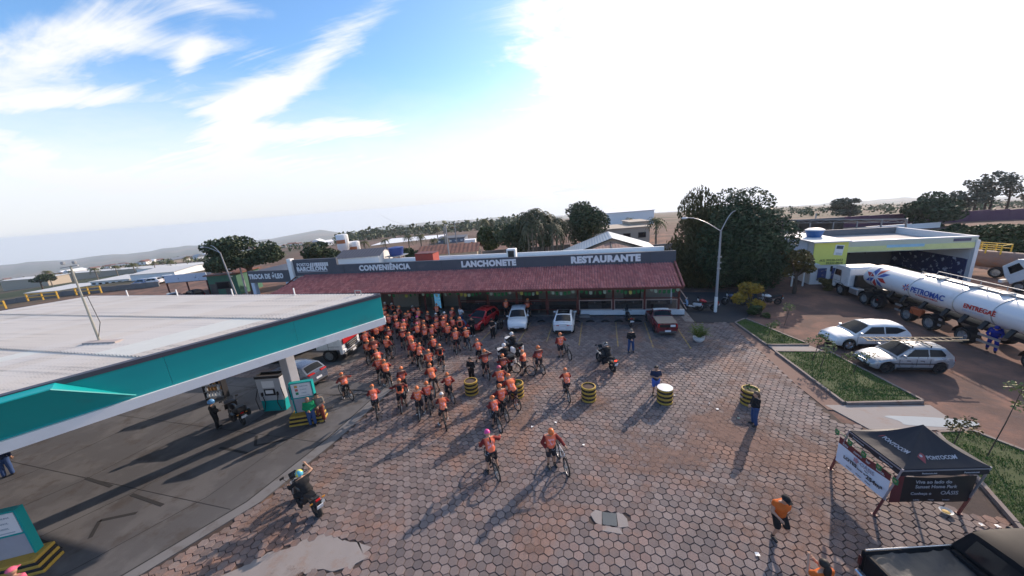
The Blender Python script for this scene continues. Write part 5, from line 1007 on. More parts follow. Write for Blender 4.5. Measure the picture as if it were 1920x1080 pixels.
for (u, v, rz, l) in ((962, 664, 44, 'white police motorcycle nearer the white hatchback'), (948, 688, 40, 'white police motorcycle among the cyclists beside its twin')): put_moto(POLI, u, v, rz, l, None, 'police motorcycles')
put_moto(TOUR, 447, 790, 70, 'black motorcycle with large top box at the fuel pump')
put_moto(MOTO, 1178, 608, 8, 'small black motorcycle parked against the white plinth')
put_moto(SCOO, 1299, 581, 60, 'white and blue scooter parked beside the veranda corner', {'leg_shield': mat('scooter_blue', (.25, .42, .65), .4)})
put_moto(MOTO, 1322, 582, 75, 'red motorcycle parked at the foot of the lamp post', {'fuel_tank': P_RED, 'tail': P_RED})
put_moto(MOTO, 1376, 572, 80, 'dark motorcycle under the big tree left of the yellow shrub', {'fuel_tank': P_BLU}); put_moto(MOTO, 1442, 572, 95, 'dark motorcycle parked right of the yellow shrub', {'fuel_tank': M_WHT})
put_moto(MOTO, 935, 622, 170, 'black motorcycle squeezed between the red car and white hatchback'); put_moto(MOTO, 777, 628, 30, 'black motorcycle with bright mirror amid the cyclists')
for o in (MOTO, TOUR, POLI, SCOO): drop(o)
# ================================================================ people: one skinned surface per figure
def caps(P, a, b, ra, rb):
    a = np.array(a, float); b = np.array(b, float); d = b-a; L2 = max(1e-9, d @ d)
    t = np.clip(((P-a) @ d)/L2, 0, 1); q = P-a-t[..., None]*d
    return np.sqrt((q*q).sum(-1))-(ra+(rb-ra)*t)
def smin(a, b, k):
    h = np.clip(.5+.5*(b-a)/k, 0, 1); return b+(a-b)*h-k*h*(1-h)
def nets(F, org, h):
    """naive surface nets on a sampled distance field"""
    nx, ny, nz = F.shape; S = F < 0
    c = [(i, j, k) for i in (0, 1) for j in (0, 1) for k in (0, 1)]
    cnt = np.zeros((nx-1, ny-1, nz-1), int)
    for i, j, k in c: cnt += S[i:nx-1+i, j:ny-1+j, k:nz-1+k]
    act = (cnt > 0) & (cnt < 8); idx = -np.ones(act.shape, int); A = np.argwhere(act); idx[act] = np.arange(len(A))
    acc = np.zeros((len(A), 3)); num = np.zeros(len(A))
    for p in c:
        for ax in range(3):
            if p[ax]: continue
            q = list(p); q[ax] = 1
            f0 = F[A[:, 0]+p[0], A[:, 1]+p[1], A[:, 2]+p[2]]; f1 = F[A[:, 0]+q[0], A[:, 1]+q[1], A[:, 2]+q[2]]
            m = (f0 < 0) != (f1 < 0); t = np.where(m, f0/np.where(m, f0-f1, 1), 0)
            v = np.tile(np.array(p, float), (len(A), 1)); v[:, ax] = t; acc[m] += v[m]; num[m] += 1
    V = (A+acc/num[:, None])*h+org; Q = []
    for ax in range(3):
        a2, a3 = (ax+1) % 3, (ax+2) % 3; sl0 = [slice(None)]*3; sl1 = [slice(None)]*3; sl0[ax] = slice(0, -1); sl1[ax] = slice(1, None)
        E_ = np.argwhere(S[tuple(sl0)] != S[tuple(sl1)])
        E_ = E_[(E_[:, a2] > 0) & (E_[:, a3] > 0) & (E_[:, a2] < F.shape[a2]-1) & (E_[:, a3] < F.shape[a3]-1)]
        if not len(E_): continue
        def cell(d2, d3): e = E_.copy(); e[:, a2] -= d2; e[:, a3] -= d3; return idx[e[:, 0], e[:, 1], e[:, 2]]
        q = np.stack([cell(1, 1), cell(0, 1), cell(0, 0), cell(1, 0)], 1); fl = ~S[E_[:, 0], E_[:, 1], E_[:, 2]]; q[fl] = q[fl][:, ::-1]; Q.append(q)
    return V, np.concatenate(Q)
def np_mesh(name, V, Q, m, extra=None):
    b = MB(); b.v = [tuple(p) for p in V]; b.f = [tuple(int(i) for i in q) for q in Q]; b.mi = [0]*len(b.f)
    if extra: b.add(extra.v, extra.f, 0)
    me = bpy.data.meshes.new(name); me.from_pydata(b.v, [], b.f)
    for mm in (m if isinstance(m, (list, tuple)) else [m]): me.materials.append(mm)
    me.polygons.foreach_set('use_smooth', [True]*len(b.f)); return me
DEF = dict(head=(0, .03, 1.60), neck=(0, .0, 1.46), chest=(0, .0, 1.29), belly=(0, .01, 1.08), pel=(0, 0, .95), shL=(-.185, -.01, 1.40), shR=(.185, -.01, 1.40), elL=(-.25, -.03, 1.12), elR=(.25, -.03, 1.12), wrL=(-.25, .07, .88), wrR=(.25, .07, .88),
           hiL=(-.095, 0, .92), hiR=(.095, 0, .92), knL=(-.11, .02, .50), knR=(.11, .02, .50), anL=(-.12, -.03, .09), anR=(.12, -.03, .09), toL=(-.15, .13, .045), toR=(.15, .13, .045), face=(0, 1, -.1))
def figure(pose, sleeve='long', legs='shorts', girth=1.0, skirt=False, h=.024):
    J = {k: np.array(v, float) for k, v in {**DEF, **pose}.items()}; g = girth
    pts = np.array([v for k, v in J.items() if k != 'face']); lo = pts.min(0)-.22; hi = pts.max(0)+.22; lo[2] = min(lo[2], -.05)
    N = np.ceil((hi-lo)/h).astype(int)+1; P = np.stack(np.meshgrid(*[lo[i]+h*np.arange(N[i]) for i in range(3)], indexing='ij'), -1)
    fd = J['face']/np.linalg.norm(J['face']); hd = J['head']; up = hd-J['neck']; up /= np.linalg.norm(up); sd = np.cross(fd, up); sd /= np.linalg.norm(sd); fd = np.cross(up, sd)
    ax = (J['shR']-J['shL']); ax /= np.linalg.norm(ax)
    def arm(s): return [(J['sh'+s], J['el'+s], .056*g, .044*g), (J['el'+s], J['wr'+s], .042*g, .030)]
    def leg(s): return [(J['hi'+s], J['kn'+s], .088*g, .058*g), (J['kn'+s], J['an'+s], .056, .036)]
    tor = [(J['chest']-ax*.085, J['chest']+ax*.085, .125*g, .125*g), (J['chest'], J['belly'], .135*g, .125*g), (J['belly']-ax*.05, J['belly']+ax*.05, .112*g, .112*g), (J['shL'], J['shR'], .062, .062), (J['shL']*.5+J['neck']*.5, J['shR']*.5+J['neck']*.5, .055, .055)]
    hip = [(J['hiL'], J['hiR'], .105*g, .105*g), (J['belly'], J['pel'], .12*g, .125*g)]
    feet = {s: [(J['an'+s]-np.array([0, 0, .03]), J['to'+s], .042, .036)] for s in 'LR'}
    def field(lst, k=.035, infl=0.0, F=None):
        for a, b_, ra, rb in lst:
            d = caps(P, a, b_, ra+infl, rb+infl); F = d if F is None else smin(F, d, k)
        return F
    palm = {}
    for s in 'LR':
        d = J['wr'+s]-J['el'+s]; d /= np.linalg.norm(d); palm[s] = [(J['wr'+s], J['wr'+s]+d*.085, .030, .034)]
    body = field(tor+hip+leg('L')+leg('R')+arm('L')+arm('R')+feet['L']+feet['R']+palm['L']+palm['R'])
    body = smin(body, field([(J['chest'], hd, .055, .05)], 1), .03)
    head = smin(field([(hd+up*.035, hd+up*.02, .098, .098), (hd-up*.03+fd*.025, hd-up*.085+fd*.045, .075, .05)], .05), field([(hd+fd*.10-up*.01, hd+fd*.115-up*.035, .012, .018)], 1), .02)
    for s in (-1, 1): head = smin(head, field([(hd+sd*s*.098, hd+sd*s*.10-up*.03, .014, .012)], 1), .012)
    body = smin(body, head, .03); out = {}
    V, Q = nets(body, lo, h); ex = MB()
    for s in 'LR':
        d = Vector(J['wr'+s]-J['el'+s]).normalized(); sg = -1 if s == 'L' else 1; side = d.cross(Vector((0, 0, 1))); side = side.normalized() if side.length > .1 else Vector((0, 1, 0)); nrm = d.cross(side).normalized(); w = Vector(J['wr'+s]); curl = -nrm if nrm.z > 0 else nrm
        for k, L in enumerate((.062, .07, .066, .052)):
            b0 = w+d*.085+side*(.027-.018*k); ex.tube([b0, b0+d*L*.55+curl*.008, b0+d*L*.85+curl*.034], [.0095, .0085, .006], 5)
        b0 = w+d*.03+side*.03; ex.tube([b0, b0+side*.03+d*.03, b0+side*.034+d*.062+curl*.01], [.011, .010, .007], 5)
    out['body'] = (V, Q, ex)
    # jersey / shirt
    sl = []
    for s in 'LR':
        a = arm(s)
        if sleeve == 'long': sl += [a[0], (J['el'+s], J['el'+s]+(J['wr'+s]-J['el'+s])*.9, .046*g, .036)]
        else: sl += [(J['sh'+s], J['sh'+s]+(J['el'+s]-J['sh'+s])*(.62 if sleeve == 'short' else .2), .06*g, .058*g)]
    top = field(tor+sl+[(J['belly'], J['pel'], .13*g, .132*g)], .03, .016); dn = J['pel']-J['belly']; dn /= np.linalg.norm(dn)
    cut = ((P-(J['pel']+dn*(.01 if not skirt else .1))) @ dn); top = np.maximum(top, cut); nk = J['neck']-J['chest']; nk /= np.linalg.norm(nk); top = np.maximum(top, (P-(J['neck']+nk*.0)) @ nk); out['top'] = nets(top, lo, h)
    lg = []
    for s in 'LR':
        if legs == 'shorts': lg += [(J['hi'+s], J['hi'+s]+(J['kn'+s]-J['hi'+s])*.82, .098*g, .075*g)]
        else: lg += [(J['hi'+s], J['kn'+s], .098*g, .075*g), (J['kn'+s], J['kn'+s]+(J['an'+s]-J['kn'+s])*.9, .072*g, .062)]
    bot = field(hip+lg, .03, .010); bot = np.maximum(bot, -((P-(J['pel']-dn*.10)) @ dn)); out['bottom'] = nets(bot, lo, h)
    out['shoeL'] = nets(field(feet['L'], .03, .012), lo, h); out['shoeR'] = nets(field(feet['R'], .03, .012), lo, h)
    if legs == 'shorts':
        out['sockL'] = nets(field([(J['anL'], J['anL']+(J['knL']-J['anL'])*.2, .042, .046)], .02), lo, h); out['sockR'] = nets(field([(J['anR'], J['anR']+(J['knR']-J['anR'])*.2, .042, .046)], .02), lo, h)
    out['frame'] = (hd, up, fd, sd); return out
def helmet_mesh(fr, m, kind='bike'):
    hd, up, fd, sd = [Vector(v) for v in fr]; b = MB(); r = .128 if kind == 'bike' else .15; c = hd+up*.035-fd*.005; rows = []; ph = np.linspace(0, math.pi*.56 if kind == 'bike' else math.pi*.72, 7)
    for p in ph:
        row = []
        for k in range(18):
            a = 2*math.pi*k/18; rib = (1+.035*math.cos(6*a)*math.sin(p)) if kind == 'bike' else 1.0
            row.append(c+sd*(r*.88*math.sin(p)*math.cos(a)*rib)+fd*(r*1.12*math.sin(p)*math.sin(a)*rib)+up*(r*math.cos(p)))
        rows.append(row)
    b.grid(rows, closed=True)
    if kind == 'full': b.grid([[c+sd*x+fd*.155-up*.02+up*z for x in (-.09, 0, .09)] for z in (.03, .09)])
    return b.mesh('helmet', m, True, 60)
def hair_mesh(fr, m, long=False):
    hd, up, fd, sd = [Vector(v) for v in fr]; b = MB(); c = hd+up*.04-fd*.018; rows = []
    for p in np.linspace(0, math.pi*(.62 if not long else .6), 8):
        rows.append([c+sd*(.112*math.sin(p)*math.cos(a))+fd*(.115*math.sin(p)*math.sin(a)*(1 if math.sin(a) < 0 or p < 1.2 else .75))+up*(.112*math.cos(p)) for a in np.linspace(0, 2*math.pi, 19)[:-1]])
    b.grid(rows, closed=True)
    if long:
        b.ball(tuple(c-fd*.07-up*.16), .1, 12, 8, sq=(1.0, .7, 1.9)); b.ball(tuple(c-fd*.05-up*.30), .085, 10, 8, sq=(1.1, .6, 1.5))
    return b.mesh('hair', m, True, 60)
def cap_mesh(fr, m):
    hd, up, fd, sd = [Vector(v) for v in fr]; b = MB(); c = hd+up*.045; rows = []
    for p in np.linspace(0, math.pi*.5, 5): rows.append([c+sd*(.112*math.sin(p)*math.cos(a))+fd*(.122*math.sin(p)*math.sin(a))+up*(.10*math.cos(p)) for a in np.linspace(0, 2*math.pi, 17)[:-1]])
    b.grid(rows, closed=True); b.prism([tuple(c+sd*x+fd*y) for x, y in ((-.09, .08), (.09, .08), (.07, .19), (-.07, .19))], tuple(up*.012)); return b.mesh('cap', m, True, 60)
# cloth
def jersey_material():
    m = bpy.data.materials.new('cycling_jersey'); m.use_nodes = True; q = NT(m.node_tree); b = q.n['Principled BSDF']; tc = q.a('ShaderNodeTexCoord').outputs['Object']; sp = q.a('ShaderNodeSeparateXYZ', {0: tc}); x, y, z = sp.outputs; axx = q.m('ABSOLUTE', x); oi = q.a('ShaderNodeObjectInfo').outputs['Random']
    c = q.mix(q.smooth(q.noise(tc, 7, 4, .6), .4, .7), (.88, .20, .075), (.92, .28, .13)); c = q.mix(q.m('MULTIPLY', oi, .6), c, (.80, .15, .11))
    pat = q.m('MULTIPLY', q.m('LESS_THAN', q.m('ABSOLUTE', q.m('SUBTRACT', z, 1.24)), .13), q.m('LESS_THAN', axx, .11)); dig = q.m('MULTIPLY', pat, q.smooth(q.noise(tc, 15, 2, .5), .52, .56)); c = q.mix(q.m('MULTIPLY', dig, .8), c, (.78, .45, .52))
    c = q.mix(q.smooth(axx, .185, .215), c, (.035, .018, .02)); c = q.mix(q.m('MULTIPLY', q.smooth(axx, .14, .175), .55), c, (.30, .03, .025))
    q.l.new(c, b.inputs['Base Color']); b.inputs['Roughness'].default_value = .75; b.inputs['Specular IOR Level'].default_value = .2; bn = q.a('ShaderNodeBump', {'Strength': .4, 'Distance': .01, 'Height': q.noise(tc, 22, 3, .6)}); q.l.new(bn.outputs[0], b.inputs['Normal']); return m
def shorts_material():
    m = bpy.data.materials.new('cycling_shorts'); m.use_nodes = True; q = NT(m.node_tree); b = q.n['Principled BSDF']; tc = q.a('ShaderNodeTexCoord').outputs['Object']; v = q.a('ShaderNodeTexVoronoi', {'Vector': tc, 'Scale': 11.0}); sp = q.a('ShaderNodeSeparateXYZ', {0: tc}); up = q.m('GREATER_THAN', sp.outputs[2], .78)
    c = q.mix(q.m('MULTIPLY', q.m('LESS_THAN', v.outputs['Distance'], .20), up), (.012, .013, .02), (.45, .47, .52)); q.l.new(c, b.inputs['Base Color']); b.inputs['Roughness'].default_value = .7; return m
M_JER, M_SHO = jersey_material(), shorts_material(); M_JE2 = M_JER.copy(); M_JE2.name = 'cycling_jersey_dark_yoke'; _q = NT(M_JE2.node_tree); _b = _q.n['Principled BSDF']; _l = _b.inputs['Base Color'].links[0].from_socket; _z = _q.a('ShaderNodeSeparateXYZ', {0: _q.a('ShaderNodeTexCoord').outputs['Object']}).outputs[2]; _q.l.new(_q.mix(_q.m('MULTIPLY', _q.smooth(_z, 1.28, 1.34), .85), _l, (.05, .02, .022)), _b.inputs['Base Color']); M_SOE = mat('dark_shoe', (.03, .028, .028), .6); M_SOW = mat('white_shoe', (.6, .6, .6), .6)
def cloth(n, c, **k): return mat('cloth_'+n, c, .8, var=.18, vscale=9, bump=.3, bscale=25, spec=.2, **k)
C_BLK, C_NVY, C_JEA, C_GRN, C_GRY, C_ORG, C_BLU, C_PNK, C_WHT, C_RDN, C_KHA = cloth('black', (.018, .018, .02)), cloth('navy', (.02, .03, .065)), cloth('jeans', (.04, .075, .18)), cloth('green', (.01, .24, .10)), cloth('grey', (.17, .16, .14)), cloth('orange', (.58, .13, .025)), cloth('blue', (.06, .13, .45)), cloth('pink', (.6, .12, .2)), cloth('white', (.6, .6, .62)), cloth('redbrown', (.20, .05, .035)), cloth('workblue', (.02, .035, .26))
H_ORG, H_PNK, H_WHT, H_BLK, H_LAV = mat('helmet_orange', (.68, .17, .045), .35, var=.05), mat('helmet_pink', (.72, .07, .28), .35, var=.05), mat('helmet_white', (.7, .68, .66), .35, var=.05), mat('helmet_black', (.02, .02, .022), .25), mat('helmet_rose', (.60, .10, .15), .4, var=.05)
M_HAR, M_HGR = mat('dark_hair', (.018, .013, .010), .6), mat('grey_hair', (.3, .29, .28), .7)
def make_person(fig, top, bottom, shoes, headgear, topname='shirt', bottomname='trousers'):
    t = link('person', np_mesh('person', fig['body'][0], fig['body'][1], M_SKN, fig['body'][2]))
    t['category'] = 'person'
    link(topname, np_mesh(topname, *fig['top'], top), t); link(bottomname, np_mesh(bottomname, *fig['bottom'], bottom), t); [link('shoe', np_mesh('shoe', *fig[k_], shoes), t) for k_ in ('shoeL', 'shoeR')]
    if 'sockL' in fig: [link('sock', np_mesh('sock', *fig[k_], C_BLK), t) for k_ in ('sockL', 'sockR')]
    if headgear: link(headgear.name.split('.')[0], headgear, t)
    return t
def P(**k): return k
BAR = dict(wrL=(-.30, .42, 1.06), wrR=(.30, .42, 1.06), elL=(-.33, .20, 1.16), elR=(.33, .20, 1.16))
LEAN = dict(pel=(0, -.02, .93), hiL=(-.10, -.01, .90), hiR=(.10, -.01, .90), belly=(0, .04, 1.06), chest=(0, .12, 1.26), shL=(-.19, .15, 1.36), shR=(.19, .15, 1.36), neck=(0, .17, 1.42), head=(0, .24, 1.54), face=(0, 1, -.25))
WIDE = dict(knL=(-.17, .04, .49), knR=(.17, .04, .49), anL=(-.21, -.03, .09), anR=(.21, -.03, .09), toL=(-.24, .13, .045), toR=(.24, .13, .045))
SEAT = dict(pel=(0, -.20, 1.03), hiL=(-.10, -.17, 1.0), hiR=(.10, -.17, 1.0), belly=(0, -.13, 1.16), chest=(0, .0, 1.35), shL=(-.19, .05, 1.45), shR=(.19, .05, 1.45), neck=(0, .08, 1.51), head=(0, .16, 1.63), face=(0, 1, -.2), elL=(-.31, .18, 1.22), elR=(.31, .18, 1.22), wrL=(-.30, .38, 1.07), wrR=(.30, .38, 1.07))
CY = {'straddle': {**LEAN, **WIDE, **BAR},
      'upright': {**WIDE, 'elL': (-.36, -.06, 1.14), 'wrL': (-.17, .06, 1.0), 'elR': (.30, .16, 1.16), 'wrR': (.30, .40, 1.07)},
      'footdown': {**SEAT, 'pel': (-.06, -.19, 1.0), 'hiL': (-.15, -.16, .97), 'knL': (-.25, .02, .54), 'anL': (-.33, -.06, .09), 'toL': (-.38, .09, .045), 'knR': (.14, .18, .64), 'anR': (.13, .04, .25), 'toR': (.14, .20, .22)},
      'riding': {**SEAT, 'knL': (-.13, .06, .58), 'anL': (-.13, -.20, .50), 'toL': (-.14, -.04, .44), 'knR': (.13, .14, .60), 'anR': (.13, .04, .24), 'toR': (.14, .20, .21)},
      'beside': {'elR': (.36, .06, 1.18), 'wrR': (.45, .28, 1.06), 'elL': (-.30, -.05, 1.14), 'wrL': (-.22, .15, 1.02), 'head': (.02, .06, 1.60)},
      'armup': {**LEAN, **WIDE, **BAR, 'elR': (.40, .14, 1.24), 'wrR': (.52, .34, 1.16)},
      'crossed': {**WIDE, 'elL': (-.27, .08, 1.12), 'wrL': (.04, .20, 1.16), 'elR': (.27, .08, 1.12), 'wrR': (-.04, .22, 1.12), 'head': (.02, .05, 1.59), 'face': (.5, .8, -.2)},
      'lookleft': {**LEAN, **WIDE, **BAR, 'head': (-.03, .20, 1.56), 'face': (-.8, .6, -.1), 'elL': (-.30, .10, 1.14)},
      'hipshift': {**WIDE, 'pel': (.07, 0, .94), 'hiL': (-.03, 0, .91), 'hiR': (.16, 0, .91), 'anL': (-.26, .02, .09), 'toL': (-.32, .17, .045), 'elL': (-.27, .03, 1.13), 'wrL': (-.24, .22, 1.0), 'elR': (.30, .16, 1.16), 'wrR': (.30, .40, 1.07), 'head': (.03, .05, 1.59), 'face': (.4, .9, -.2)},
      'bentlow': {**LEAN, **WIDE, **BAR, 'chest': (0, .22, 1.20), 'shL': (-.19, .28, 1.27), 'shR': (.19, .28, 1.27), 'neck': (0, .33, 1.31), 'head': (0, .43, 1.38), 'elL': (-.33, .34, 1.10), 'elR': (.33, .34, 1.10)},
      'headtouch': {**WIDE, 'elL': (-.42, .02, 1.40), 'wrL': (-.20, .04, 1.58), 'elR': (.30, .16, 1.16), 'wrR': (.30, .40, 1.07)}}
CYC = {}
for k, ps in CY.items():
    fg = figure(ps, girth=1.08); CYC[k] = make_person(fg, M_JER, M_SHO, M_SOE, helmet_mesh(fg['frame'], H_ORG), 'jersey', 'cycling_shorts')
# positions of helmets in the crowd (sight lines at helmet height), pose, heading, helmet colour
O, K, Wh, Lv = H_ORG, H_PNK, H_WHT, H_LAV
CROWD = [(721, 568, Wh), (735, 569, Wh), (747, 578, O), (727, 592, O), (703, 597, O), (694, 601, O), (719, 582, O), (718, 591, O), (714, 606, O), (728, 614, O), (685, 614, O), (744, 602, O), (756, 606, Lv), (765, 583, O), (775, 572, Wh), (783, 580, O), (783, 597, K), (781, 609, Lv), (794, 604, O), (795, 614, O), (801, 587, O), (818, 572, O), (817, 589, Wh), (817, 601, O), (833, 587, Wh), (847, 582, O), (847, 596, O), (838, 609, O), (853, 622, O), (873, 616, O), (753, 617, O), (704, 612, O), (698, 607, O), (683, 626, O), (687, 640, O), (724, 635, O), (773, 642, O), (785, 647, O), (811, 633, O), (823, 649, O), (802, 660, O), (706, 655, O), (708, 671, O), (721, 678, O), (751, 691, O), (807, 690, O), (838, 701, O), (895, 638, O), (908, 662, O), (642, 700, O), (698, 728, O), (747, 716, O), (781, 727, O), (799, 718, O), (828, 742, Wh), (937, 695, Lv), (956, 711, O), (939, 728, O), (926, 745, O), (918, 821, K), (1031, 812, O), (1061, 695, O), (1050, 630, O), (1009, 652, O), (980, 658, O), (942, 665, O), (948, 564, O), (989, 564, O),
         (672, 610, O), (760, 590, O), (808, 612, O), (830, 600, O), (768, 630, O), (862, 600, O), (740, 588, O), (700, 640, O)]
SPEC = {(918, 821): ('armup', 35, 'cyclist with bright pink helmet and long plait reaching for the handlebar'), (1031, 812): ('beside', -156, 'cyclist leaning over a white bicycle in the open yard'), (1061, 695): ('riding', 18, 'cyclist riding alone beside a striped tyre barrel'), (1050, 630): ('beside', 26, 'cyclist standing with bicycle behind the white coupe crossover'), (1009, 652): ('upright', 34, 'cyclist waiting alone right of the police motorcycles'), (980, 658): ('crossed', 75, 'cyclist standing across his bicycle beside the police motorcycles'),
        (948, 564): ('crossed', 10, 'cyclist without bicycle at the railing behind the white hatchback'), (989, 564): ('upright', 0, 'cyclist without bicycle on the walk by the railing'), (642, 700): ('armup', 60, 'cyclist holding a bicycle on the concrete apron near the pump'), (828, 742): ('footdown', 26, 'cyclist with white helmet and one foot down in the front row'), (698, 728): ('riding', 38, 'cyclist rolling over the concrete edge at the front left')}
pos = []
for (u, v, hm) in CROWD:
    p = G(u, v, 1.62); pos.append((p[0], p[1], u, v, hm))
ordr = sorted(range(len(pos)), key=lambda i: pos[i][1]); rows_ = {}
for n, i in enumerate(ordr): rows_.setdefault(n//7, []).append(i)
LAB = {}
for r_, ids in rows_.items():
    ids.sort(key=lambda i: pos[i][0])
    for k, i in enumerate(ids): LAB[i] = '%s from left in %s crowd row from the front' % (ordinal(k+1), ordinal(r_+1))
FRAMES = [mat('bike_paint_%d' % i, c, .35, coat=.3) for i, c in enumerate(((.02, .02, .022), (.02, .02, .022), (.03, .03, .035), (.03, .09, .16), (.6, .6, .6), (.14, .02, .02)))]
rs = random.Random(21); POSE_W = ['straddle']*4+['upright']*3+['footdown']*2+['armup', 'crossed', 'crossed', 'headtouch', 'beside', 'lookleft', 'lookleft', 'hipshift', 'hipshift', 'hipshift', 'bentlow']
for i, (x, y, u, v, hm) in enumerate(pos):
    if (u, v) in SPEC: pose, rz, lab = SPEC[(u, v)]
    else: pose, rz, lab = rs.choice(POSE_W), rs.gauss(32, 10), 'orange jersey cyclist, '+LAB[i]
    if pose == 'crossed' and (u, v) not in SPEC: rz += rs.choice((0, 40, -50))
    a = R(rz); sc = rs.uniform(.94, 1.08); mir = (rs.random() < .4 and (u, v) not in SPEC) or (u, v) == (1031, 812)
    o = dup(CYC[pose], lab, (x, y, .0), a, 'cyclists in orange jerseys', {'helmet': hm, 'jersey': rs.choice((M_JER, M_JER, M_JER, M_JE2)), 'shoe': rs.choice((M_SOE, M_SOE, M_SOW))}, sc, mir)
    if rs.random() < .09 and (u, v) not in SPEC and pose not in ('bentlow', 'crossed'): MB().box((0, -.17 if pose in ('upright', 'hipshift', 'headtouch', 'beside') else -.05, 1.24), (.24, .12, .36), ch=.04).build('backpack', C_BLK, o)
    o.scale[0] *= rs.uniform(.93, 1.12); o.scale[1] *= rs.uniform(.95, 1.1)
    if (u, v) in ((948, 564), (989, 564)): o.location.z = .09 if y > 31.4 else 0; continue
    off = (.0, 0) if pose != 'beside' else ((.45 if not mir else -.45), .0)
    bx = x+off[0]*math.cos(a)-off[1]*math.sin(a); by = y+off[0]*math.sin(a)+off[1]*math.cos(a)
    bl = ('bicycle of the '+lab) if (u, v) in SPEC else 'bicycle of the cyclist '+LAB[i]
    bl = ' '.join(bl.split()[:16]); bk = dup(BIKE, bl, (bx, by, .0), a+rs.gauss(0, .04), 'bicycles of the cyclists', {'frame': FRAMES[4] if (u, v) == (1031, 812) else rs.choice(FRAMES[:4]+FRAMES[:3]+FRAMES[5:])}, 1.0)
    bk.rotation_euler[1] = rs.gauss(0, .03) if pose != 'footdown' else (.10 if mir else -.10)
    if (u, v) == (918, 821):
        fr = MB().tube([(0, .02, 1.52), (.01, -.03, 1.40), (.0, .0, 1.22), (.0, -.04, 1.08)], [.03, .028, .022, .012], 7).build('plait', M_HAR, o, smooth=True)
drop(BIKE)
for o in CYC.values(): drop(o)
# ---------------------------------------------------------------- everyone else
def person(label, u, v, rz, pose, top, bottom, head='hair', z=0.0, sleeve='short', legs='long', shoes=None, girth=1.0, xy=None, headm=None, scale=1.0, kind='bike', topname='shirt', bottomname=None):
    fg = figure(pose, sleeve, legs, girth); hg = {'hair': lambda: hair_mesh(fg['frame'], headm or M_HAR), 'long': lambda: hair_mesh(fg['frame'], headm or M_HAR, True), 'cap': lambda: cap_mesh(fg['frame'], headm or C_BLK), 'helmet': lambda: helmet_mesh(fg['frame'], headm or H_BLK, 'full'), 'bike': lambda: helmet_mesh(fg['frame'], headm or H_ORG)}.get(head, lambda: None)()
    t = make_person(fg, top, bottom, shoes or M_SOE, hg, topname, bottomname or ('shorts' if legs == 'shorts' else 'trousers')); p = G(u, v, z) if xy is None else xy
    t.location = (p[0], p[1], z); t.rotation_euler = (0, 0, R(rz)); t.scale = (scale,)*3; t['label'] = label; return t
AKIM = dict(elL=(-.37, -.08, 1.16), wrL=(-.17, .04, 1.0), elR=(.37, -.08, 1.16), wrR=(.17, .04, 1.0)); PHONE = dict(elL=(-.26, .0, 1.12), wrL=(-.06, .24, 1.16), elR=(.26, .0, 1.12), wrR=(.06, .24, 1.16), face=(0, 1, -.5)); PRAY = dict(elL=(-.26, .02, 1.12), wrL=(-.02, .2, 1.04), elR=(.26, .02, 1.12), wrR=(.04, .22, 1.02))
person('man in dark jacket and jeans standing before the parked scooter', 1183, 660, 190, {**PRAY, 'anL': (-.17, -.03, .09), 'anR': (.17, -.03, .09), 'knL': (-.14, .02, .5), 'knR': (.14, .02, .5)}, C_BLK, C_JEA, 'cap', sleeve='long', headm=C_GRY, topname='jacket')
person('man in navy shirt and blue shorts beside the white topped barrel', 1229, 740, 185, PHONE, C_NVY, C_BLU, 'hair', legs='shorts', girth=1.12)
person('woman in black jacket and flared jeans beside the right barrel', 1413, 797, 95, PRAY, C_BLK, C_JEA, 'long', sleeve='long', topname='jacket', headm=mat('brown_hair', (.12, .075, .05), .6))
person('person in orange bib and black kit running across the yard', 1455, 1008, 200, dict(knL=(-.12, .22, .55), anL=(-.12, -.10, .42), toL=(-.12, -.12, .28), knR=(.11, .10, .50), anR=(.12, -.02, .09), toR=(.13, .14, .045), elR=(.30, .02, 1.14), wrR=(.24, .26, 1.06), elL=(-.30, -.16, 1.14), wrL=(-.26, -.10, .92), chest=(0, .06, 1.29), neck=(0, .09, 1.46), head=(0, .13, 1.60)), C_ORG, C_BLK, 'cap', legs='shorts', sleeve='bib', girth=1.15, topname='bib', shoes=M_SOE)
person('long haired woman in orange holding up a phone at the bottom edge', 1530, 1150, 20, dict(elL=(-.30, .12, 1.30), wrL=(-.12, .30, 1.52), elR=(.28, .05, 1.16), wrR=(.1, .28, 1.36), face=(0, 1, -.05)), C_ORG, C_BLK, 'long')
person('bald man in green shirt standing by the striped guard', 588, 798, 215, PRAY, C_GRN, C_JEA, None, sleeve='long', girth=1.15)
person('woman in red trimmed grey vest and brown trousers by the pump', 605, 790, 205, PRAY, C_GRY, C_RDN, 'hair', girth=1.12, sleeve='short')
person('person in black with hood standing behind the left barrel', 886, 717, 170, PHONE, C_BLK, C_BLK, 'hair', sleeve='long', topname='jacket')
person('rider in black beside the motorcycle with blue helmet at the pump', 410, 803, 320, PRAY, C_BLK, C_BLK, 'helmet', sleeve='long', headm=mat('helmet_blue', (.12, .32, .6), .25), topname='jacket', girth=1.1)
person('worker in blue overalls with hood walking beside the tanker', 1857, 658, 140, dict(knL=(-.14, .18, .52), anL=(-.15, .16, .09), toL=(-.16, .32, .045), knR=(.13, -.04, .50), anR=(.14, -.26, .12), toR=(.14, -.10, .045), chest=(0, .10, 1.26), neck=(0, .16, 1.42), head=(0, .22, 1.54), elL=(-.28, .10, 1.10), elR=(.28, .10, 1.10), wrL=(-.2, .3, 1.0), wrR=(.2, .3, 1.0)), C_KHA, C_KHA, 'bike', sleeve='long', headm=C_KHA, topname='overall_top', bottomname='overall_legs')
person('man in black vest and cap standing between red car and white hatchback', 925, 634, 170, PRAY, C_BLK, C_BLK, 'cap', sleeve='short', headm=C_BLK)
person('person in white shirt and jeans near the red car', 866, 608, 150, AKIM, C_WHT, C_JEA, 'hair')
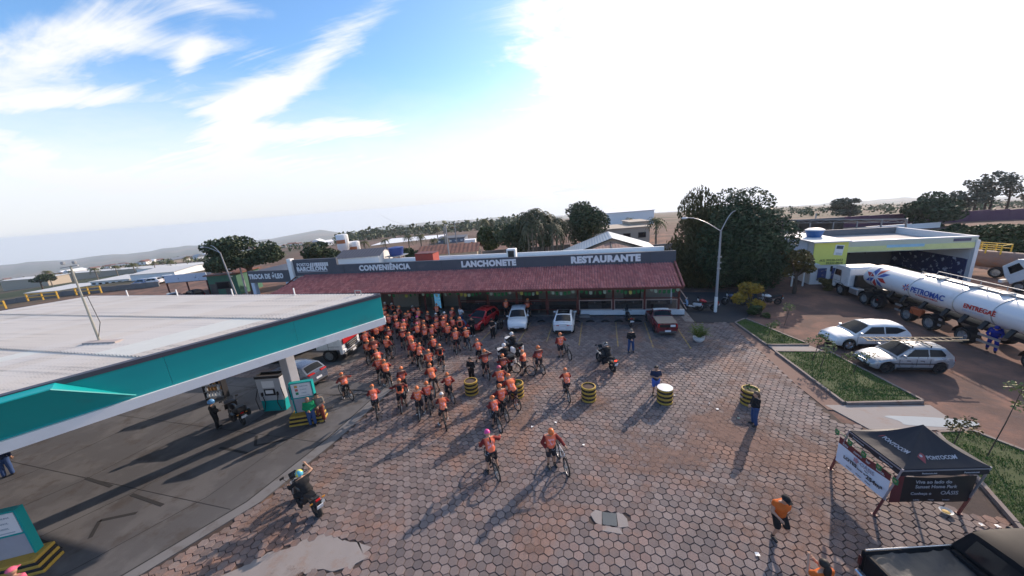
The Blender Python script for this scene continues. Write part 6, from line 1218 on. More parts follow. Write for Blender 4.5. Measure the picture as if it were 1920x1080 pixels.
person('person in jeans jacket stooping left of the red car', 873, 622, 120, dict(pel=(0, -.05, .78), hiL=(-.1, -.05, .75), hiR=(.1, -.05, .75), belly=(0, .06, .9), chest=(0, .2, 1.06), shL=(-.19, .24, 1.16), shR=(.19, .24, 1.16), neck=(0, .27, 1.2), head=(0, .36, 1.3), knL=(-.14, .22, .46), knR=(.14, .22, .46), elL=(-.24, .34, .92), elR=(.24, .34, .92), wrL=(-.16, .5, .8), wrR=(.16, .5, .8), face=(0, 1, -.6)), C_JEA, C_JEA, 'hair', sleeve='long')
person('person in black with white shoes in front of the red car', 887, 630, 190, PRAY, C_BLK, C_BLK, 'hair', sleeve='long', shoes=M_SOW)
person('person in dark jeans under the canopy at the left edge', 18, 892, 60, {}, C_NVY, C_JEA, 'hair', sleeve='long')
person('person with pink cap and shirt at the lower left corner', 62, 1150, 30, {}, C_PNK, C_BLK, 'cap', headm=C_PNK)
RIDE = dict(pel=(0, -.28, .92), hiL=(-.11, -.24, .90), hiR=(.11, -.24, .90), belly=(0, -.24, 1.06), chest=(0, -.14, 1.27), shL=(-.20, -.10, 1.38), shR=(.20, -.10, 1.38), neck=(0, -.08, 1.44), head=(0, -.02, 1.57), elL=(-.36, .12, 1.18), elR=(.36, .12, 1.18), wrL=(-.34, .32, 1.14), wrR=(.34, .32, 1.14), knL=(-.24, .12, .72), knR=(.24, .12, .72), anL=(-.24, -.12, .34), anR=(.24, -.12, .34), toL=(-.25, .06, .30), toR=(.25, .06, .30))
def rider(label, u, v, rz, ps, top, headm, **k):
    p = G(u, v); return person(label, 0, 0, rz, ps, top, C_BLK, 'helmet', xy=(p[0], p[1]), sleeve='long', headm=headm, topname='jacket', girth=1.12, **k)
rider('rider in black with blue and yellow helmet waving on a motorcycle', 578, 952, 68, {**RIDE, 'elR': (.42, .0, 1.46), 'wrR': (.36, .22, 1.66)}, C_BLK, mat('helmet_teal_yellow', (.10, .42, .55), .3, col2=(.65, .6, .08), c2scale=5, c2lo=.5, c2hi=.53))
rider('rider in black vest and grey sleeves on the motorcycle in mid yard', 1136, 688, 31, RIDE, C_BLK, mat('helmet_camo', (.45, .45, .42), .35, col2=(.03, .03, .03), c2scale=9, c2lo=.48, c2hi=.52))
rider('officer in black on the police motorcycle nearer the hatchback', 962, 664, 44, RIDE, C_BLK, H_WHT); rider('officer in black on the police motorcycle among the cyclists', 948, 688, 40, RIDE, C_BLK, H_WHT)
# ================================================================ yard furniture
def GT(u, v):                            # survey: sight line to the terrain
    d = ray(u, v); d = d/np.linalg.norm(d); t = 5.0
    for _ in range(4000):
        p = CAMP+d*t
        if p[2] <= terr(p[0], p[1]): return p
        t *= 1.004
        if t > 6000: break
    return CAMP+d*t
def zat(u, v, g):                        # survey: height where the sight line passes over ground point g
    d = ray(u, v); return float((CAMP+d*((g @ _A0)/(d @ _A0)))[2])
rs = random.Random(33)
tyre_me = {}
for nm, m in (('y', M_YEL), ('b', mat('black_band', (.035, .028, .022), .8, dirt=((.3, .2, .06), 5, .55, .5)))): tyre_me[nm] = MB().lathe([(.33, 0), (.385, .012), (.40, .05), (.40, .075), (.385, .112), (.33, .12)], 26, cap=False).mesh('tyre_ring', m, True, 50)
def barrel(u, v, label, lid=None):
    p = G(u, v); t = thing('tyre_barrel', label, 'barrel', (p[0], p[1], 0), rs.uniform(0, 6), 'striped tyre barrels across the yard')
    for k in range(7): link('tyre_ring', tyre_me['y' if k % 2 == 0 else 'b'], t, (rs.uniform(-.008, .008), rs.uniform(-.008, .008), .121*k))
    MB().lathe([(.0, 0), (.36, 0), (.36, .78), (0, .78)], 18).build('core', M_INT, t)
    for k in range(2): MB().box((0, -.395, .40+.24*k), (.22, .02, .07), Matrix.Rotation(R(0), 3, 'Z')).build('reflector', mat('reflector', (.6, .5, .48), .4, col2=(.45, .05, .04), c2scale=14, c2lo=.49, c2hi=.51), t)
    if lid == 'white': MB().lathe([(0, .86), (.39, .85), (.39, .82), (0, .82)], 24).build('lid', M_WHT, t)
    elif lid == 'plant':
        b = MB()
        for k in range(60): a = rs.uniform(0, 6.3); r_ = rs.uniform(0, .33); x, y = r_*math.cos(a), r_*math.sin(a); s = rs.uniform(.03, .08); b.add([(x-s, y, .84), (x+s, y, .85+rs.uniform(0, .1)), (x, y+s, .86+rs.uniform(0, .12))], [(0, 1, 2)])
        b.build('weeds', M_BLD, t)
    else: MB().lathe([(0, .80), (.34, .79)], 20, cap=False).build('fill', mat('barrel_soil', (.09, .06, .05), .95), t)
for (u, v, l, k) in ((885, 737, 'striped tyre barrel in front of the person in black', None), (970, 742, 'striped tyre barrel hidden among the front cyclists', 'plant'), (1104, 749, 'striped tyre barrel with open brown top beside the lone rider', None), (1246, 753, 'striped tyre barrel with white lid beside the man in shorts', 'white'), (1404, 756, 'striped tyre barrel with weeds on top beside the woman', 'plant')): barrel(u, v, l, k)
for i, u in enumerate((985, 1015, 1045, 1080, 1107, 1135, 1160, 1195)):
    p = G(u, 603.5-(u-1100)*.003); t = thing('wheel_stop', 'half buried tyre used as wheel stop, %s from the left' % ordinal(i+1), 'wheel stop', (p[0], p[1], 0), 0, 'tyre wheel stops along the bays')
    MB().tube([(.32*math.cos(a), 0, .13*math.sin(a)-.02) for a in np.linspace(0, math.pi, 13)], .075, 8).build('tyre_arc', M_RUB, t, smooth=True)
# planter with a young palm
p = G(1310, 640); pt_ = thing('planter', 'white round pot with a bushy green palm beside the last bay', 'planter', (p[0], p[1], 0)); MB().lathe([(0, 0), (.22, 0), (.36, .16), (.38, .30), (.40, .34), (.34, .34), (.32, .28), (0, .28)], 24).build('pot', M_WBS, pt_, smooth=True, auto=50)
M_LF = lambda n, c, c2, **k: mat(n, c, .65, var=.35, vscale=1.1, col2=c2, c2scale=.9, coords='World', spec=.25, **k)
def frond(b, org, az, L, droop, w, n=9, lift=.9):
    o = Vector(org); pts = []
    for k in range(n+1):
        t = k/n; r_ = L*t; pts.append(o+Vector((math.cos(az)*r_*(1-.15*t), math.sin(az)*r_*(1-.15*t), L*(lift*t-droop*t*t))))
    side = Vector((-math.sin(az), math.cos(az), 0))
    for k in range(n):
        a, c = pts[k], pts[k+1]; d = (c-a); ww = w*math.sin(math.pi*(.12+.86*(k+.5)/n))
        for s in (-1, 1): b.add([a, a+d*.55, a+d*1.1+side*s*ww+Vector((0, 0, -.35*ww)), a+d*.85+side*s*ww-Vector((0, 0, .3*ww))], [(0, 1, 2, 3)])
b = MB()
for k in range(46): frond(b, (rs.uniform(-.1, .1), rs.uniform(-.1, .1), .32), rs.uniform(0, 6.3), rs.uniform(.55, 1.05), rs.uniform(.3, .8), .16, 6, rs.uniform(.9, 1.7))
b.build('fronds', M_LF('planter_leaf', (.12, .15, .035), (.20, .19, .06)), pt_)
# litter
for i, (u, v, c) in enumerate(((1265, 742, 'white'), (1330, 757, 'pale'), (1345, 768, 'crumpled white'), (1385, 785, 'green tinted'), (1083, 712, 'white'), (1042, 793, 'pale'), (998, 801, 'white'), (1094, 835, 'white'), (1840, 985, 'white'), (1870, 988, 'pale'), (1420, 1041, 'tiny white'))):
    p = G(u, v); s = rs.uniform(.03, .06); b = MB(); rows = [[(x*s, y*s, .012+.03*rs.random()) for x in (-1, 0, 1)] for y in (-1, 0, 1)]; b.grid(rows); o = b.build('litter', M_WHT if c != 'green tinted' else M_FW); o.location = (p[0], p[1], .012)
    tag(o, '%s scrap of litter on the pavers, %s of the scattered scraps from the left' % (c, ordinal(1+sorted([1265, 1330, 1345, 1385, 1083, 1042, 998, 1094, 1840, 1870, 1420]).index(u))), 'litter', 'litter scraps')
p = G(1773, 962); t = thing('food_bowl', 'white bowl with yellow food under the gazebo', 'bowl', (p[0], p[1], 0)); MB().lathe([(0, .0), (.08, .0), (.15, .09), (.165, .10), (.145, .09), (.08, .03), (0, .03)], 20).build('bowl', M_WHT, t, smooth=True); MB().ball((0, 0, .05), .1, 10, 6, sq=(1, 1, .35)).build('food', mat('food', (.55, .38, .12), .7), t)
# ================================================================ gazebo
M_TNT = mat('gazebo_fabric', (.022, .022, .03), .62, var=.2, vscale=2, bump=.3, bscale=6, spec=.35); gz = thing('gazebo', 'black pop-up gazebo with branded roof and banners on two sides', 'gazebo', (0, 0, 0))
FT = [Vector((8.9, 13.45, 0)), Vector((9.0, 11.45, 0)), Vector((11.55, 11.85, 0)), Vector((11.45, 13.85, 0))]; TP = [Vector((8.93, 12.93, 2.12)), Vector((9.2, 11.1, 2.12)), Vector((11.65, 11.5, 2.12)), Vector((11.45, 13.35, 2.12))]; AP = Vector((10.32, 12.15, 3.02))
M_LEG = mat('gazebo_leg', (.16, .045, .045), .5); M_LGS = mat('gazebo_leg_upper', (.35, .34, .38), .4, .5)
for f, t2 in zip(FT, TP):
    m_ = f+(t2-f)*.36; MB().bar(f, m_, .06).box((f.x, f.y, .01), (.14, .14, .02)).build('leg', M_LEG, gz); MB().bar(m_, t2, .045).build('leg_upper', M_LGS, gz)
cuts = []
def roofpt(a, c, s, t):                  # s along eave, t up to apex, sagging between the ribs
    e = a+(c-a)*s; q = e+(AP-e)*t; sag = -.06*math.sin(math.pi*t)*math.cos(math.pi*(s-.5))-.13*math.sin(math.pi*t); return Vector((q.x, q.y, q.z+sag+.012*math.sin(23*s)*math.sin(math.pi*t)*(1-t)))
for i in range(4):
    a, c = TP[i], TP[(i+1) % 4]; b = MB(); b.grid([[roofpt(a, c, s, t) for s in np.linspace(0, 1, 17)] for t in np.linspace(0, 1, 11)]); b.build('roof_panel', M_TNT, gz, smooth=True, auto=60)
    b = MB(); b.grid([[a+(c-a)*s+Vector((0, 0, z+(.02*math.sin(19*s) if z < 0 else 0)))for s in np.linspace(0, 1, 15)] for z in (0, -.26)]); b.build('valance', M_TNT, gz)
    MB().bar(a-Vector((0, 0, .06)), c-Vector((0, 0, .06)), .035).build('truss_bar', M_LGS, gz)
def place_text(body, size, org, xd, yd, m, parent, bold=0.0, ext=.003, w=None, name='lettering', align='CENTER'):
    xd = Vector(xd).normalized(); yd = Vector(yd); n = xd.cross(yd).normalized(); yd = n.cross(xd); o = text(name, body, size, (0, 0, 0), (0, 0, 0), m, parent, bold, ext, align); Mx = Matrix((xd, yd, n)).transposed().to_4x4(); Mx.translation = Vector(org)+n*.012; o.matrix_local = Mx
    if w: bpy.context.view_layer.update(); k = w/max(.01, o.dimensions.x); o.scale = (k, 1, 1)
    return o
M_PRN = mat('print_white', (.42, .42, .46), .6, var=.08); M_PIN = mat('print_pin', (.25, .05, .06), .6)
def on_roof(i, s, t, body, size, w):
    a, c = TP[i], TP[(i+1) % 4]; p0 = roofpt(a, c, s, t); xd = (c-a).normalized(); yd = (roofpt(a, c, s, t+.05)-p0).normalized(); n = xd.cross(yd).normalized()
    tx = place_text(body, size, p0, xd, yd, M_PRN, gz, .004, .003, w); bpy.context.view_layer.update(); k0 = tx.scale[0]; me = bpy.data.meshes.new_from_object(tx.evaluated_get(bpy.context.evaluated_depsgraph_get())); bpy.data.objects.remove(tx, do_unlink=True); LW = (c-a).length; LS = (AP-(a+c)/2).length
    for vv in me.vertices:
        tt = t+vv.co.y/LS; ss = .5+(s-.5)+(vv.co.x*k0+.10)/(LW*(1-tt)); q_ = roofpt(a, c, ss, tt); vv.co = q_+n*(.012+vv.co.z)
    me.materials.clear(); me.materials.append(M_PRN); link('lettering', me, gz); pc = p0+n*.03-xd*(w/2+.04); b = MB(); ring = [pc+xd*.11*math.cos(q)+yd*(.07+.11*math.sin(q)) for q in np.linspace(R(-30), R(210), 14)]+[pc-yd*.16]; b.add(ring, [tuple(range(len(ring)))]); b.build('pin_logo', M_PIN, gz); ring = [pc+n*.006+xd*.04*math.cos(q)+yd*(.07+.04*math.sin(q)) for q in np.linspace(0, 2*math.pi, 12)[:-1]]; MB().add(ring, [tuple(range(len(ring)))]).build('pin_dot', M_PRN, gz)
on_roof(0, .5, .40, 'PONTOCOM', .18, .80); on_roof(1, .5, .32, 'PONTOCOM', .18, .85)
for i, s in ((0, .22), (0, .75), (1, .3), (1, .78)):
    a, c = TP[i], TP[(i+1) % 4]; p0 = a+(c-a)*s+Vector((0, 0, -.14)); xd = (c-a).normalized(); n = xd.cross(Vector((0, 0, 1))); place_text('Pontocom.net', .075, p0+n*.03, xd, (0, 0, 1), M_PRN, gz, .001)
def banner(p0, p1, z0, z1, label, name='banner'):
    t = thing(name, label, 'banner', (0, 0, 0)); return t, Vector((p0[0], p0[1], 0)), Vector((p1[0], p1[1], 0)), z0, z1
def bquad(t, a, c, s0, s1, z0, z1, m, nm, off=0.0, wav=.015):
    xd = (c-a).normalized(); n = xd.cross(Vector((0, 0, 1))); b = MB(); b.grid([[a+(c-a)*s+Vector((0, 0, z-.05*math.sin(math.pi*s)*(z > 1.3)))+n*(off+wav*math.sin(9*s+z*2)) for s in np.linspace(s0, s1, 13)] for z in (z0, (z0+z1)/2, z1)]); return b.build(nm, m, t, smooth=True)
M_BWH, M_BRD, M_BBK, M_TXD = mat('banner_white', (.62, .66, .74), .6, var=.04), mat('banner_maroon', (.15, .03, .035), .6, var=.08), mat('banner_black', (.018, .018, .022), .55, var=.1), mat('text_black', (.03, .03, .035), .6)
t, a, c, z0, z1 = banner((8.86, 13.22), (9.2, 11.42), .62, 1.62, 'white sale banner with maroon top strip on the gazebo side'); bquad(t, a, c, 0, 1, .62, 1.38, M_BWH, 'cloth'); bquad(t, a, c, 0, 1, 1.38, 1.64, M_BRD, 'top_strip'); xd = (c-a).normalized(); n = xd.cross(Vector((0, 0, 1))); at = lambda s, z: a+(c-a)*s+Vector((0, 0, z))+n*.03
place_text('LOTES', .17, at(.30, 1.02), xd, (0, 0, 1), M_TXD, t, .006, w=.5); place_text('a partir de', .09, at(.52, .98), xd, (0, 0, 1), M_TXD, t, .001); place_text('254m²', .2, at(.78, .94), xd, (0, 0, 1), M_TXD, t, .006, w=.55); place_text('OÁSIS', .2, at(.62, 1.22), xd, (0, 0, 1), mat('text_gold', (.30, .28, .34), .6), t, .002, w=.5); place_text('Park', .07, at(.62, 1.10), xd, (0, 0, 1), M_TXD, t)
ring = [at(.40, 1.22)+xd*.09*math.cos(q)*(1+.2*math.cos(5*q))+Vector((0, 0, .09*math.sin(q)*(1+.2*math.cos(5*q)))) for q in np.linspace(0, 2*math.pi, 26)[:-1]]; MB().add(ring, [tuple(range(25))]).build('flower_logo', mat('logo_rose', (.42, .22, .26), .6), t)
for s, tx in ((.3, 'Infinity'), (.5, 'Morar'), (.68, 'Invest')): place_text(tx, .08, at(s, .76), xd, (0, 0, 1), M_TXD, t)
for s, tx in ((.16, 'Seu'), (.42, 'novo'), (.62, 'lar'), (.85, 'elite.')): place_text(tx, .15, at(s, 1.5), xd, (0, 0, 1), M_PRN, t, .003)
t, a, c, z0, z1 = banner((9.24, 11.38), (11.62, 11.72), .62, 1.62, 'black estate banner with maroon end on the gazebo front'); bquad(t, a, c, 0, .14, .62, 1.64, M_BRD, 'end_strip'); bquad(t, a, c, .14, 1, .62, 1.6, M_BBK, 'cloth'); xd = (c-a).normalized(); n = xd.cross(Vector((0, 0, 1))); at = lambda s, z: a+(c-a)*s+Vector((0, 0, z))+n*.035
place_text('Viva ao lado do', .17, at(.48, 1.42), xd, (0, 0, 1), M_PRN, t, .002, w=1.05); place_text('Sunset Home Park', .17, at(.52, 1.24), xd, (0, 0, 1), M_PRN, t, .002, w=1.2); place_text('Conheça o', .14, at(.36, .98), xd, (0, 0, 1), M_PRN, t, .002, w=.6); place_text('OÁSIS', .19, at(.70, 1.0), xd, (0, 0, 1), M_PRN, t, .001, w=.5)
for s, tx in ((.32, 'Infinity'), (.5, 'Morar'), (.68, 'Investir')): place_text(tx, .07, at(s, .74), xd, (0, 0, 1), M_PRN, t)
fl2 = thing('flag_string', 'string of small green and yellow flags along the gazebo side', 'bunting'); st = MB(); pts = []
for k in range(5):
    s = k/4; p0 = Vector((8.8, 13.3, 1.86)).lerp(Vector((9.12, 11.15, 1.72)), s); pts.append(p0); o = link('flag', fl[0], fl2, p0, (0, 0, R(-82))); o.scale = (.7, 1, .65); d_ = MB().prism([(-.08, -.006, -.13), (0, -.006, -.07), (.08, -.006, -.13), (0, -.006, -.20)], (0, -.004, 0)).build('flag_diamond', M_FY, o); MB().lathe([(0, 0), (.03, 0)], 10, (0, -.014, -.13), 'Y', cap=False).build('flag_disc', M_TBL, o)
st.tube(pts, .006, 4).build('string', mat('green_cord', (.05, .25, .08), .7), fl2)
# ================================================================ lamp posts
def lamp_post(label, base, h, arms, lean=(0, 0), white=True):
    t = thing('lamp_post', label, 'lamp post', base); top = (lean[0], lean[1], h); MB().tube([(0, 0, 0), (lean[0]*.5, lean[1]*.5, h*.5), top], [.125, .10, .065], 12).build('post', mat('concrete_post', (.30, .30, .31), .85, var=.15), t, smooth=True)
    if white: MB().lathe([(.135, .02), (.13, 1.4), (.12, 1.42)], 12, cap=False).build('painted_base', M_WHT, t)
    for k, (dx, dy, dz, head) in enumerate(arms):
        n = 7; pts = [(top[0]+dx*s, top[1]+dy*s, top[2]-.1+dz*math.sin(s*math.pi/2)) for s in np.linspace(0, 1, n)]; a = MB().tube(pts, .035, 7).build('arm', M_STL, t, smooth=True)
        if head: MB().ball((pts[-1][0]+dx*.06, pts[-1][1]+dy*.06, pts[-1][2]-.02), .2, 12, 8, sq=(1.3, .7, .5)).build('lamp_head', mat('lamp_head', (.66, .66, .66), .4), a, smooth=True)
    for k in range(3): MB().box((0, -.14, h*.55+.5*k), (.3, .08, .12)).build('bracket', M_GRY, t)
g0 = G(1341, 585); lamp_post('concrete lamp post with two curved arms in front of the big tree', (g0[0], g0[1], 0), zat(1344, 432, g0), [(-2.6, .3, 1.25, True), (1.0, .1, 1.6, False)])
g0 = D(445, 552, 47); g0[2] = terr(g0[0], g0[1]); lamp_post('leaning lamp post with double arm before the big left tree', (g0[0], g0[1], g0[2]), zat(428, 472, g0)-g0[2], [(-2.6, 0, .9, True), (-1.6, .3, 1.0, False)], (-.9, 0), False)
def pole(label, u, vb, vt, dist, cross=True):
    g0 = D(u, vb, dist); zb = terr(g0[0], g0[1]); t = thing('utility_pole', label, 'utility pole', (g0[0], g0[1], zb)); h = zat(u, vt, g0)-zb; MB().tube([(0, 0, 0), (0, 0, h)], [.15, .1], 8).build('post', MATS['concrete_post'], t, smooth=True)
    if cross:
        for z in (h-.3, h-1.0): MB().bar((-.9, 0, z), (.9, 0, z), .1).build('cross_arm', M_WOD, t)
for u, vb, vt, dd, cr, l in ((843, 485, 420, 52, False, 'grey pole behind the tiled house'), (857, 462, 417, 75, True, 'utility pole with crossarms right of the palms'), (836, 460, 424, 80, False, 'thin pole between the palms'), (1712, 430, 394, 70, False, 'pale pole left of a pair behind the repair shop'), (1732, 430, 390, 70, False, 'pale pole right of a pair behind the repair shop'), (1528, 420, 400, 72, False, 'short pole beyond the truss shed'), (463, 550, 485, 52, False, 'thin pole beside the leaning lamp post')): pole(l, u, vb, vt, dd, cr)
# ================================================================ trees
M_BRK = mat('bark', (.085, .06, .045), .9, var=.3, vscale=4, bump=.4, bscale=12)
def leaf_cloud(b, blobs, n, s, rr, droop=0.0):
    wts = np.array([r_[3]*r_[4]*r_[5] for r_ in blobs])**.7; wts = wts/wts.sum(); V = []; F = []
    for _ in range(n):
        i = rr.choices(range(len(blobs)), wts)[0]; cx, cy, cz, rx, ry, rz = blobs[i]
        d = Vector((rr.gauss(0, 1), rr.gauss(0, 1), rr.gauss(0, 1))).normalized(); q = rr.random()**.33 if rr.random() < .45 else rr.uniform(.86, 1.06)
        p = Vector((cx+d.x*rx*q, cy+d.y*ry*q, cz+d.z*rz*q)); a = Vector((rr.gauss(0, 1), rr.gauss(0, 1), rr.gauss(0, .6))).normalized(); c = a.orthogonal().normalized(); c = (c*math.cos(1)+a.cross(c)*math.sin(1)) if rr.random() < .5 else c; k = s*rr.uniform(.6, 1.35); o = len(V)
        if droop: a = Vector((rr.gauss(0, .25), rr.gauss(0, .25), -1)).normalized()*(1+droop)
        V += [p-a*k*.5, p+c*k*.42, p+a*k*.6, p-c*k*.42]; F.append((o, o+1, o+2, o+3))
    b.add(V, F)
def blobset(rr, c, R3, n, sub=.42, flat=1.0):
    out = []
    for _ in range(n):
        d = Vector((rr.gauss(0, 1), rr.gauss(0, 1), rr.gauss(0, 1))).normalized(); q = rr.uniform(.45, .78); k = sub*rr.uniform(.7, 1.3); out.append((c[0]+d.x*R3[0]*q, c[1]+d.y*R3[1]*q, c[2]+d.z*R3[2]*q*flat, R3[0]*k, R3[1]*k, R3[2]*k*.9))
    return out
def tree(label, base, c, R3, nblob, nleaf, leaf, m, seed, sub=.42, trunk=.25, name='tree', limbs=6, droop=0.0, cat='tree', extra=None, group=None):
    rr = random.Random(seed); t = thing(name, label, cat, base, 0, group); lc = (c[0]-base[0], c[1]-base[1], c[2]-base[2]); bl = blobset(rr, lc, R3, nblob, sub)+(extra or []); b = MB(); leaf_cloud(b, bl, nleaf, leaf, rr, droop); b.build('crown', m, t)
    tb = MB(); top = Vector((lc[0]*.7, lc[1]*.7, max(.4, lc[2]-R3[2]*.35))); tb.tube([(0, 0, -.1), (top.x*.4+.05, top.y*.4, top.z*.5), tuple(top)], [trunk*1.25, trunk, trunk*.7], 9)
    for k in range(limbs):
        e = bl[k % len(bl)]; tb.tube([tuple(top*.75), ((top.x*.75+e[0])/2, (top.y*.75+e[1])/2, (top.z*.8+e[2])/2), e[:3]], [trunk*.55, trunk*.35, trunk*.12], 6)
    tb.build('trunk', M_BRK, t, smooth=True); return t
L_DK = M_LF('leaf_dark', (.040, .060, .032), (.075, .10, .048)); L_MD = M_LF('leaf_mid', (.045, .065, .024), (.085, .10, .035)); L_GR = M_LF('leaf_grey', (.10, .105, .075), (.15, .145, .10)); L_YE = M_LF('leaf_yellow', (.36, .22, .03), (.22, .16, .035)); L_LT = M_LF('leaf_light', (.16, .18, .06), (.25, .24, .10)); L_OL = M_LF('leaf_olive', (.085, .075, .03), (.15, .11, .035)); L_WL = M_LF('leaf_willow', (.06, .06, .025), (.095, .085, .035))
def px_tree(label, u0, u1, v0, v1, dist, m, nblob, nleaf, leaf, seed, sub=.42, trunk=.25, vb=None, depth=None, **k):
    """crown that spans these sight lines at that distance"""
    uc, vc = (u0+u1)/2, (v0+v1)/2; c = D(uc, vc, dist); rx = (u1-u0)/2*dist/FPX*.92; rz = (v1-v0)/2*dist/FPX*.95; bz = terr(c[0], c[1]); return tree(label, (c[0], c[1], bz), tuple(c), (rx, depth or rx, rz), nblob, nleaf, leaf, m, seed, sub, trunk, **k)
tb_ = px_tree('big dark leafy tree behind the lamp post', 1268, 1482, 362, 575, 37.5, L_DK, 38, 46000, .23, 1, .36, .5, depth=4.6)
px_tree('drooping olive tree at the left side of the big dark tree', 1242, 1366, 357, 570, 39, L_WL, 30, 24000, .22, 2, .44, .3, depth=2.4, droop=.3)
px_tree('wide dark tree behind the oil change bay', 366, 552, 437, 512, 52, L_DK, 22, 11000, .34, 3, .34, .45, depth=5.0)
px_tree('round dark tree left of the white water towers', 566, 645, 452, 494, 60, L_DK, 12, 4500, .38, 4, .42, .3, depth=3.5)
px_tree('dark domed tree left of the palm clump', 926, 1010, 408, 476, 62, L_DK, 18, 8000, .34, 5, .46, .3); px_tree('tall dark tree right of the palm clump', 1048, 1148, 372, 466, 64, L_DK, 20, 11000, .36, 6, .40, .4)
px_tree('sunlit bushy tree behind the domed tree', 888, 950, 420, 472, 70, L_MD, 12, 4500, .40, 7, .45, .25); px_tree('small dark tree between the domed tree and palms', 1005, 1035, 432, 472, 60, L_DK, 6, 1500, .38, 8, .5, .2)
px_tree('dark bushes beside the blue tank', 752, 790, 462, 490, 60, L_DK, 6, 1400, .35, 9, .5, .15); px_tree('low bush left of the blue tank', 706, 745, 464, 486, 75, L_MD, 5, 900, .4, 10, .5, .15)
px_tree('spreading tree alone beyond the purple wall', 1556, 1634, 369, 408, 95, L_GR, 10, 2200, .55, 11, .34, .35); px_tree('dark tree cluster by the pair of poles', 1698, 1804, 358, 430, 68, L_DK, 14, 5000, .5, 12, .36, .35); px_tree('sparse tree left of the eucalyptus grove', 1772, 1838, 350, 412, 85, L_GR, 10, 1500, .55, 13, .3, .3)
for i, (u0, u1, v0, v1, sd) in enumerate(((1818, 1856, 322, 372, 14), (1846, 1890, 318, 366, 15), (1872, 1925, 320, 376, 16), (1900, 1960, 330, 388, 17), (1836, 1868, 346, 384, 18))): px_tree('tall sparse eucalyptus, %s from the left in the grove' % ordinal([0, 2, 3, 4, 1][i]+1), u0-3, u1+3, v0, v1, 85, L_GR, 12, 800, .45, sd, .30, .22, group='eucalyptus grove')
px_tree('large dark hedge mass beyond the repair shop', 1790, 2000, 412, 492, 41, L_MD, 18, 12000, .30, 19, .42, .2, name='hedge', cat='hedge', depth=4.0); px_tree('dark shrub at the left end of the hedge', 1750, 1815, 420, 470, 46, L_DK, 8, 3000, .40, 20, .45, .2, name='shrub', cat='shrub')
px_tree('thin yellowing tree in front of the repair shop', 1462, 1528, 466, 530, 33.5, L_OL, 9, 1500, .26, 21, .34, .14, depth=2.0); px_tree('yellow leaved shrub under the big tree', 1376, 1442, 528, 584, 30, L_YE, 9, 1300, .20, 22, .36, .08, name='shrub', cat='shrub', depth=1.2)
px_tree('dark low hedge under the big tree', 1280, 1450, 508, 556, 39.5, M_LF('leaf_bamboo', (.10, .065, .025), (.05, .05, .02)), 14, 4200, .26, 23, .36, .1, name='hedge', cat='hedge', depth=1.4); px_tree('green bush in front of the repair shop posters', 1530, 1568, 518, 547, 34.6, L_OL, 6, 700, .2, 24, .45, .06, name='shrub', cat='shrub', depth=.8); px_tree('leafy bush on the lawn end under the yellow shrub', 1405, 1448, 570, 606, 29, L_MD, 6, 600, .2, 25, .4, .05, name='shrub', cat='shrub', depth=.7)
for i, (u, v, h, l) in enumerate(((1470, 612, 1.5, 'slim sapling on the far lawn'), (1440, 632, 1.0, 'small leafy sapling low on the far lawn'), (1523, 678, 1.6, 'bare sapling by the footpath corner'), (1538, 690, 1.4, 'sapling with pale leaves before the white crossover'), (1600, 700, 1.2, 'pale sapling at the nose of the silver hatchback'), (1850, 858, 3.0, 'young leaning tree behind the gazebo'), (1786, 838, 1.0, 'tiny reddish sapling behind the gazebo roof'))):
    g0 = G(u, v); t = thing('sapling', l, 'sapling', (g0[0], g0[1], .05), 0, 'saplings on the lawns'); rr = random.Random(50+i); tip = Vector((.16*h, .05, h)); MB().tube([(0, 0, 0), tuple(tip*.5+Vector((.03, 0, 0))), tuple(tip)], [.022, .018, .008], 6).build('trunk', M_BRK, t); b = MB(); bl = [(tip.x+rr.gauss(0, .22), tip.y+rr.gauss(0, .22), h*rr.uniform(.6, 1.08), .26, .26, .2) for _ in range(4)]; leaf_cloud(b, bl, 130 if h < 2 else 260, .11, rr); b.build('crown', L_LT if i != 6 else L_OL, t)
# palms
def palm_mesh(kind, seed):
    rr = random.Random(seed); b = MB(); n = 22 if kind == 'coco' else 26
    for k in range(n): frond(b, (0, 0, 0), 2*math.pi*k/n+rr.uniform(-.2, .2), rr.uniform(.8, 1.0), rr.uniform(.9, 1.5) if kind == 'coco' else rr.uniform(1.5, 2.3), .17 if kind == 'coco' else .13, 7, rr.uniform(.2, 1.1) if kind == 'coco' else rr.uniform(.5, 1.2))
    return b
PM = {(k, s): palm_mesh(k, s).mesh('fronds', m) for (k, s, m) in (('coco', 1, M_LF('palm_leaf', (.075, .085, .03), (.14, .13, .05))), ('coco', 2, M_LF('palm_leaf', (.1, .1, .1), (.1, .1, .1))), ('queen', 3, M_LF('queen_palm', (.05, .06, .032), (.085, .085, .045))), ('queen', 4, M_LF('queen_palm', (.1, .1, .1), (.1, .1, .1))))}
TRK = MB().tube([(0, 0, 0), (.01, 0, .5), (0, 0, 1)], [1.25, 1.0, .9], 8).mesh('trunk', mat('palm_bark', (.2, .165, .13), .9), True)
def palm(label, u, vt, vb, dist, size, kind='coco', seed=1, group=None, tr_=.16):
    c = D(u, vt, dist); zb = terr(c[0], c[1]) if vb is None else min(terr(c[0], c[1]), 99); t = thing('palm_tree', label, 'palm', (c[0], c[1], zb), random.uniform(0, 6), group); h = c[2]-zb-size*.35; o = link('trunk', TRK, t); o.scale = (tr_, tr_, h); f = link('fronds', PM[(kind, seed)], t, (0, 0, h)); f.scale = (size,)*3
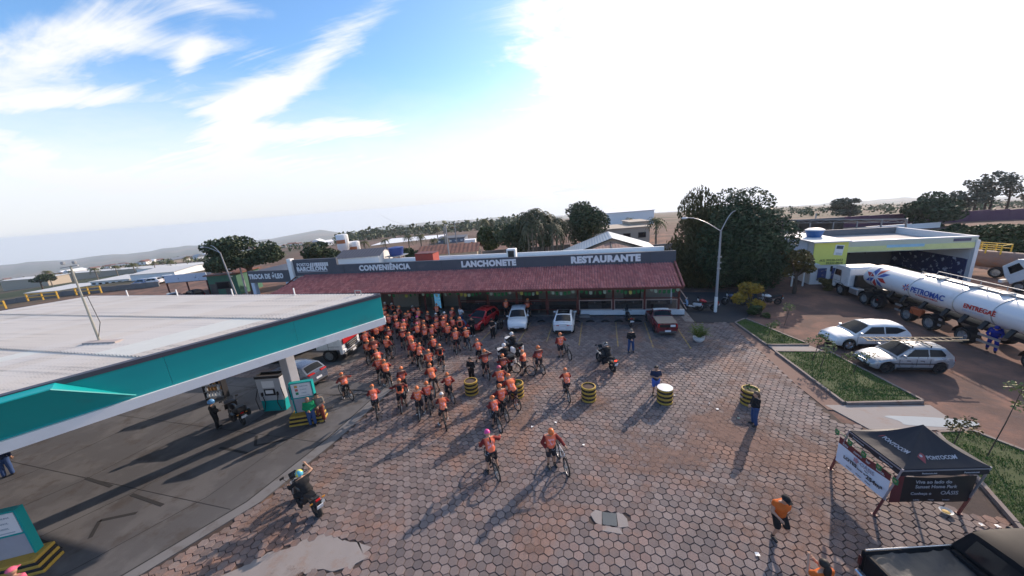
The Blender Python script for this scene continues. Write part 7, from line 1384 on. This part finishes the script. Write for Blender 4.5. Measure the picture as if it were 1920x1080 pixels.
for i, (u, vt, dd, sz) in enumerate(((987, 390, 57, 3.0), (1001, 383, 58, 3.2), (1014, 389, 56, 3.0), (1028, 395, 59, 3.0), (1042, 401, 57, 2.9), (1054, 406, 60, 3.2), (996, 406, 55, 3.2), (1034, 410, 55, 3.2))): palm('tall drooping palm, %s in the clump behind the roof' % ['leftmost', 'tallest', 'third from left', 'fourth from left', 'second from right', 'rightmost', 'short left', 'short right'][i], u, vt, 470, dd, sz, 'queen', 3+i % 2, 'queen palm clump', .14)
for i, (u, vt, dd, sz) in enumerate(((682, 449, 95, 1.9), (721, 446, 110, 2.2), (764, 438, 95, 2.2), (787, 437, 88, 2.2), (812, 444, 95, 2.0), (833, 443, 95, 2.0), (887, 443, 85, 2.2), (818, 423, 130, 2.4), (907, 407, 130, 3.0), (1182, 406, 90, 2.0), (1231, 402, 60, 2.6), (577, 452, 120, 2.0))): palm('green palm, %s from the left on the plain behind the restaurant' % ordinal(1+sorted([682, 721, 764, 787, 812, 833, 887, 818, 907, 1182, 1231, 577]).index(u)), u, vt, None, dd, sz, 'coco', 1+i % 2, 'palms behind the restaurant')
for i, (u, vt, sz) in enumerate(((86, 505, 2.6), (131, 506, 1.8), (175, 500, 2.6), (214, 496, 2.3), (247, 492, 2.4), (286, 488, 2.0), (317, 486, 2.3), (347, 480, 2.4))): palm('distant palm in a row at left, %s from the left' % ordinal(i+1), u, vt, None, 150, sz, 'coco', 1+i % 2, 'distant row of palms')
px_tree('dark bush beside the first distant palm', 52, 92, 512, 532, 120, L_DK, 6, 900, .6, 60, .5, .2, name='shrub', cat='shrub')
# far wood on the slope, one mass nobody could count
rr = random.Random(77); b = MB(); V = []
for _ in range(420):
    u = rr.uniform(640, 1010); dd = rr.uniform(330, 1100); v = 470-(u-640)*.09-(dd-230)*.09; c = D(u, 450, dd); z = terr(c[0], c[1]); s = rr.uniform(5, 10); leaf_cloud(b, [(c[0], c[1], z+s*.6, s*1.4, s*1.4, s*.8)], 30, 3.2, rr)
for _ in range(160):
    u = rr.uniform(1440, 1920); dd = rr.uniform(150, 420); c = D(u, 400, dd); z = terr(c[0], c[1]); s = rr.uniform(2, 4.5); leaf_cloud(b, [(c[0], c[1], z+s*.5, s, s, s*.7)], 22, 1.5, rr)
for _ in range(200):
    u = rr.uniform(-100, 640); dd = rr.uniform(200, 700); c = D(u, 480, dd); z = terr(c[0], c[1]); s = rr.uniform(2, 5); leaf_cloud(b, [(c[0], c[1], z+s*.4, s*1.6, s*1.6, s*.6)], 20, 1.8, rr)
tag(b.build('far_woodland', L_MD), 'far scrub and woodland spread over the plain', kind='stuff')
# ================================================================ background buildings
def bld(name, label, u0, u1, vb, vt, dist, depth, wall, roof, cat='building', gable=0.0, wins=0, over=.3, winm=None, skew=0.0, h=None, doors=0):
    a = D(u0, vb, dist); c = D(u1, vb, dist+skew); a[2] = 0; c[2] = 0; z0 = min(terr(a[0], a[1]), terr(c[0], c[1]))-.3; m = (a+c)/2; L = float(np.linalg.norm(c-a)); rz = math.atan2(c[1]-a[1], c[0]-a[0]); H = h or (zat((u0+u1)/2, vt, m)-z0); t = thing(name, label, cat, (m[0], m[1], z0), rz)
    MB().box((0, depth/2, H/2), (L, depth, H)).build('wall', wall, t)
    if gable:
        b = MB(); n = 30; b.grid([[(-L/2-over+(L+2*over)*k/n, y, z+(.04 if k % 2 else 0)) for k in range(n+1)] for y, z in ((-over, H-.02), (depth/2, H+gable), (depth+over, H-.02))]); b.build('roof', roof, t); b2 = MB()
        for s in (-1, 1): b2.add([(s*L/2, 0, H), (s*L/2, depth/2, H+gable-.03), (s*L/2, depth, H)], [(0, 1, 2)])
        b2.build('gable_end', wall, t)
    else: MB().box((0, depth/2, H+.06), (L+2*over, depth+2*over, .16)).build('roof', roof, t)
    for k in range(wins):
        x = -L/2+L*(k+.5)/wins; w = MB().box((x, -.04, H*.55), (L/wins*.5, .08, H*.32)).build('window', M_DKM, t); MB().box((x, -.085, H*.55), (L/wins*.42, .02, H*.26)).build('pane', winm or M_GLS, w)
    for k in range(doors): MB().box((-L/2+L*(k+.3)/max(1, doors), -.04, 1.1), (1.0, .08, 2.2)).build('door', M_INT, t)
    return t, L, H
M_RTL = mat('old_roof_tile', (.20, .09, .065), .85, var=.35, vscale=2, dirt=((.09, .05, .045), .8, .5, .7)); M_BGE = mat('beige_wall', (.42, .36, .29), .85, var=.12); M_DRF = mat('dark_sheet_roof', (.07, .07, .085), .6); M_GWL = mat('stained_grey_wall', (.17, .165, .165), .9, var=.25, vscale=1.0); M_CYN = mat('bright_white', (.78, .79, .8), .6, var=.06); M_PUR = mat('purple_wall', (.115, .055, .095), .85, var=.2, vscale=.2)
bld('outbuilding', 'white outbuilding with sloping dark roof behind the logo fascia', 634, 712, 497, 482, 44, 5, M_WHT, M_DRF, gable=.7, wins=2)
t, L, H = bld('house', 'house with old clay tile roof behind the restaurant', 785, 896, 490, 475, 53, 6, M_BGE, M_RTL, gable=1.0, wins=3)
bld('small_kiosk', 'white cube kiosk with orange emblem behind the tiled house', 872, 892, 464, 451, 62, 2, M_CYN, M_CYN, cat='kiosk', over=.02); p = D(884, 459, 61.6); o = MB().lathe([(.3, 0), (.5, 0), (.5, .05), (.3, .05)], 14, axis='Y', a0=0, a1=math.pi).build('emblem', mat('emblem_orange', (.6, .2, .03), .6)); o.location = tuple(p); o.parent = None; tag(o, 'orange arch emblem on the white kiosk', 'emblem')
g0 = D(745, 486, 46); bt_ = thing('elevated_tank', 'blue water tank on a steel stand behind the fascia', 'water tank', (g0[0], g0[1], 0)); zt = zat(745, 478, g0); MB().lathe([(0, 0), (.85, 0), (1.0, .95), (1.02, 1.0), (0, 1.15)], 20, (0, 0, zt)).build('tank', mat('tank_navy', (.03, .06, .22), .5), bt_, smooth=True)
for sx in (-.7, .7):
    for sy in (-.7, .7): MB().bar((sx, sy, 0), (sx, sy, zt), .1).build('leg', M_GRY, bt_)
MB().box((0, 0, zt-.05), (2.2, 2.2, .1)).build('platform', M_GRY, bt_)
for i, (u, vt, vb, dd, r_) in enumerate(((649, 439, 486, 78, 1.25), (669, 452, 486, 80, 1.2))):
    g0 = D(u, vb, dd); zb = terr(g0[0], g0[1]); zt = zat(u, vt, g0)-zb; t = thing('water_tower', ['taller white water tower with orange band', 'shorter white water tower with orange band'][i], 'water tower', (g0[0], g0[1], zb)); MB().lathe([(0, zt), (r_*.9, zt), (r_, zt-.15), (r_, zt*.52), (r_*.55, zt*.42), (r_*.5, 0)], 22, cap=False).build('tower', M_CYN, t, smooth=True, auto=50); MB().lathe([(r_+.015, zt-1.9), (r_+.015, zt-1.1)], 22, cap=False, a0=R(200), a1=R(330)).build('band', mat('band_orange', (.42, .15, .06), .6), t, smooth=True)
    MB().bar((r_+.1, 0, 0), (r_+.1, 0, zt+.6), .06).build('ladder', M_GRY, t)
for i, (u0, u1, vb, vt, dd, dp, l) in enumerate(((692, 812, 463, 458, 128, 26, 'long white greenhouse roof behind the palms'), (50, 150, 552, 546, 95, 10, 'low white shed roof at far left'), (170, 245, 532, 526, 92, 9, 'long white wall shed left of centre'), (245, 330, 522, 512, 88, 14, 'wide pale warehouse roof behind the awning'), (330, 400, 509, 503, 120, 9, 'white shed with bright gable behind the left tree'), (255, 480, 503, 497, 150, 9, 'distant white roof line on the plain'), (0, 90, 530, 524, 170, 9, 'pale distant shed at the left edge'), (120, 300, 512, 507, 200, 8, 'grey distant sheds in a row'))): bld('shed', l, u0, u1, vb, vt, dd, dp, M_CYN if i not in (6, 7) else M_BGE, mat('pale_roof', (.55, .55, .54), .7) if i else M_CYN, cat='shed', gable=.5 if i in (3, 4) else 0, wins=6 if i in (1, 2, 4) else 0)
bld('pavilion', 'blue glazed pavilion beyond the palms', 820, 872, 462, 447, 105, 8, mat('pavilion_blue', (.16, .19, .25), .5), M_DRF, cat='pavilion', wins=5, winm=M_LMP)
bld('warehouse', 'big white warehouse on the rise right of the dark tree', 1136, 1226, 416, 397, 125, 25, M_CYN, M_CYN, cat='warehouse', wins=0)
bld('house', 'flat beige house with garage doors below the warehouse', 1132, 1218, 449, 428, 74, 9, M_BGE, M_BGE, wins=3); bld('house', 'taller beige block joined to the flat beige house', 1182, 1216, 440, 416, 78, 6, M_BGE, M_BGE, wins=1)
car('parked_car', 'blue van parked beside the beige house', 4.2, 1.7, 1.7, deck=[(-2.0, .95), (1.2, .95), (1.8, .8), (2.0, .6)], cab=[(-1.95, 1.0), (-1.8, 1.65), (0, 1.7), (.6, 1.65), (1.3, .95)], wheels=[-1.25, 1.25], pm=mat('van_blue', (.03, .07, .3), .4), loc=tuple(np.append(D(1137, 441, 72)[:2], terr(*D(1137, 441, 72)[:2])+.02)), rz=R(80), glass=[[(-1.5, 1.05), (-1.5, 1.5), (.3, 1.5), (.7, 1.05)]])
def wall_run(label, pts, dist, h, m, th=.2, name='boundary_wall', segs=1):
    t = thing(name, label, 'wall'); P_ = [D(u, v, dd) if dd else GT(u, v) for (u, v), dd in zip(pts, dist)]
    for a, c in zip(P_[:-1], P_[1:]):
        n = max(1, int(np.linalg.norm((c-a)[:2])/segs)) if segs > 1 else 1
        for k in range(n):
            p, q = a+(c-a)*k/n, a+(c-a)*(k+.985)/n; z = min(terr(p[0], p[1]), terr(q[0], q[1])); MB().bar((p[0], p[1], z+h/2), (q[0], q[1], z+h/2), th, h).build('wall_panel', m, t)
    return t
wall_run('long dark purple boundary wall across the right field', [(1440, 430), (1700, 428), (1960, 420)], [74, 74, 74], 2.3, M_PUR, segs=4); wall_run('stained grey wall behind the gabled hall', [(1160, 470), (1275, 462)], [54, 54], 2.6, M_GWL, segs=3); wall_run('stained grey wall under the palm clump', [(905, 480), (1070, 472)], [66, 66], 2.0, M_GWL, segs=4); wall_run('low grey wall behind the yellow barriers', [(-60, 582), (120, 555), (300, 537)], [0, 0, 0], 1.0, M_GWL, segs=3); wall_run('pale low wall beyond the truss shed', [(1450, 440), (1600, 437), (1760, 436)], [66, 66, 66], 1.0, M_CYN, segs=5)
M_RLY = mat('barrier_yellow', (.55, .33, .05), .7)
for i, (u0, u1, v, dd) in enumerate(((-25, 14, 588, 0), (56, 112, 571, 0), (146, 192, 558, 0))):
    a, c = GT(u0, v), GT(u1, v-(u1-u0)*.11); t = thing('pipe_barrier', 'yellow pipe barrier behind the canopy, %s from the left' % ordinal(i+1), 'barrier', (0, 0, 0), 0, 'yellow pipe barriers')
    for z in (.6, 1.2): MB().bar((a[0], a[1], z), (c[0], c[1], z), .14).build('rail', M_RLY, t)
    for s in (0, .5, 1): p = a+(c-a)*s; MB().box((p[0], p[1], .65), (.2, .2, 1.35)).build('post', M_RLY, t)
# tyre shop with awning and green house at the left
sg = thing('tyre_shop', 'open tyre shop with pale painted awning board at left', 'shop'); a, c = D(318, 553, 55), D(396, 549, 55); b0 = (a+c)/2; zt1 = zat(357, 513, b0); zt0 = zat(357, 528, b0); bq = MB().prism([(a[0], a[1], zt0), (c[0], c[1], zt0), (c[0], c[1], zt1), (a[0], a[1], zt1)], (0, .12, 0)); bq.build('awning_board', mat('awning_print', (.52, .57, .68), .6, col2=(.10, .13, .22), c2scale=1.1, c2lo=.60, c2hi=.66), sg); MB().prism([(a[0], a[1], zt0), (c[0], c[1], zt0), (c[0]+.5, c[1]+5, zt0+.5), (a[0]+.5, a[1]+5, zt0+.5)], (0, 0, .08)).build('roof', M_DRF, sg)
for s in (0.02, .5, .98): p = a+(c-a)*s; MB().box((p[0], p[1], zt0/2), (.15, .15, zt0)).build('post', M_DRW, sg)
MB().box((b0[0]+.5, b0[1]+5, zt0/2), (float(np.linalg.norm(c-a)), .2, zt0)).build('back_wall', M_INT, sg)
bld('green_house', 'green walled house with red tiled edge beside the tyre shop', 397, 452, 553, 515, 54, 5, mat('green_wall', (.06, .15, .10), .85, var=.2), M_RTL, cat='house', doors=2, wins=1)
for i, (u, v, dd, m_, l) in enumerate(((322, 549, 52, P_NVY, 'dark blue car in front of the tyre shop awning'), (362, 549, 53, P_BLK, 'black car under the tyre shop awning'), (270, 541, 72, P_BLU, 'blue grey car parked on the far dirt lot'), (287, 539, 72, P_WHT, 'white car left of a pair on the far dirt lot'), (311, 536, 74, P_WHT, 'white car right of a pair on the far dirt lot'))):
    p = D(u, v, dd); car('parked_car', l, 3.9, 1.66, 1.46, pm=m_, loc=(p[0], p[1], terr(p[0], p[1])+.02), rz=R(60+17*i), glass=HG, rimm=M_DKM, group='cars parked by the tyre shop', **HATCH)
# ================================================================ haze
hz = MB().box((0, 0, -339), (21000, 21000, 722)).build('haze', []); tag(hz, 'thin morning haze over the plain', kind='stuff'); m = bpy.data.materials.new('haze_air'); m.use_nodes = True; q = NT(m.node_tree); q.n.clear(); out = q.a('ShaderNodeOutputMaterial'); pv = q.a('ShaderNodeVolumePrincipled', {'Color': (.82, .91, 1.0, 1), 'Density': .00014, 'Anisotropy': .25}); q.l.new(pv.outputs[0], out.inputs['Volume']); hz.data.materials.append(m)

# small far houses scattered over the plain
hs = thing('far_house', 'small pale house far off on the plain', 'house', (0, 0, 0), 0, 'far houses on the plain'); MB().box((0, 0, 1.5), (9, 6, 3)).build('wall', M_CYN, hs); b = MB(); b.prism([(-5, -3.5, 3), (-5, 3.5, 3), (-5, 0, 4.6)], (10, 0, 0)); b.build('roof', M_RTL, hs); rr = random.Random(91)
for k, u in enumerate(sorted(rr.uniform(-40, 640) for _ in range(46))):
    dd = rr.uniform(280, 900); c = D(u, 470, dd); dup(hs, 'small far house on the left plain, %s from the left' % (ordinal(k+1)), (c[0], c[1], terr(c[0], c[1])), rr.uniform(0, 3), None, {'wall': rr.choice((M_CYN, M_BGE, M_CYN)), 'roof': rr.choice((M_RTL, M_RTL, M_GRY, M_CYN))}, rr.uniform(.7, 1.6))
drop(hs)
# wires between the poles behind the restaurant
pw = [o for o in bpy.data.objects if o.name.startswith('utility_pole')]
def top_of(o): return o.location+Vector((0, 0, max(v.co.z for v in o.children[0].data.vertices)-.3))
a_, c_ = sorted(pw, key=lambda o: o.location.x)[1], sorted(pw, key=lambda o: o.location.x)[3]
for i, (p_, q_) in enumerate(((top_of(a_), top_of(c_)), (top_of(c_), Vector((-95, 150, 9))))):
    b = MB(); b.tube([tuple(p_.lerp(q_, s)-Vector((0, 0, 1.6*4*s*(1-s)))) for s in np.linspace(0, 1, 15)], .02, 4); tag(b.build('power_line', M_BLK), ['thin power line between the poles behind the tiled house', 'thin power line running from the crossarm pole across the plain', 'thin power line running left over the sheds'][i], 'power line', 'power lines')
# lettering becomes plain mesh
bpy.context.view_layer.update(); dg = bpy.context.evaluated_depsgraph_get()
for o in [o for o in bpy.data.objects if o.type == 'FONT']:
    me = bpy.data.meshes.new_from_object(o.evaluated_get(dg)); n = o.name.split('.')[0]; mw = o.matrix_basis.copy(); par = o.parent; m_ = o.data.materials[0]
    bpy.data.objects.remove(o, do_unlink=True); me.materials.clear(); me.materials.append(m_); k = link(n, me, par); k.matrix_basis = mw
